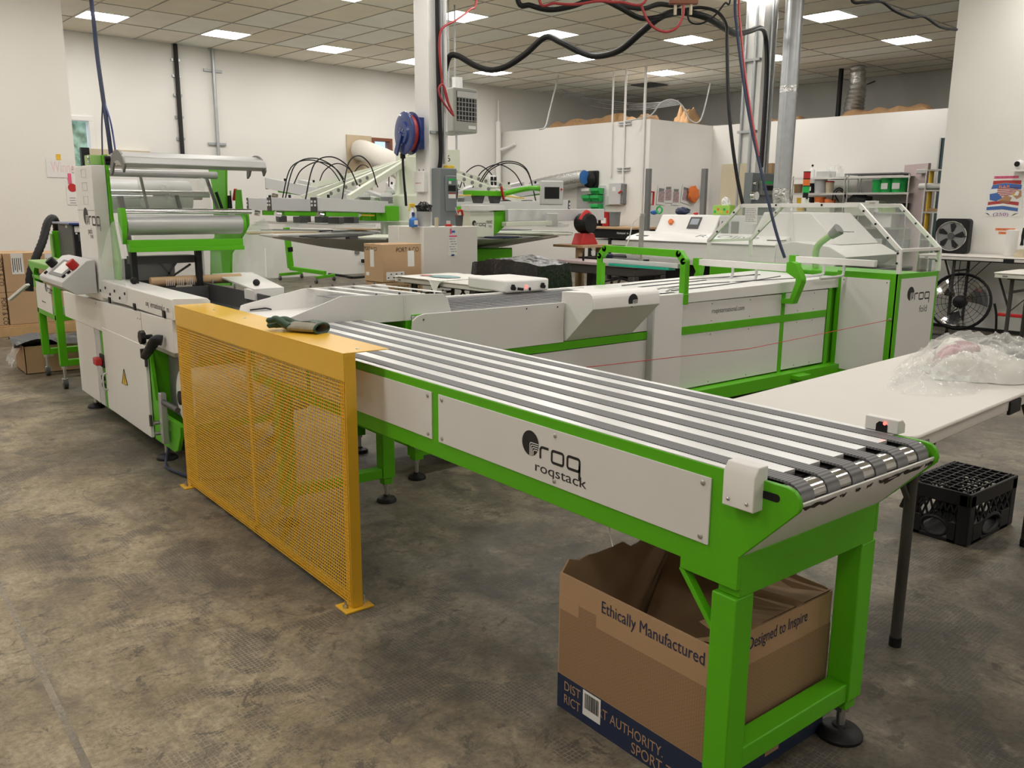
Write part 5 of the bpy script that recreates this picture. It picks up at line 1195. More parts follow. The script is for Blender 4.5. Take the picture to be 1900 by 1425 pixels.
for k in range(NS):
    th = TH0+2*math.pi*k/NS
    rel = (th-cam_dir+math.pi) % (2*math.pi)-math.pi           # 0 = towards the viewer
    pa = part(ps, 'pallet_arm', rbox(G(), .5, 1.5, th, .06, .93, .965), 'press_grey')
    part(ps, 'pallet', rbox(G(), 1.25, 2.15, th, .40, .972, .990), PM[k], .004)
    if abs(rel) < R(24) or R(24) < rel < R(60): continue      # open loading stations face us
    up = .10 if abs(rel) > R(95) else .0
    z0 = 1.235 if abs(rel) < R(100) else 1.29; lift = .26 if abs(rel) > R(100) else .03
    hd_ = part(ps, 'print_head', rbox(G(), .62, 2.12, th, .11, z0, z0+.145, lift), 'press_grey', .004)
    part(ps, 'head_keypad', rbox(G(), 2.122, 2.13, th, .085, z0+lift-.01, z0+.145+lift, 0), 'dark_grey', .002, sub=hd_)
    for a_, b_ in ((-.022, .10), (.022, .10), (-.022, .06), (.022, .06)): part(ps, 'key', rbox(G(), 2.13, 2.134, th, .022, z0+lift+b_-.012, z0+lift+b_+.012, 0, a_), 'sticky', sub=hd_)
    part(ps, 'head_knob', G().cyl(pol(1.85, th, z0+.15+lift*.8), pol(1.85, th, z0+.185+lift*.8), .016, 8), 'black', sub=hd_)
    # squeegee carriage across the head
    zc = z0+lift*.75; nn_ = Vector((-math.sin(th), math.cos(th), 0))
    part(ps, 'carriage_bar', rbox(G(), 1.30, 1.95, th, .07, zc-.065, zc-.012, lift*.3), 'green', .006)
    for rr in (1.42, 1.72): part(ps, 'carriage_block', rbox(G(), rr-.05, rr+.05, th, .16, zc-.14, zc-.066), 'dark_grey', .004)
    for rr in (1.24, 1.98): part(ps, 'chrome_clamp', G().cyl(pol(rr, th, zc-.04), pol(rr+.07, th, zc-.03), .03, 8), 'chrome')
    part(ps, 'screen_frame', rbox(rbox(G(), 1.28, 2.08, th, .025, 1.075, 1.11, 0, -.24), 1.28, 2.08, th, .025, 1.075, 1.11, 0, .24), 'alu'); part(ps, 'screen_frame_end', rbox(rbox(G(), 1.28, 1.31, th, .46, 1.075, 1.11), 2.05, 2.08, th, .46, 1.075, 1.11), 'alu')
    part(ps, 'yellow_rod', G().cyl(pol(.92, th, zc-.05), pol(1.22, th, zc-.045), .012, 6), 'yellow_bright')
    # ivory tie arm with round holes down from the hub
    ar = part(ps, 'tie_arm', G().bar(pol(.16, th, 1.88), pol(1.45, th, z0+.16+lift*.5), .055, .075, up=(0, 0, 1)), 'ivory', .004)
    dd = (pol(1.45, th, z0+.16+lift*.5)-pol(.16, th, 1.88)); nn = Vector((-math.sin(th), math.cos(th), 0))
    if k % 2 == 0:
        for j in range(6):
            c_ = pol(.16, th, 1.88)+dd*(.45+.085*j)
            part(ps, 'arm_hole', G().cyl(c_-nn*.0285, c_+nn*.0285, .024, 12), 'mid_grey', sub=ar)
    # air hose arching from hub to head
    m = [pol(.9, th+.04, 1.58), pol(1.05, th+.05, 1.80), pol(1.3, th+.05, 1.90), pol(1.55, th+.05, 1.80), pol(1.68, th+.04, z0+.14+lift*.7)]
    part(ps, 'air_hose', G().tube(m, .008, 6, 7), 'black')
    if k % 3 == 0:
        mo = part(ps, 'motor', G().lathe(pol(.62, th, z0+.10), [(.07, 0), (.075, .01), (.075, .12), (.06, .15), (.02, .155)], 14), 'press_grey')
        part(ps, 'motor_fins', G().lathe(pol(.62, th, z0+.10), [(.08, .02), (.08, .03), (.076, .03), (.076, .05), (.08, .05), (.08, .06), (.076, .06), (.076, .08), (.08, .08), (.08, .10)], 14), 'mid_grey', sub=mo)
    part(ps, 'green_gusset', rbox(G(), .45, .75, th, .16, z0-.10, z0+.09), 'green', .01)
_v = rD(912, 476, 10.4); part(ps, 'base_beam', G().cbox((_v.x, _v.y, _v.z), .5, .35, .20, rz=R(-42)), 'green', .008); part(ps, 'base_step', G().cbox((_v.x, _v.y, _v.z-.16), .6, .4, .14, rz=R(-42)), 'green', .008)
# station numbers on boards round the hub
for n_, px in (('4', 756), ('6', 832)):
    v = rD(px, 297, 11.2); b_ = part(ps, 'number_board', G().cbox((v.x, v.y, v.z), .30, .02, .26, rz=R(-42)), 'ivory', .004)
    d = Vector((math.cos(R(-42)), math.sin(R(-42)), 0)); nn = Vector((d.y, -d.x, 0))
    g = G(); text(g, n_, v+nn*.0115-d*.025+Vector((0, 0, -.02)), d, (0, 0, 1), h=.085); part(ps, 'lettering', g, 'ink', smooth=False, sub=b_)
# front cabinet with name, green wedge, operator screen on its arm
v0 = rD(872, 405, 9.6); vx, vy = v0.x, v0.y
fc = part(ps, 'front_cabinet', G().box(vx, vx+.36, vy, vy+.3, .98, 1.27), 'ivory', .008)
emblem(ps, (vx+.06, vy-.002, 1.14), (1, 0, 0), (0, 0, 1), .03, (0, -.001, 0), 'ivory', sub=fc)
g = G(); text(g, 'next', (vx+.24, vy-.002, 1.135), (1, 0, 0), (0, 0, 1), w=.09, h=.05); part(ps, 'lettering', g, 'ink', smooth=False, sub=fc); g = G(); text(g, 'YES', (vx+.27, vy-.002, 1.09), (1, 0, 0), (0, 0, 1), w=.05, h=.025); part(ps, 'lettering', g, 'ink', smooth=False, sub=fc)
part(ps, 'green_wedge', G().prism([(vx+.36, 1.0), (vx+.42, 1.03), (vx+.72, 1.24), (vx+.72, 1.30), (vx+.36, 1.27)], 'y', vy, vy+.12), 'green', .004)
part(ps, 'front_carriage', G().box(vx-.02, vx+.52, vy-.02, vy+.10, 1.44, 1.50), 'green', .006); part(ps, 'front_carriage_tray', G().box(vx-.03, vx+.5, vy-.03, vy+.12, 1.28, 1.34), 'alu', .004)
for s in (.08, .33): part(ps, 'front_bracket', G().prism([(vx+s, 1.44), (vx+s+.14, 1.44), (vx+s+.11, 1.36), (vx+s+.03, 1.36)], 'y', vy, vy+.08), 'dark_grey', .003)
part(ps, 'front_keypad', G().cbox((vx+.33, vy-.0, 1.60), .11, .03, .15, rx=R(-15)), 'sticky', .01)
for a_ in (-.025, .025):
    for b_ in (-.02, .035): part(ps, 'key', G().cbox((vx+.33+a_, vy-.022, 1.60+b_), .035, .01, .04), 'black', .003)
part(ps, 'red_clamp', G().bar((vx+.42, vy-.05, 1.55), (vx+.46, vy-.05, 1.40), .03, .02), 'red', .005); part(ps, 'yellow_rod', G().cyl((vx-.2, vy-.02, 1.44), (vx, vy-.02, 1.445), .008, 6), 'yellow_bright'); part(ps, 'yellow_rod', G().cyl((vx+.52, vy-.02, 1.445), (vx+.78, vy-.05, 1.42), .008, 6), 'yellow_bright')
sv = rD(1023, 358, 9.8)
part(ps, 'screen_arm', G().tube([(vx+.5, vy+.05, 1.46), (vx+.8, vy-.05, 1.53), (sv.x-.1, sv.y+.1, 1.53), (sv.x, sv.y+.06, 1.50)], .03, 8, 5), 'green')
sc_ = part(ps, 'operator_screen', G().cbox((sv.x, sv.y, sv.z), .26, .09, .27, rz=R(-36)), 'light_grey', .012)
d = Vector((math.cos(R(-36)), math.sin(R(-36)), 0)); nn = Vector((d.y, -d.x, 0))
part(ps, 'display', G().cbox(Vector((sv.x, sv.y, sv.z))+nn*.047, .17, .004, .13, rz=R(-36)), 'black', .002, sub=sc_); part(ps, 'red_button', G().cyl(Vector((sv.x, sv.y, sv.z+.04))+nn*.046+d*.108, Vector((sv.x, sv.y, sv.z+.04))+nn*.06+d*.108, .012, 10), 'red', sub=sc_)
part(ps, 'long_head', G().bar(rD(940, 400, 9.9), rD(1118, 398, 11.0), .06, .14), 'press_grey', .006); part(ps, 'head_bracket', G().cbox(rD(1024, 408, 10.2), .14, .12, .16, rz=R(-42)), 'light_grey', .01)
part(ps, 'long_screen', G().bar(rD(935, 416, 9.8), rD(1020, 414, 10.1), .10, .05), 'ivory', .004); part(ps, 'wide_pallet', rbox(G(), 1.3, 2.35, TH0+2*math.pi*7/NS, .42, 1.0, 1.02), 'ivory', .004)
# green outrigger stand with casters, left of the press
ls = thing('press_stand', 'green wheeled outrigger stand under the left edge of the printing press', 'stand', tuple(rZ(590, 524, 0)), True)
def fl(px, py): v = rZ(px, py, 0); return Vector((v.x, v.y, 0))
A_, B_ = fl(520, 520), fl(560, 516); C_, D_ = fl(587, 526), fl(620, 521); ga = (A_+B_)/2; gb = (C_+D_)/2
part(ls, 'post', G().bar(ga+Vector((.0, 0, .2)), ga+Vector((-.05, 0, .93)), .09, .09), 'green', .006); part(ls, 'post_band', G().bar(ga+Vector((-.012, 0, .50)), ga+Vector((-.018, 0, .58)), .1, .1), 'black')
part(ls, 'long_bar', G().bar(ga+Vector((0, 0, .2)), gb+Vector((0, 0, .16)), .07, .07), 'green', .006)
for a_, b_ in ((A_, B_), (C_, D_)):
    part(ls, 'cross_bar', G().bar(a_+Vector((0, 0, .10)), b_+Vector((0, 0, .10)), .05, .05), 'green', .004)
    for e in (a_, b_):
        w_ = part(ls, 'caster', G().cyl(e+Vector((-.015, .0, .04)), e+Vector((.015, 0, .04)), .04, 14), 'dark_grey'); part(ls, 'caster_fork', G().box(e.x-.02, e.x+.02, e.y-.015, e.y+.015, .04, .10), 'steel', sub=w_)
v = rZ(622, 506, 0); solo('black_post', G().cyl((v.x, v.y, 0), (v.x, v.y, .95), .03, 10), 'black', 'slim black post under the printing press rim', 'post', room=True)
v = rZ(1018, 500, 0); solo('green_post', G().box(v.x-.04, v.x+.04, v.y-.04, v.y+.04, 0, .95), 'green', 'green square post under the right side of the printing press', 'post', room=True)
cb_ = [rZ(px, py, .02) for px, py in ((605, 508), (640, 512), (655, 515), (690, 513), (700, 522), (690, 530), (720, 540), (760, 545))]
solo('floor_cable_bundle', G().tube(cb_, .022, 8, 5), 'black', 'bundle of black cables on the floor behind the cartons', 'cable', room=True)
v = rZ(672, 508, 0); solo('power_plug', G().bar((v.x, v.y, .25), (v.x+.25, v.y, .26), .07, .07), 'black', 'black power connector behind the middle cartons', 'connector', room=True, bevel=.01)
# ================================================================== back wall fittings
v0, v1 = rQ(645, 252, QB), rQ(690, 330, QB)
solo('plywood_panel', G().box(W2[0]-.02, 9.62, QB-.03, QB-.005, 1.45, 2.66), 'plywood', 'plywood panel round the white duct on the back wall', 'board', room=True, bevel=.002)
dp = [rQ(668, 279, QB-.05), rQ(676, 280, QB-.35), rQ(700, 290, QB-1.1), rQ(727, 303, QB-2.0), rQ(752, 318, QB-2.9), rQ(765, 330, QB-3.6)]
sp = spline(dp, 9); solo('flexible_duct', G().tube(sp, [.185+.012*(i % 2) for i in range(len(sp))], 18), 'duct_white', 'white flexible duct from the back wall window to the press', 'duct', room=True)
for lab, px0, m, r_, z0, z1 in (('black pipe with clamps running down the back wall', 326, 'black_matte', .035, rQ(330, 287, QB).z, CEIL), ('thin steel conduit on the back wall left of the column', 394, 'galv', .028, .9, CEIL)):
    v = rQ(px0, 130, QB); t = thing('wall_pipe', lab, 'pipe', (v.x, QB-.05, z0), True)
    part(t, 'pipe', G().cyl((v.x, QB-.05, z0), (v.x, QB-.05, z1), r_, 10), m)
    for z in ((2.4, 2.75, 3.1, 3.4, 3.65) if m == 'black_matte' else (2.35, 3.55)): part(t, 'clamp', G().box(v.x-(.07 if m == 'black_matte' else .16), v.x+(.07 if m == 'black_matte' else .16), QB-.03, QB-.005, z-.02, z+.02), 'galv')
bb = thing('wall_trunking', 'beige and black cable trunking on the back wall above the packer', 'trunking', (5.2, QB-.03, 2.0), True)
a, b = rQ(147, 275, QB), rQ(337, 284, QB); zb = a.z-.14
part(bb, 'beige_cover', G().box(a.x+.12, b.x-.55, QB-.08, QB-.005, zb-.10, zb+.14), 'beige_box', .003); part(bb, 'black_end', G().box(a.x, a.x+.12, QB-.09, QB-.005, zb-.35, zb+.15), 'black', .003); part(bb, 'black_cover', G().box(b.x-.55, b.x, QB-.08, QB-.005, zb-.02, zb+.12), 'black', .003)
v = rQ(662, 463, QB); solo('outlet', G().box(v.x-.05, v.x+.05, QB-.02, QB-.004, v.z-.09, v.z+.09), 'mid_grey', 'grey outlet box low on the back wall', 'outlet', room=True, bevel=.004)
v = rQ(617, 390, QB)
wp = thing('corner_pipe', 'white painted pipe in the back wall corner by the partition', 'pipe', (12.85, QB-.08, 0), True)
v = rQ(925, 200, QB-.08); part(wp, 'pipe', G().cyl((v.x, QB-.08, 0), (v.x, QB-.08, 3.15), .06, 12).cyl((v.x, QB-.08, 3.15), (v.x, QB-.08, 3.6), .02, 8), 'white_paint'); part(wp, 'branch', G().tube([(v.x, QB-.1, 2.55), (v.x+.08, QB-.3, 2.60), (v.x+.1, QB-.5, 2.66)], .03, 8, 4), 'white_paint')
# unit heater hung from the ceiling
hv = rD(842, 240, 11.0)
uh = thing('unit_heater', 'grey gas unit heater hung from the ceiling behind the column', 'heater', (hv.x+.2, hv.y+.3, hv.z-.02), True)
hz0, hz1 = hv.z-.03, rD(842, 163, 11.0).z
part(uh, 'cabinet', G().box(hv.x, hv.x+.40, hv.y, hv.y+.55, hz0, hz1), 'heater', .02)
part(uh, 'grille_opening', G().box(hv.x+.05, hv.x+.37, hv.y-.006, hv.y+.0, hz0+.14, hz1-.04), 'black')
for k in range(7): part(uh, 'louvre', G().box(hv.x+.05, hv.x+.37, hv.y-.014, hv.y-.004, hz0+.15+.055*k, hz0+.158+.055*k), 'heater')
for k in range(6): part(uh, 'heat_tube', G().box(hv.x+.075+.052*k, hv.x+.095+.052*k, hv.y-.010, hv.y-.002, hz0+.14, hz1-.12), 'mid_grey')
part(uh, 'top_louvre', G().box(hv.x+.05, hv.x+.37, hv.y-.02, hv.y-.004, hz1-.12, hz1-.045), 'light_grey', .004); part(uh, 'badge', G().box(hv.x+.24, hv.x+.36, hv.y-.008, hv.y, hz0+.05, hz0+.09), 'sticky')
part(uh, 'flue', G().cyl((hv.x+.26, hv.y+.25, hz1), (hv.x+.26, hv.y+.25, hz1+.16), .07, 16), 'alu'); part(uh, 'hanger_rod', G().cyl((hv.x+.08, hv.y+.2, hz1), (hv.x+.08, hv.y+.2, CEIL), .01, 6).cyl((hv.x+.34, hv.y+.4, hz1), (hv.x+.34, hv.y+.4, CEIL), .01, 6), 'galv')
part(uh, 'fan_shroud', G().lathe((hv.x-.005, hv.y+.30, hz0+.10), [(.14, 0), (.14, .03), (.05, .06)], 20, ax=(-1, 0, 0)), 'teal_post')
v = rD(865, 290, 11.2); solo('heater_conduit', G().cyl((hv.x+.12, hv.y+.1, 1.2), (hv.x+.12, hv.y+.1, hz0), .014, 8), 'galv', 'steel conduit hanging below the unit heater', 'conduit', room=True)
# ================================================================== on the near partition
PP = 13.03
sb = thing('safety_switch', 'grey safety switch with red lever on the near partition', 'switch box', (PP-.1, 11.3, 1.35), True)
a, b = rP(1137, 340, PP), rP(1160, 380, PP)
part(sb, 'enclosure', G().box(PP-.12, PP-.002, b.y+.03, a.y, b.z, a.z), 'light_grey', .01); part(sb, 'side_flange', G().box(PP-.10, PP-.002, b.y-.03, b.y+.03, b.z+.02, a.z-.02), 'mid_grey', .006); part(sb, 'lever', G().bar((PP-.14, b.y+.06, b.z+.22), (PP-.14, b.y-.02, b.z+.26), .03, .03), 'red', .006); part(sb, 'label', G().box(PP-.122, PP-.12, a.y-.18, a.y-.10, b.z+.26, b.z+.34), 'sticky')
for lab, px, top, bot, r_ in (('white conduit rising from the safety switch on the partition', 1158, CEIL, a.z, .022), ('thin white conduit left of the safety switch on the partition', 1135, CEIL, 1.9, .018), ('white conduit at the corner of the partition', 1194, CEIL, .9, .026)):
    v = rP(px, 260, PP-.03); t = thing('partition_conduit', lab, 'conduit', (PP-.03, v.y, bot), True); part(t, 'tube', G().cyl((PP-.03, v.y, bot), (PP-.03, v.y, top), r_, 8), 'white_paint')
    if px == 1158:
        for z in (2.05, 2.9): part(t, 'strut', G().box(PP-.045, PP-.004, v.y-.16, v.y+.16, z-.03, z-.01), 'light_grey'); part(t, 'strut', G().box(PP-.045, PP-.004, v.y-.16, v.y+.16, z+.015, z+.035), 'light_grey')
v = rP(1131, 372, PP); solo('junction_box', G().box(PP-.06, PP-.002, v.y-.07, v.y+.07, v.z-.09, v.z+.09), 'light_grey', 'small grey junction box left of the safety switch', 'box', room=True, bevel=.005)
v = rP(1101, 333, PP); fn_ = thing('wall_fan', 'black wall fan on the near partition above the green bins', 'fan', (PP-.1, v.y, v.z-.2), True)
part(fn_, 'bracket', G().box(PP-.05, PP-.002, v.y-.16, v.y+.10, v.z-.17, v.z+.17), 'black', .02); part(fn_, 'shroud', G().lathe((PP-.05, v.y+.04, v.z), [(.17, 0), (.165, .04), (.10, .09), (.05, .12), (.02, .13)], 20, ax=(-1, 0, 0)), 'black')
sp = [rP(x, y, PP-.25) for x, y in ((990, 347), (1010, 342), (1050, 334), (1072, 330), (1084, 329))]; sp = spline(sp, 8)
fd_ = thing('foil_duct', 'silver foil duct lying along the partition near the wall fan', 'duct', tuple(sp[16]), True); part(fd_, 'tube', G().tube(sp, [.14+.006*(i % 2) for i in range(len(sp))], 14), 'foil'); part(fd_, 'blue_cap', G().cyl(sp[-1], sp[-1]+Vector((0, -.01, 0)), .135, 16), 'blue_bright')
# rail of hanging green bins
br_ = thing('bin_rail', 'louvred wall panel for small bins on the near partition', 'rack', (PP-.02, 12.0, 1.1), True)
a, b = rP(1072, 345, PP), rP(1122, 412, PP)
part(br_, 'back_panel', G().box(PP-.02, PP-.002, b.y, a.y, b.z, a.z), 'light_grey', .003)
for k in range(6): part(br_, 'louvre', G().box(PP-.035, PP-.02, b.y+.02, a.y-.02, b.z+.05+.12*k, b.z+.065+.12*k), 'light_grey')
bn = None
for r_, z in enumerate((a.z-.05, a.z-.19, a.z-.36, a.z-.52)):
    for cidx in range(2 if r_ < 3 else 1):
        q0 = b.y+.02+.24*cidx
        if r_ > 1 and cidx: continue
        t = thing('hanging_bin', '%s plastic parts bin hung on the bin rail, row %s from the top, %s' % ('white' if (r_ == 0 and cidx) else 'green', ('one', 'two', 'three', 'four')[r_], 'left' if cidx else 'right'), 'bin', (PP-.1, q0+.1, z-.1), True, 'bins on the partition rail')
        part(t, 'tray', G().prism([(PP-.04, z-.12), (PP-.14, z-.12), (PP-.20, z-.03), (PP-.20, z-.0), (PP-.04, z+.0)], 'y', q0, q0+.21), 'light_grey' if (r_ == 0 and cidx) else 'green_tub', .004); part(t, 'front_lip', G().box(PP-.205, PP-.195, q0, q0+.21, z-.06, z-.02), 'green_tub' if not (r_ == 0 and cidx) else 'white_paint', .002)
# bench with drawers and buckets by the partition
bq = rP(1090, 440, PP-.6)
wk = thing('drawer_bench', 'bench with black edged top and stacked pale drawers by the partition', 'bench', (12.5, 11.2, 0), True)
a, b = rP(1090, 433, 12.3), rP(1178, 433, 12.3)
part(wk, 'top', G().prism(rrect(12.2, 13.0, b.y, a.y, .12), 'z', .93, .975), 'card_tan', .008); part(wk, 'black_apron', G().box(12.25, 12.95, b.y+.05, a.y-.05, .76, .93), 'black', .006)
g = G(); scribble(g, Vector((12.246, (a.y+b.y)/2-.2, .84)), (0, -1, 0), (0, 0, 1), .28, .04); part(wk, 'lettering', g, 'paper', smooth=False)
for k in range(6): part(wk, 'drawer', G().box(12.3, 12.9, b.y+.1, a.y-.05, .10+.108*k, .19+.108*k), 'cloth_white' if k % 2 else 'beige_box', .004)
for q in (b.y+.08, (a.y+b.y)/2, a.y-.08): part(wk, 'leg', G().box(12.27, 12.33, q-.03, q+.03, 0, .76), 'black', .004)
for lab, px, m, m2 in (('black ink bucket with white label on the drawer bench', 1111, 'black', 'sticky'), ('red ink bucket on the drawer bench', 1126, 'red', 'sticky'), ('dark grey square tub on the drawer bench', 1140, 'elec_grey', None)):
    v = rP(px, 425, 12.5); t = thing('ink_bucket', lab, 'bucket', (12.5, v.y, .975), True); h = .27
    part(t, 'pail', G().lathe((12.5, v.y, .976), [(.085, 0), (.095, .01), (.108, h-.02), (.115, h-.02), (.115, h), (.10, h)], 18), m)
    if m2: part(t, 'label', G().cbox((12.402, v.y-.0, 1.08), .03, .11, .10), m2)
# tables of dark plastic, chair base
v = W(*rZ(1035, 482, .72).xy); tv = rZ(1032, 481, .72)
dt = thing('utility_table', 'brown topped dark plastic table behind the green arch', 'table', (tv.x+.3, tv.y-.5, 0), True)
part(dt, 'top', G().box(tv.x, tv.x+.62, tv.y-1.2, tv.y, .68, .72), 'pink_door', .01); part(dt, 'skirt', G().box(tv.x+.03, tv.x+.59, tv.y-1.17, tv.y-.03, .58, .68), 'table_leg', .01)
for p in (tv.x+.03, tv.x+.5):
    for q in (tv.y-1.17, tv.y-.12): part(dt, 'leg', G().box(p, p+.09, q, q+.09, 0, .58), 'table_leg', .008)
solo('spray_tip', G().lathe((tv.x+.02, tv.y-.42, .72), [(.01, 0), (.014, .03), (.006, .11)], 8), 'black', 'small black tool standing on the brown utility table', 'tool', room=True)
st = thing('black_tray', 'black tray with a wrapped tool on the rear of the utility table', 'tray', (tv.x+.55, tv.y-.3, .721), True)
part(st, 'board', G().box(tv.x+.35, tv.x+.62, tv.y-.9, tv.y-.02, .721, .74), 'black', .004); part(st, 'tool', G().bar((tv.x+.5, tv.y-.2, .77), (tv.x+.5, tv.y-.42, .76), .07, .05), 'navy', .01)
v = rZ(1150, 527, .03); ch = thing('chair_base', 'black five star swivel chair base behind the green arch', 'chair', (v.x, v.y, 0), True)
for k in range(5):
    a_ = k*2*math.pi/5; e = Vector((v.x+.28*math.cos(a_), v.y+.28*math.sin(a_), .07)); part(ch, 'spoke', G().bar((v.x, v.y, .13), e, .04, .03), 'black', .004); part(ch, 'caster', G().ball(e-Vector((0, 0, .04)), .028, 10), 'black')
part(ch, 'post', G().cyl((v.x, v.y, .12), (v.x, v.y, .45), .025, 10), 'black'); part(ch, 'seat', G().prism(rrect(v.x-.22, v.x+.22, v.y-.22, v.y+.22, .08), 'z', .45, .53), 'black_matte', .02)
dv = thing('tape_dispenser', 'red and black heavy roll dispenser at the press edge', 'dispenser', tuple(rD(1085, 432, 10.6)), True)
v = rD(1085, 440, 10.6); part(dv, 'base', G().prism([(v.x-.16, v.z-.09), (v.x+.16, v.z-.09), (v.x+.08, v.z+.05), (v.x-.10, v.z+.05)], 'y', v.y-.08, v.y+.08), 'red', .01); part(dv, 'hub', G().lathe((v.x, v.y-.10, v.z+.17), [(.11, 0), (.12, .03), (.12, .17), (.10, .2)], 16, axis='y'), 'black'); part(dv, 'red_guard', G().tube([(v.x-.1, v.y-.02, v.z+.2), (v.x, v.y-.02, v.z+.30), (v.x+.1, v.y-.02, v.z+.22)], .035, 8, 5), 'red')
solo('side_table', G().box(v.x-.25, v.x+.30, v.y-.2, v.y+.3, v.z-.12, v.z-.09).box(v.x-.2, v.x-.14, v.y-.1, v.y-.04, 0, v.z-.12).box(v.x+.16, v.x+.22, v.y-.1, v.y-.04, 0, v.z-.12).box(v.x+.16, v.x+.22, v.y+.2, v.y+.26, 0, v.z-.12), 'card_tan', 'narrow stand with dark legs holding the red dispenser', 'stand', room=True)
# ================================================================== conveyor dryer
DP = 8.5
dy = thing('textile_dryer', 'long white conveyor dryer with control console behind the folding machine', 'machine', (9.2, 6.1, 0), True)
q0, q1 = rP(1440, 453, DP).y, rP(1163, 440, DP).y
part(dy, 'lower_box', G().box(DP+.12, DP+1.3, q0, q1-.02, .08, .70), 'black', .004)
part(dy, 'front_band', G().box(DP-.01, DP+1.35, q0, q1, .72, .925), 'white_paint', .006)
part(dy, 'lid', G().prism([(DP-.02, .925), (DP+1.36, .925), (DP+1.36, 1.0), (DP+.35, 1.03), (DP+.02, .965)], 'y', q0, q1+.01), 'white_paint', .006)
part(dy, 'lid_seam', G().box(DP-.022, DP-.012, q0, q1, .915, .922), 'mid_grey')
part(dy, 'lower_lip', G().box(DP-.015, DP+.1, q0+.2, q1-.02, .66, .72), 'light_grey', .004)
a, b = rP(1218, 432, DP+.45), rP(1326, 434, DP+.45)
cs = part(dy, 'control_console', G().prism([(DP+.40, 1.0), (DP+.95, 1.0), (DP+.95, 1.24), (DP+.55, 1.24)], 'y', b.y, a.y), 'white_paint', .015)
def on_con(t, q): return Vector((DP+.40+.15*t-.004, q, 1.0+.24*t))
v = rP(1247, 413, DP+.5); w_ = rP(1290, 415, DP+.5); nn = Vector((-.85, 0, .53))
part(dy, 'stop_button', G().cyl(on_con(.6, v.y), on_con(.6, v.y)+nn*.03, .035, 14), 'orange', sub=cs)
part(dy, 'touch_screen', G().slab([on_con(.30, w_.y+.085), on_con(.88, w_.y+.085), on_con(.88, w_.y-.085), on_con(.30, w_.y-.085)], .006, nn), 'dark_grey', sub=cs); part(dy, 'display', G().slab([on_con(.5, w_.y+.06)+nn*.007, on_con(.8, w_.y+.06)+nn*.007, on_con(.8, w_.y-.06)+nn*.007, on_con(.5, w_.y-.06)+nn*.007], .001, nn), 'screen', sub=cs)
part(dy, 'louvre_panel', G().box(DP+.5, DP+.95, b.y-.50, b.y-.02, 1.0, 1.24), 'light_grey', .01); 
for k in range(2): part(dy, 'vent', G().box(DP+.49, DP+.5, b.y-.16-.14*k, b.y-.06-.14*k, 1.03, 1.17), 'mid_grey', .003)
g = G(); v = rP(1290, 437, DP+.1); text(g, 'R. Olive', (DP+.12, v.y+.02, .986), (0, -1, 0), (.97, 0, .2), w=.85, h=.12); part(dy, 'script_lettering', g, 'elec_grey', smooth=False)
g = G(); v = rP(1172, 475, DP-.02); text(g, 'BBC', (DP-.017, v.y, .745), (0, -1, 0), (0, 0, 1), w=.13, h=.055); part(dy, 'red_badge', g, 'red', smooth=False)
for px in (1180, 1425): v = rP(px, 442, DP); part(dy, 'slot', G().box(DP+.06, DP+.18, v.y-.12, v.y+.05, .975, .985), 'dark_grey')
# exhaust hood and outfeed
hp_ = DP+.30; hl0, hl1, hr1, hr0 = (rP(px, 420, hp_).y for px in (1392, 1416, 1502, 1562)); hzt = rP(1450, 394, hp_).z
part(dy, 'hood', G().prism([(hr0, .95), (hl0, .95), (hl1, hzt), (hr1, hzt)], 'x', hp_, DP+1.2), 'white_paint', .01)
part(dy, 'hood_rib', G().prism([(hl1-.30, .96), (hl1-.40, .96), (hl1-.36, hzt+.003), (hl1-.32, hzt+.003)], 'x', hp_-.012, hp_+.01), 'panel_white', .003)
oq = rP(1572, 470, DP).y
part(dy, 'outfeed_cover', G().prism([(q0, .72), (q0, .94), (q0-.2, .98), (oq+.2, .94), (oq, .84), (oq+.15, .72)], 'x', DP, DP+1.2), 'panel_white', .006)
part(dy, 'outfeed_belt', G().box(DP+.1, DP+1.25, oq-.15, q0-.5, .66, .71), 'black', .01); part(dy, 'outfeed_frame', G().box(DP+.05, DP+1.3, oq, q0, .08, .64), 'dark_grey', .004)
# round steel duct rising from the hood
dx = rD(1465, 150, 9.6); dq = W(dx.x, dx.y)
ds = thing('round_duct', 'round galvanised steel duct rising from the dryer to the ceiling', 'duct', (dx.x, dx.y, 1.29), True)
part(ds, 'pipe', G().cyl((dx.x, dx.y, 1.55), (dx.x, dx.y, CEIL), .098, 28), 'galv'); part(ds, 'seam', G().box(dx.x-.10, dx.x-.094, dx.y-.006, dx.y+.006, 1.6, CEIL), 'galv')
part(ds, 'tape_band', G().cyl((dx.x, dx.y, 2.60), (dx.x, dx.y, 2.67), .1005, 28), 'foil'); ff = [(dx.x, dx.y, 1.55), (dx.x, dx.y, 1.46), (dx.x+.02, dx.y-.02, 1.36), (dx.x+.06, dx.y-.06, 1.29)]
part(ds, 'foil_elbow', G().tube(ff, .102, 20, 5), 'foil')
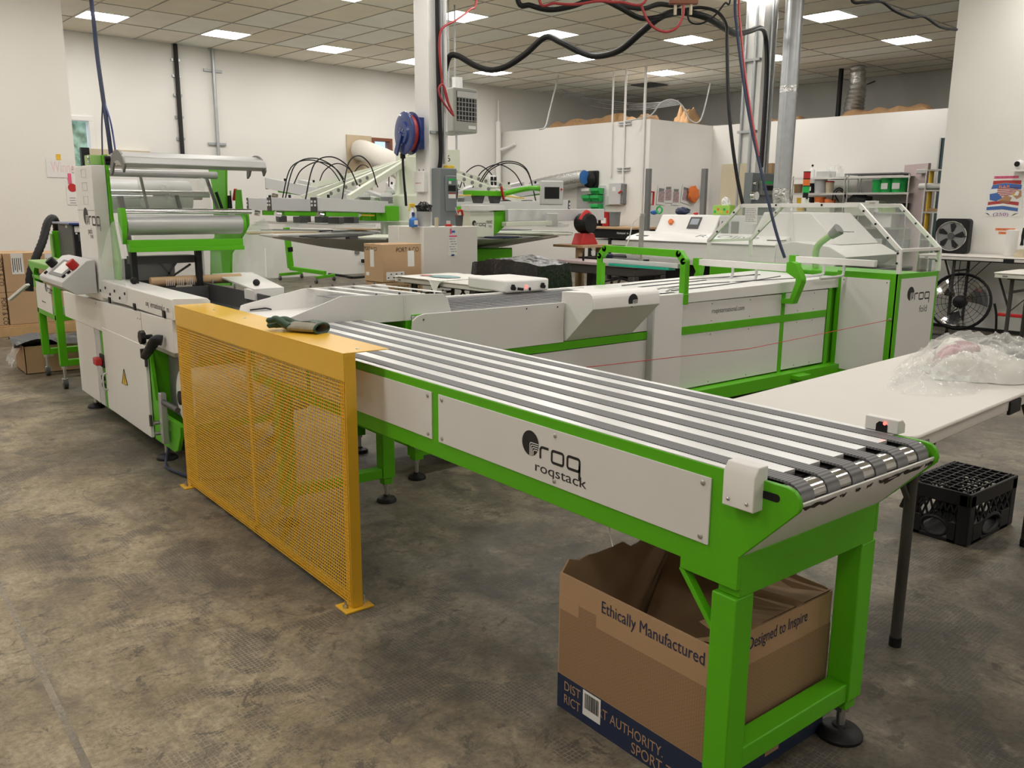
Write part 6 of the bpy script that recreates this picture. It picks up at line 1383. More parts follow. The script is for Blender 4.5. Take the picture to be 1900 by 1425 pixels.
# items on the console
def small(name, label, cat, px, py, p, w, d, h, m, bev=.006):
    v = rP(px, py, p); return solo(name, G().box(p, p+d, v.y-w/2, v.y+w/2, v.z, v.z+h), m, label, cat, room=True, bevel=bev)
zc = 1.241
v = rP(1346, 405, DP+.7); tb = thing('tissue_box', 'green patterned tissue box with a tissue on the dryer console', 'tissue box', (DP+.7, v.y, zc), True)
part(tb, 'carton', G().box(DP+.60, DP+.72, v.y-.12, v.y+.12, zc+.002, zc+.12), 'lime', .004); part(tb, 'tissue', G().grid(blob((DP+.66, v.y-.02, zc+.15), .04, .055, .06, 4., .6), 14, 8), 'paper', smooth=False)
for k in range(5): part(tb, 'leaf_print', G().cyl((DP+.5985, v.y-.09+.045*k, zc+.04+.03*(k % 2)), (DP+.60, v.y-.09+.045*k, zc+.04+.03*(k % 2)), .018, 8), ('orange', 'green_tub', 'yellow_bright')[k % 3])
def lump(name, label, cat, px, m, r, p=DP+.75, z=zc, s=(1, 1, .55)):
    v = rP(px, 400, p); return solo(name, G().grid(blob((p, v.y, z+r*s[2]*.9), r*s[0], r*s[1], r*s[2], px*.1, .4), 18, 10), m, label, cat, room=True)
lump('folded_packet', 'blue and white folded packet on the dryer console', 'packet', 1266, 'navy', .085); lump('red_lump', 'small red clip on the dryer console', 'clip', 1291, 'red', .03)
v = rP(1223, 400, DP+.7); solo('tape_roll', G().tube([(DP+.7, v.y+.045*math.cos(R(a)), zc+.056+.045*math.sin(R(a))) for a in range(0, 361, 20)], .012, 8), 'green_tub', 'green roll of tape standing on the dryer console', 'tape', room=True)
lump('blue_cloth', 'blue crumpled cloth at the left end of the dryer console', 'cloth', 1214, 'blue_bright', .05)
# frame of two grey posts behind the dryer and prints pinned on the wall
for lab, px in (('left grey metal post behind the dryer', 1204), ('right grey metal post behind the dryer', 1308)):
    a_ = rP(px, 313, DP+1.45); solo('upright_post', G().box(DP+1.42, DP+1.48, a_.y-.035, a_.y+.035, 0, a_.z), 'mid_grey', lab, 'post', room=True, bevel=.003, group='posts behind the dryer')
mat('print_mix', (.42, .30, .32), .7, var=1.0, scale=30)
RW = 10.6
for k, (px, py, rot) in enumerate(((1227, 362, .06), (1240, 359, -.04), (1254, 363, 0), (1272, 360, .15))):
    v = rQ(px, py, RW-.012); t = thing('pinned_print', 'white shirt print pinned on the return wall, %s from the left' % ('first', 'second', 'third', 'fourth')[k], 'print', tuple(v), True, 'prints pinned on the return wall')
    part(t, 'sheet', G().cbox(v, .25, .004, .36, ry=rot), 'paper'); part(t, 'picture', G().cbox(v+Vector((0, -.004, -.03)), .18, .003, .20, ry=rot), 'print_mix'); part(t, 'picture_band', G().cbox(v+Vector((0, -.005, .10)), .15, .003, .05, ry=rot), 'poster_blue_' if False else 'mid_grey')
v = rQ(1287, 361, RW-.06); solo('orange_cloth', G().grid(blob(v, .17, .04, .15, 5., .3), 20, 12), 'orange', 'bright orange cloth pinned on the return wall', 'cloth', room=True)
v = rQ(1306, 358, RW-.05); solo('blue_tool', G().grid(blob(v, .07, .04, .19, 9., .4), 14, 12), 'navy', 'blue glove hung at the right post on the return wall', 'glove', room=True)
v = rQ(1209, 368, RW-.05); solo('red_tool', G().tube([v+Vector((-.06, 0, .12)), v+Vector((.06, 0, .12)), v+Vector((.05, 0, -.12)), v+Vector((-.05, 0, -.12)), v+Vector((-.06, 0, .12))], .02, 6), 'red', 'red frame tool hung at the left post on the return wall', 'tool', room=True)
# second column with conduits, meters and panel
K3 = rD(1408, 200, 10.6); c3p, c3q = K3.x, K3.y
solo('support_column', G().box(c3p, c3p+.26, c3q, c3q+.26, 0, CEIL), 'white_paint', 'white column with conduits behind the clear enclosure', None, loc=(c3p, c3q, 0), room=True, kind='structure', bevel=.004)
for k, (dp, dq_) in enumerate(((-.03, .22), (-.03, .08), (.14, -.03), (.22, -.03))):
    solo('conduit', G().cyl((c3p+dp, c3q+dq_, 1.2), (c3p+dp, c3q+dq_, CEIL), .017, 8), 'galv', 'steel conduit on the second column, %s from the left' % ('first', 'second', 'third', 'fourth')[k], 'conduit', room=True, group='conduits on the second column')
for k, z in enumerate((2.25, 3.1)): solo('strut_bracket', G().box(c3p-.05, c3p-.002, c3q, c3q+.26, z, z+.03), 'galv', '%s steel strut across the conduits of the second column' % ('lower', 'upper')[k], 'bracket', room=True)
solo('backing_board', G().box(c3p-.03, c3p-.012, c3q+.10, c3q+.48, 1.1, 1.88), 'beige_box', 'beige plywood backing board on the second column', 'board', room=True)
pb = thing('breaker_panel', 'dark grey breaker panel with green labelled meter on the second column', 'panel', (c3p, c3q-.15, 1.15), True)
a, b = rQ(1397, 320, c3q-.12), rQ(1441, 376, c3q-.12)
part(pb, 'enclosure', G().box(a.x, b.x, c3q-.12, c3q-.003, 1.12, a.z), 'elec_grey', .006); part(pb, 'meter_box', G().box(a.x+.14, b.x-.01, c3q-.17, c3q-.12, a.z-.27, a.z-.10), 'mid_grey', .008); part(pb, 'green_label', G().box(a.x+.14, b.x-.01, c3q-.172, c3q-.165, a.z-.13, a.z-.10), 'green_tub'); part(pb, 'meter_screen', G().box(a.x+.18, b.x-.03, c3q-.173, c3q-.168, a.z-.21, a.z-.15), 'black')
part(pb, 'knob', G().cyl((a.x+.04, c3q-.12, a.z-.13), (a.x+.04, c3q-.16, a.z-.13), .028, 12), 'chrome'); part(pb, 'round_gauge', G().lathe((a.x+.02, c3q-.125, a.z-.28), [(.06, 0), (.06, .05), (.05, .055)], 18, ax=(0, -1, 0)), 'chrome'); part(pb, 'gauge_face', G().cyl((a.x+.02, c3q-.182, a.z-.28), (a.x+.02, c3q-.186, a.z-.28), .05, 16), 'sticky')
solo('small_carton', G().box(b.x-.14, b.x-.02, c3q-.10, c3q-.02, a.z+.002, a.z+.13), 'card_tan', 'small brown carton on top of the breaker panel', 'box', room=True, bevel=.004)
# signal tower on the enclosure
v = XP(1493, 384, 6.22); sg = thing('signal_tower', 'red orange and green signal light tower on the clear enclosure', 'signal light', (6.22, v.y, 1.36))
z = 1.40
part(sg, 'mount', G().box(6.19, 6.25, v.y-.015, v.y+.015, 1.352, 1.41), 'white_paint'); part(sg, 'stem', G().cyl((6.22, v.y, z), (6.22, v.y, z+.05), .022, 14), 'black')
for k, m in enumerate(('green_tub', 'orange', 'red')): part(sg, 'lens', G().cyl((6.22, v.y, z+.05+.055*k), (6.22, v.y, z+.098+.055*k), .027, 18), m); part(sg, 'ring', G().cyl((6.22, v.y, z+.098+.055*k), (6.22, v.y, z+.105+.055*k), .028, 18), 'black')
# ================================================================== wire shelving with tubs along the far partition
def rack(label, qa, qb, zs):
    t = thing('wire_rack', label, 'shelf', (14.7, (qa+qb)/2, 0), True, 'chrome wire racks')
    for p in (14.45, 14.92):
        for q in (qa+.02, qb-.02): part(t, 'post', G().cyl((p, q, 0), (p, q, zs[-1]+.03), .013, 8), 'chrome')
    for z in zs:
        s = part(t, 'shelf', G().box(14.45, 14.92, qa+.02, qb-.02, z-.006, z), 'cage'); part(t, 'shelf_rail', G().box(14.44, 14.455, qa, qb, z-.03, z+.004).box(14.915, 14.93, qa, qb, z-.03, z+.004), 'chrome', sub=s)
    return t
zz = [.18, .62, 1.03, 1.28, 1.60, 1.87]
qA, qB, qC = rP(1473, 330, 14.5).y, rP(1574, 330, 14.5).y, rP(1692, 330, 14.5).y
rack('left chrome wire rack of ink tubs behind the clear enclosure', qB+.01, qA, zz); rack('right chrome wire rack with green tubs behind the clear enclosure', qC, qB-.01, zz)
def shelf_item(kind, label, cat, px, z, w, h, m, lid=None, lab=False):
    q = rP(px, 350, 14.6).y; t = thing(kind, label, cat, (14.62, q, z), True); h *= 1.5 if z < 1.5 else 1.1
    part(t, 'body', G().lathe((14.62, q, z+.001), [(w*.42, 0), (w*.44, .005), (w*.5, h*.92), (w*.53, h*.92), (w*.53, h), (w*.45, h)], 16), m)
    if lid: part(t, 'lid', G().lathe((14.62, q, z+h+.001), [(w*.54, 0), (w*.54, .02), (w*.5, .025)], 16), lid)
    if lab: part(t, 'label', G().cbox((14.62-w*.5, q, z+h*.45), .012, w*.5, h*.4), 'sticky')
    return t
z3, z2 = 1.60, 1.28; LOW = 1.55
shelf_item('ink_jar', 'small brown ink jar at the left end of the rack', 'jar', 1480, z3, .16, .15, 'card_in'); shelf_item('ink_jar', 'black ink jar with white label behind the signal tower', 'jar', 1504, z3, .17, .16, 'black', None, True)
shelf_item('storage_tub', 'translucent grey tub on the left rack upper shelf', 'tub', 1521, z3, .22, .22, 'tub_clear', 'light_grey'); shelf_item('storage_tub', 'tan square tub beside the grey tub on the left rack', 'tub', 1538, z3, .14, .17, 'beige_box', 'red')
shelf_item('ink_bucket', 'yellow ink bucket on the left rack lower shelf', 'bucket', 1489, z2, .19, .16, 'yellow_bright'); shelf_item('ink_bucket', 'black ink bucket with white label on the left rack lower shelf', 'bucket', 1504, z2, .19, .17, 'black', None, True)
shelf_item('ink_bucket', 'orange red ink bucket with label on the left rack lower shelf', 'bucket', 1522, z2, .20, .17, 'orange', None, True); shelf_item('ink_bucket', 'orange ink bucket right of the red one on the left rack', 'bucket', 1541, z2, .19, .13, 'orange_label', 'orange', True)
shelf_item('green_tub', 'dark green tub at the left of the right rack upper shelf', 'tub', 1628, z3, .20, .20, 'green_tub'); shelf_item('green_tub', 'second green tub with label on the right rack upper shelf', 'tub', 1645, z3, .22, .22, 'green_tub', None, True); shelf_item('green_tub', 'large bright green tub with lid and label at the rack end', 'tub', 1667, z3, .25, .22, 'green_tub', 'green_tub', True)
shelf_item('lime_tray', 'shallow lime green tray on the right rack lower shelf', 'tray', 1650, z2, .35, .06, 'lime'); shelf_item('black_tray', 'black tray stacked behind the lime tray on the right rack', 'tray', 1676, z2, .20, .10, 'black')
q = rP(1594, 365, 14.6).y; solo('black_garment', G().grid(blob((14.62, q, z2+.155), .13, .22, .14, 6., .3), 26, 14), 'black_matte', 'heap of black garments on the right rack', 'garment', room=True)
q = rP(1622, 362, 14.6).y; solo('white_carton', G().box(14.5, 14.75, q-.14, q+.10, z2+.06, z2+.19).box(14.5, 14.75, q-.14, q+.10, z2, z2+.055), 'sticky', 'white carton beside the black garments on the rack', 'box', room=True, bevel=.004)
q = rP(1506, 318, 14.6).y; b = jug('white bottle with black cap on top of the left rack', (14.62, q, 1.871), .05, .20, 'sticky', cap='black')
q = rP(1531, 322, 14.6).y; solo('metal_tin', G().box(14.52, 14.75, q-.13, q+.13, 1.871, 1.98), 'light_grey', 'grey tin box on top of the left rack', 'box', room=True, bevel=.006); q = rP(1548, 320, 14.6).y; solo('crumpled_bag', G().grid(blob((14.62, q, 1.97), .10, .13, .11, 7., .4), 18, 10), 'film', 'crumpled clear bag on top of the left rack', 'bag', room=True)
q = rP(1625, 327, 14.7).y; solo('flat_boards', G().box(14.42, 14.95, q-.55, q+.42, 1.903, 1.925), 'mid_grey', 'flat dark boards lying on top of the right rack', 'board', room=True)
lp_ = [rP(px, py, 14.55) for px, py in ((1544, 372), (1548, 355), (1558, 349), (1568, 358), (1572, 372), (1566, 360), (1556, 352), (1550, 362), (1556, 374))]
solo('coiled_cable', G().tube(lp_, .012, 6, 5), 'black', 'coiled black cable hanging on the left rack', 'cable', room=True)
for k, (px, lab) in enumerate(((1520, 'left'), (1592, 'right'))):
    v = rP(px+5, 398, 14.4); solo('white_bin', G().prism([(14.26, v.z-.02), (14.42, v.z-.02), (14.42, v.z+.20), (14.22, v.z+.20)], 'y', v.y-.22, v.y+.22), 'ivory', '%s white open bin on the rack seen through the enclosure' % lab, 'bin', room=True, bevel=.005)
for k, (px, py, m, lab) in enumerate(((1550, 408, 'pink', 'pink tub seen through the clear enclosure'), (1595, 425, 'elec_grey', 'grey tote seen through the clear enclosure'), (1530, 430, 'light_grey', 'grey box low on the left rack'), (1625, 432, 'light_grey', 'pale carton low on the right rack'), (1668, 450, 'elec_grey', 'dark tote low on the right rack'), (1640, 410, 'sticky', 'white packet on the right rack middle shelf'))):
    v = rP(px, py, 14.6); zt = max(s_ for s_ in zz if s_ <= v.z+.02) if v.z > .18 else .18
    solo('storage_tote', G().box(14.5, 14.85, v.y-.17, v.y+.17, zt+.001, zt+.22), m, lab, 'tote', room=True, bevel=.01)
# pink door, teal post and wire rack at the right end
dr_ = thing('door_1', None, None, (14.6, 5.6, 0), True, kind='structure')
a, b = rP(1683, 303, 14.6), rP(1727, 305, 14.3)
d0, d1 = rD(1684, 303, 14.4), rD(1728, 303, 13.75)
part(dr_, 'leaf', G().slab([(d0.x, d0.y, 0), (d1.x, d1.y, 0), (d1.x, d1.y, 2.06), (d0.x, d0.y, 2.06)], .05), 'pink_door', .004); part(dr_, 'closer', G().cbox((d1.x-.02, d1.y+.12, 1.93), .1, .16, .07), 'light_grey', .01)
v = rP(1745, 256, 12.6); tp_ = thing('teal_locker', 'tall narrow teal locker behind the right wall end', 'locker', (12.8, v.y-.3, 0), True)
part(tp_, 'body', G().box(12.6, 13.05, v.y-.55, v.y, 0, v.z), 'teal_post', .006); part(tp_, 'edge', G().box(12.585, 12.6, v.y-.02, v.y, 0, v.z), 'light_grey')
wr = thing('narrow_wire_rack', 'narrow wire rack with small parts before the teal locker', 'shelf', (11.9, v.y-.2, 0), True)
v = rP(1730, 310, 11.9)
for q in (v.y, v.y-.45): part(wr, 'post', G().cyl((11.75, q, 0), (11.75, q, 1.86), .013, 8), 'chrome'); part(wr, 'post', G().cyl((12.1, q, 0), (12.1, q, 1.86), .013, 8), 'chrome')
for z in (.5, .95, 1.30, 1.58, 1.84): part(wr, 'shelf', G().box(11.74, 12.11, v.y-.46, v.y+.01, z-.02, z), 'chrome')
solo('pale_tube', G().cyl((11.85, v.y-.02, 1.0), (11.85, v.y-.02, 1.82), .03, 12), 'yellow_bright', 'pale yellow tube standing in the narrow wire rack', 'tube', room=True); solo('paper_roll', G().cyl((11.8, v.y+.1, 1.625), (11.8, v.y-.45, 1.625), .04, 12), 'sticky', 'white roll lying on the narrow wire rack', 'roll', room=True)
solo('yellow_bottle', G().lathe((11.9, v.y-.30, 1.842), [(.06, 0), (.06, .12), (.02, .17), (.02, .2)], 12), 'yellow_bright', 'yellow bottle on top of the narrow wire rack', 'bottle', room=True); solo('wood_block', G().box(11.76, 11.9, v.y-.35, v.y-.05, 1.302, 1.34), 'wood', 'wooden block on the narrow wire rack', 'block', room=True)
# ================================================================== right wall: poster, labels, tables, fans
RP = 10.3
po = thing('wall_poster', 'red white and blue eagle print taped to the right wall, marked 250', 'poster', tuple(rP(1862, 404, RP)), True)
a, b = rP(1833, 335, RP), rP(1893, 402, RP)
q0, q1, z0, z1 = a.y, b.y, b.z, a.z; w_, h_ = q0-q1, z1-z0
part(po, 'sheet', G().box(RP-.004, RP-.001, q1, q0, z0, z1), 'paper')
def pp(name, pts, m, l=.001):
    part(po, name, G().slab([(RP-.0045-l, q0-u*w_, z0+t*h_) for u, t in pts], .0006, (-1, 0, 0)), m, smooth=False)
mat('poster_red', (.42, .05, .05), .7); mat('poster_blue', (.06, .14, .40), .7); mat('poster_tan', (.45, .25, .14), .7); mat('poster_purple', (.30, .12, .35), .7)
pp('red_arc', [(.16, .88), (.5, .93), (.92, .88), (.92, .99), (.5, 1.0), (.16, .99)], 'poster_red'); pp('blue_arc', [(.12, .76), (.5, .80), (.94, .74), (.94, .87), (.5, .92), (.16, .87)], 'poster_blue')
for k in range(5): pp('flag_stripe', [(.30, .55+.05*k), (.88, .62+.04*k), (.88, .64+.04*k), (.30, .575+.05*k)], 'poster_red')
pp('eagle_head', [(.72, .60), (.80, .72), (.95, .72), (.97, .55), (.85, .48)], 'poster_tan', .002); pp('eagle_beak', [(.70, .60), (.78, .64), (.78, .56)], 'yellow_bright', .003); pp('eagle_face', [(.76, .58), (.82, .70), (.90, .69), (.88, .58)], 'sticky', .003)
pp('wing', [(.10, .62), (.30, .66), (.46, .52), (.30, .42), (.12, .46)], 'poster_blue', .002); pp('body', [(.36, .44), (.56, .60), (.72, .52), (.66, .38), (.44, .36)], 'poster_tan', .002)
pp('red_ribbon', [(.08, .30), (.5, .36), (.92, .30), (.92, .40), (.5, .44), (.08, .40)], 'poster_red', .002); pp('white_ribbon', [(.08, .26), (.5, .30), (.92, .24), (.92, .30), (.5, .36), (.08, .31)], 'sticky', .0022); pp('blue_ribbon', [(.06, .17), (.5, .20), (.92, .14), (.92, .23), (.5, .29), (.06, .26)], 'poster_blue', .002)
for s, u, t, hh, m in (('BAR', .34, .78, .085, 'orange_label'), ('(250)', .26, .02, .085, 'poster_purple')):
    g = G(); text(g, s, (RP-.008, q0-u*w_, z0+t*h_), (0, -1, 0), (0, 0, 1), w=w_*(.30 if s == 'BAR' else .42), h=h_*hh); part(po, 'lettering', g, m, smooth=False)
pp('wing_mark', [(.03, .10), (.10, .06), (.18, .01), (.12, .08)], 'ink', .002); pp('wing_mark', [(.95, .10), (.86, .06), (.76, .01), (.84, .08)], 'ink', .002)
for k, (x0, x1, y0, m, lab) in enumerate(((1845, 1890, 329, 'pink', 'pink label strip above the eagle poster'), (1847, 1884, 425, 'orange_label', 'long orange label strip below the eagle poster'), (1853, 1876, 432, 'orange_label', 'short orange label strip below the long one'))):
    a, b = rP(x0, y0, RP), rP(x1, y0, RP); s = solo('label_strip', G().box(RP-.003, RP-.001, b.y, a.y, a.z-.014, a.z+.012), m, lab, 'label', room=True)
    g = G(); scribble(g, Vector((RP-.0035, a.y-.02, a.z-.006)), (0, -1, 0), (0, 0, 1), (a.y-b.y)*.8, .010); part(s, 'lettering', g, 'ink', smooth=False)
v = rP(1897, 335, RP); solo('wall_shelf', G().box(RP-.12, RP-.002, v.y-.3, v.y+.08, rP(1890, 317, RP).z-.01, rP(1890, 317, RP).z+.01), 'sticky', 'small white shelf at the right picture edge', 'shelf', room=True)
z = rP(1890, 317, RP).z+.011; q = rP(1896, 307, RP).y; t = thing('wall_camera', 'white and black camera ball on the small white shelf', 'camera', (RP-.07, q, z), True); part(t, 'ball', G().ball((RP-.07, q, z+.05), .05, 14), 'sticky'); part(t, 'lens', G().cyl((RP-.12, q+.01, z+.055), (RP-.108, q+.01, z+.055), .028, 12), 'black')
# tables by the right wall
tz = .85
v0 = rZ(1742, 480, tz); v = W(RP-.66, v0.y+.05)
wt_ = folding_table('long white folding table against the right wall holding the box fan', tuple(W(RP-.66, 4.05).xy), RA-R(90), 1.83, .62, tz, inset=.35, top='table_top')
v1 = rZ(1842, 505, .82); folding_table('white folding table in front of the right wall table, at the right edge', tuple(W(v1.x, v1.y).xy), RA-R(90), 1.5, .62, .82, inset=.12)
# box fan
fz = tz+.001; fq = rP(1766, 450, RP-.2).y
bf = thing('box_fan', 'black square desk fan on the right wall table', 'fan', (RP-.2, fq, fz), True); s = .20
def fz_(u, t): return (fq+u, fz+.19+t)
part(bf, 'housing', G().prism([fz_(a, b) for a, b in rrect(-.18, .18, -.19, .19, .04)], 'x', RP-.24, RP-.13), 'black', .01)
part(bf, 'dish', G().cyl((RP-.242, fq, fz+.19), (RP-.236, fq, fz+.19), .155, 28), 'mid_grey')
part(bf, 'ring', G().tube([(RP-.245, fq+.158*math.cos(R(a)), fz+.19+.158*math.sin(R(a))) for a in range(0, 361, 15)], .008, 6), 'chrome')
for k in range(5):
    a0 = R(72*k+20); bl = [(RP-.247, fq+r_*math.cos(a0+t), fz+.19+r_*math.sin(a0+t)) for r_, t in ((.045, 0), (.13, -.15), (.145, .15), (.12, .38), (.05, .4))]
    part(bf, 'blade', G().slab(bl, .004, (-1, 0, 0)), 'black')
part(bf, 'hub', G().cyl((RP-.256, fq, fz+.19), (RP-.24, fq, fz+.19), .035, 14), 'dark_grey'); part(bf, 'handle_bar', G().bar((RP-.25, fq-.17, fz+.19), (RP-.25, fq-.02, fz+.19), .01, .008), 'black')
# floor fan
fv = rZ(1812, 612, 0); fp, fq2 = RP-.55, fv.y
ff_ = thing('floor_fan', 'black drum floor fan with steel blades under the right wall table', 'fan', (fp, fq2, 0), True)
c = Vector((fp, fq2, .36)); ax = Vector((-.93, -.25, .18)).normalized(); ux = ax.cross(Vector((0, 0, 1))).normalized(); uz = ux.cross(ax)
def fr(r_, a_, d=0): return c+ux*(r_*math.cos(a_))+uz*(r_*math.sin(a_))+ax*d
for d_ in (-.07, .07): part(ff_, 'cage_ring', G().tube([fr(.295, R(a_), d_) for a_ in range(0, 361, 12)], .009, 6), 'black')
part(ff_, 'cage_ring', G().tube([fr(.30, R(a_), 0) for a_ in range(0, 361, 12)], .012, 6), 'black')
for r_ in (.09, .13, .17, .21, .25): part(ff_, 'cage_ring', G().tube([fr(r_, R(a_), .085) for a_ in range(0, 361, 15)], .0022, 4), 'black')
for k in range(16): part(ff_, 'cage_spoke', G().tube([fr(.06, R(22.5*k), .095), fr(.2, R(22.5*k+6), .09), fr(.295, R(22.5*k+8), .07)], .0022, 4), 'black')
for k in range(3):
    a0 = R(120*k+40); part(ff_, 'blade', G().grid(lambda u, v_: fr(.07+.20*u, a0+(v_-.5)*(.5+.55*u), .02-.09*(v_-.5)), 6, 6), 'chrome')
part(ff_, 'hub', G().lathe(c, [(.05, -.03), (.055, .04), (.05, .09), (.02, .11)], 16, ax=ax), 'black'); part(ff_, 'motor', G().lathe(c-ax*.12, [(.06, 0), (.07, .02), (.07, .1)], 16, ax=ax), 'black')
e = .36; hz = Vector((ux.x, ux.y, 0)).normalized()
for s_ in (-1, 1): part(ff_, 'stand_leg', G().tube([c+hz*(.33*s_), c+hz*(.36*s_)+Vector((0, 0, -.12)), Vector((c.x, c.y, .02))+hz*(.38*s_)+Vector((.05, .02, 0))], .012, 8, 4), 'black')
part(ff_, 'stand_base', G().tube([Vector((c.x+.05, c.y+.02, .02))+hz*.38, Vector((c.x-.22, c.y-.06, .015))+hz*.33, Vector((c.x-.22, c.y-.06, .015))-hz*.33, Vector((c.x+.05, c.y+.02, .02))-hz*.38], .012, 8), 'black')
g = G(); v = rZ(1880, 600, .0)
# towel roll, brush, floor mat, hanging cord
tq = rP(1872, 462, RP-.35).y
solo('paper_towel_roll', G().lathe((RP-.3, tq, tz+.001), [(.055, 0), (.058, .005), (.058, .27), (.03, .275)], 20), 'paper', 'white paper towel roll on the right wall table', 'paper towel', room=True)
tq2 = rP(1893, 462, RP-.45).y
solo('tape_stack', G().lathe((RP-.42, tq2, tz+.001), [(.06, 0), (.06, .04), (.05, .041), (.05, .075), (.02, .076)], 18), 'beige_box', 'stack of beige tape rolls on the right wall table', 'tape', room=True)
br2 = thing('paint_brush', 'black handled brush standing on the beige tape rolls', 'brush', (RP-.42, tq2, tz+.078), True); part(br2, 'bristles', G().box(RP-.435, RP-.405, tq2-.03, tq2+.03, tz+.079, tz+.12), 'paper', .004); part(br2, 'handle', G().lathe((RP-.42, tq2, tz+.12), [(.018, 0), (.012, .05), (.016, .10), (.008, .18)], 10), 'black')
solo('floor_mat', G().box(RP-2.5, RP-.8, 2.2, 4.3, .001, .012), 'mat_dark', 'dark rubber mat on the floor before the right wall', 'mat', room=True)
hc = rP(1782, 500, RP-.02); solo('extension_cord', G().tube([(RP-.03, hc.y, tz-.02), (RP-.03, hc.y+.01, .6), (RP-.03, hc.y-.01, .4), (RP-.06, hc.y-.03, .3)], .005, 6, 5), 'dark_grey', 'thin cord hanging down the right wall under the table', 'cord', room=True)
pw = rZ(1880, 595, 0); solo('power_strip', G().box(RP-.9, RP-.84, 2.7, 3.1, .28, .31), 'red', 'red power strip behind the right table leg', 'power strip', room=True, bevel=.004)
# notes on the left wall
for k, (x0, x1, y0, y1, lab) in enumerate(((84, 134, 293, 330, 'white paper with pink marker lettering on the left wall'), (122, 146, 345, 380, 'white notice with red round seal on the left wall'))):
    a, b = rQ(x0, y0, 11.6), rQ(x1, y1, 11.6)
    t = thing('wall_note', lab, 'note', ((a.x+b.x)/2, 11.59, b.z), True); part(t, 'sheet', G().box(a.x, b.x, 11.593, 11.597, b.z, a.z), 'paper')
    if k == 0:
        g = G(); text(g, 'Winner', (a.x+.05, 11.5925, (a.z+b.z)/2-.05), (1, 0, 0), (0, 0, 1), w=.30, h=.13); part(t, 'marker_lettering', g, 'pink_pale', smooth=False); part(t, 'yellow_tape', G().box((a.x+b.x)/2-.02, (a.x+b.x)/2+.03, 11.59, 11.593, a.z-.02, a.z+.05), 'yellow_bright')
    else:
        part(t, 'seal', G().cyl((a.x+.07, 11.59, a.z-.02), (a.x+.07, 11.593, a.z-.02), .05, 18), 'red'); part(t, 'ribbon', G().box(a.x+.03, a.x+.07, 11.59, 11.593, a.z+.03, a.z+.15), 'pink')
        g = G(); [scribble(g, Vector((a.x+.03, 11.5925, a.z-.15-.03*k_)), (1, 0, 0), (0, 0, 1), .14, .014) for k_ in range(3)]; part(t, 'lettering', g, 'ink', smooth=False)
# ================================================================== overhead cables, pipes and insulation
def over(name, label, cat, pts, r_, m, n=10):
    v = [rD(*p) for p in pts]                      # runs that leave the picture at the top go on up to the ceiling
    if pts[0][1] < 0: v = [Vector((v[0].x, v[0].y, CEIL)), Vector((v[0].x, v[0].y, (CEIL+v[0].z)/2))]+v
    if pts[-1][1] < 0: v = v+[Vector((v[-1].x, v[-1].y, (CEIL+v[-1].z)/2)), Vector((v[-1].x, v[-1].y, CEIL))]
    return solo(name, G().tube(v, r_, n, 7), m, label, cat, room=True)
over('sagging_cable', 'thick black cable sagging in waves under the ceiling', 'cable', [(826, 130, 8.5), (834, 105, 8.4), (850, 104, 8.4), (880, 121, 8.3), (910, 130, 8.2), (940, 123, 8.1), (975, 100, 8.0), (1012, 69, 7.9), (1040, 78, 7.8), (1080, 98, 7.7), (1110, 104, 7.6), (1150, 93, 7.4), (1190, 60, 7.2), (1225, 32, 7.0), (1260, 22, 6.9), (1310, 32, 6.9), (1345, 52, 7.2), (1365, 62, 7.6), (1390, 58, 8.4), (1410, 52, 9.4), (1420, 65, 10.2), (1423, 120, 10.3), (1418, 220, 10.3), (1412, 310, 10.3)], .028, 'black')
over('black_cable', 'black cable crossing at the top of the picture', 'cable', [(960, -4, 6.5), (985, 10, 6.5), (1020, 18, 6.5), (1060, 12, 6.5), (1095, 0, 6.5), (1120, 0, 6.5), (1150, 14, 6.6), (1190, 34, 6.7), (1230, 30, 6.8), (1260, 24, 6.9)], .02, 'black')
over('red_ceiling_hose', 'red air hose crossing at the top of the picture', 'hose', [(1000, -2, 6.4), (1030, 6, 6.4), (1070, 8, 6.4), (1110, 2, 6.4), (1150, 4, 6.4), (1200, -3, 6.4)], .010, 'red_hose')
over('red_hanging_hose', 'red hose looping below the valve block', 'hose', [(1190, 10, 6.6), (1200, 35, 6.6), (1215, 52, 6.6), (1235, 59, 6.6), (1255, 52, 6.6), (1267, 30, 6.6), (1268, 8, 6.6)], .010, 'red_hose')
over('black_strap', 'flat black strap hanging from the valve block', 'strap', [(1270, -2, 6.7), (1220, 8, 6.7), (1190, 16, 6.7), (1140, 8, 6.7)], .018, 'black_matte')
vb = rD(1268, 2, 6.6); t = thing('valve_block', 'brass air valve block at the top of the picture', 'valve', (vb.x, vb.y, vb.z), True); part(t, 'manifold', G().cbox(vb, .22, .05, .05, rz=R(-42)), 'wood_frame', .006); part(t, 'hanger_rod', G().cyl(vb+Vector((0, 0, .02)), (vb.x, vb.y, CEIL), .006, 6), 'galv')
for k in (-.06, .0, .06): part(t, 'fitting', G().cyl(vb+Vector((k*.7, -k*.7, -.10)), vb+Vector((k*.7, -k*.7, 0)), .012, 8), 'beige_box')
over('hanging_cable', 'black cable dropping from the ceiling to the folding machine', 'cable', [(1270, 18, 6.9), (1300, 14, 6.8), (1330, 22, 6.7), (1347, 45, 6.6), (1349, 80, 6.5), (1351, 180, 6.45), (1358, 260, 6.4), (1368, 330, 6.4), (1378, 378, 6.4)], .013, 'black')
over('blue_hose', 'dark blue air hose dropping to the folding machine', 'hose', [(1364, -4, 6.5), (1367, 50, 6.5), (1378, 140, 6.4), (1395, 240, 6.3), (1420, 350, 6.2), (1440, 430, 6.1), (1456, 478, 6.05)], .011, 'navy')
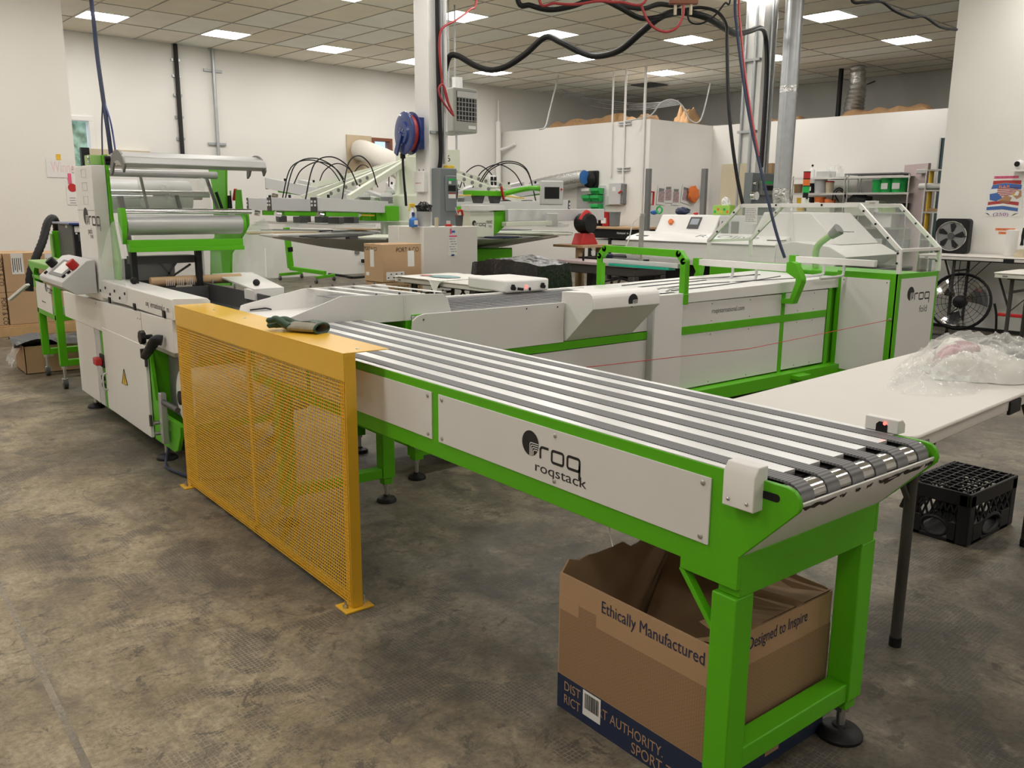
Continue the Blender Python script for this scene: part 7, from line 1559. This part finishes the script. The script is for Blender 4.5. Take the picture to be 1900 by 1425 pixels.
over('red_drop_hose', 'red air hose dropping beside the blue hose', 'hose', [(1371, -4, 6.5), (1374, 50, 6.5), (1383, 140, 6.4), (1397, 230, 6.3), (1408, 290, 6.25)], .008, 'red_hose')
over('packer_cable', 'dark blue and black cables dropping to the packing machine', 'cable', [(169, -4, 5.9), (174, 40, 5.9), (180, 100, 5.9), (191, 180, 5.85), (200, 240, 5.8), (206, 286, 5.8)], .014, 'navy')
over('packer_cable_thin', 'thin dark cable dropping to the left side of the packing machine', 'cable', [(191, 180, 5.84), (189, 230, 5.8), (190, 288, 5.75)], .005, 'navy'); over('packer_cable_blue', 'thin blue cable bowing to the packing machine top', 'cable', [(194, 190, 5.84), (206, 230, 5.8), (214, 280, 5.8)], .006, 'blue')
over('right_cable', 'black cable along the ceiling toward the right wall', 'cable', [(1580, -2, 8.0), (1605, 4, 8.0), (1635, 3, 8.1), (1660, 20, 8.2), (1690, 32, 8.3), (1715, 31, 8.4), (1745, 50, 8.6), (1775, 55, 8.8)], .014, 'black')
over('loop_cable', 'thin black cable loop near the valve block', 'cable', [(1275, 20, 6.7), (1280, 40, 6.7), (1300, 44, 6.7), (1325, 30, 6.7), (1345, 6, 6.7), (1355, -2, 6.7)], .007, 'black')
over('white_arc_cable', 'white cable arching over the partition corner', 'cable', [(1160, 225, 16.), (1205, 215, 16.), (1225, 192, 16.), (1245, 185, 16.), (1265, 195, 16.), (1280, 222, 16.), (1300, 222, 16.), (1318, 155, 16.)], .013, 'light_grey'); over('slanted_pipe', 'slanted white pipe above the near partition', 'pipe', [(1036, 140, 17.), (1030, 165, 17.), (1020, 205, 17.), (1012, 235, 17.), (1000, 240, 17.)], .016, 'light_grey')
over('far_cable', 'thin dark cable drooping across the far wall', 'cable', [(1590, 165, 17.), (1620, 152, 17.), (1660, 138, 17.), (1700, 158, 17.), (1730, 164, 17.), (1765, 156, 17.)], .012, 'dark_grey')
for k in range(5): over('ceiling_wire', 'pale wire drooping above the near partition', 'wire', [(1040, 165, 16.8), (1100, 180+4*k, 16.8), (1180, 192+3*k, 16.8), (1260, 186+2*k, 16.8)], .004, 'mid_grey', 5)['group'] = 'wires above the partition'
v = rD(1558, 170, 17.0); solo('black_pipe', G().cyl((15.9, v.y*15.9/v.x, PTOP), (15.9, v.y*15.9/v.x, CEIL), .045, 10), 'black', 'black vertical pipe on top of the far partition', 'pipe', room=True)
v = rP(1585, 200, 15.8); sp = spline([Vector((15.8, v.y, PTOP)), Vector((15.8, v.y, 3.2)), Vector((15.8, v.y-.03, 3.5)), Vector((15.8, v.y, CEIL))], 8)
solo('foil_riser', G().tube(sp, [.19+.02*(i % 2)-.003*i for i in range(len(sp))], 16), 'foil', 'crinkled foil duct rising from the far partition to the ceiling', 'duct', room=True)
for k, (p, qa, qb, h, lab) in enumerate(((13.35, 11.2, 13.6, .20, 'long brown insulation roll on the near partition'), (13.35, 10.85, 11.1, .16, 'small brown insulation wad near the partition corner'), (14.6, 10.8, 11.2, .38, 'brown insulation heap above the return wall'), (15.45, 8.8, 9.8, .14, 'ragged insulation on the far partition behind the steel duct'), (15.45, 6.4, 8.2, .17, 'ragged insulation on the far partition right of the foil duct'))):
    solo('insulation_batt', G().grid(lambda u, v_: Vector((p-.18+.5*v_, qb+(qa-qb)*u, PTOP-.02+h*min(1, 8*min(u+.01, 1.01-u))*min(1, 6*min(v_+.02, 1.02-v_))*(.75+.5*_nz.noise(Vector((u*7, v_*3, k*3.)))))), 36, 10), 'insulation', lab, 'insulation', room=True, smooth=False)
v = rZ(1205, 157, CEIL); solo('ceiling_vent', G().box(v.x-.28, v.x+.28, v.y-.28, v.y+.28, CEIL-.02, CEIL-.006), 'dark_grey', 'dark ceiling vent above the partition corner', 'vent', room=True)
# tree outside the window
tr = thing('tree', 'sunlit green tree outside the left window', 'tree', (4.6, 18.5, 0), True); part(tr, 'trunk', G().cyl((4.6, 18.5, -.1), (4.6, 18.5, 1.8), .12, 10), 'wood_frame'); part(tr, 'crown', G().grid(blob((4.6, 18.5, 2.9), 1.5, 1.2, 1.6, 2., .5), 40, 24), 'foliage')
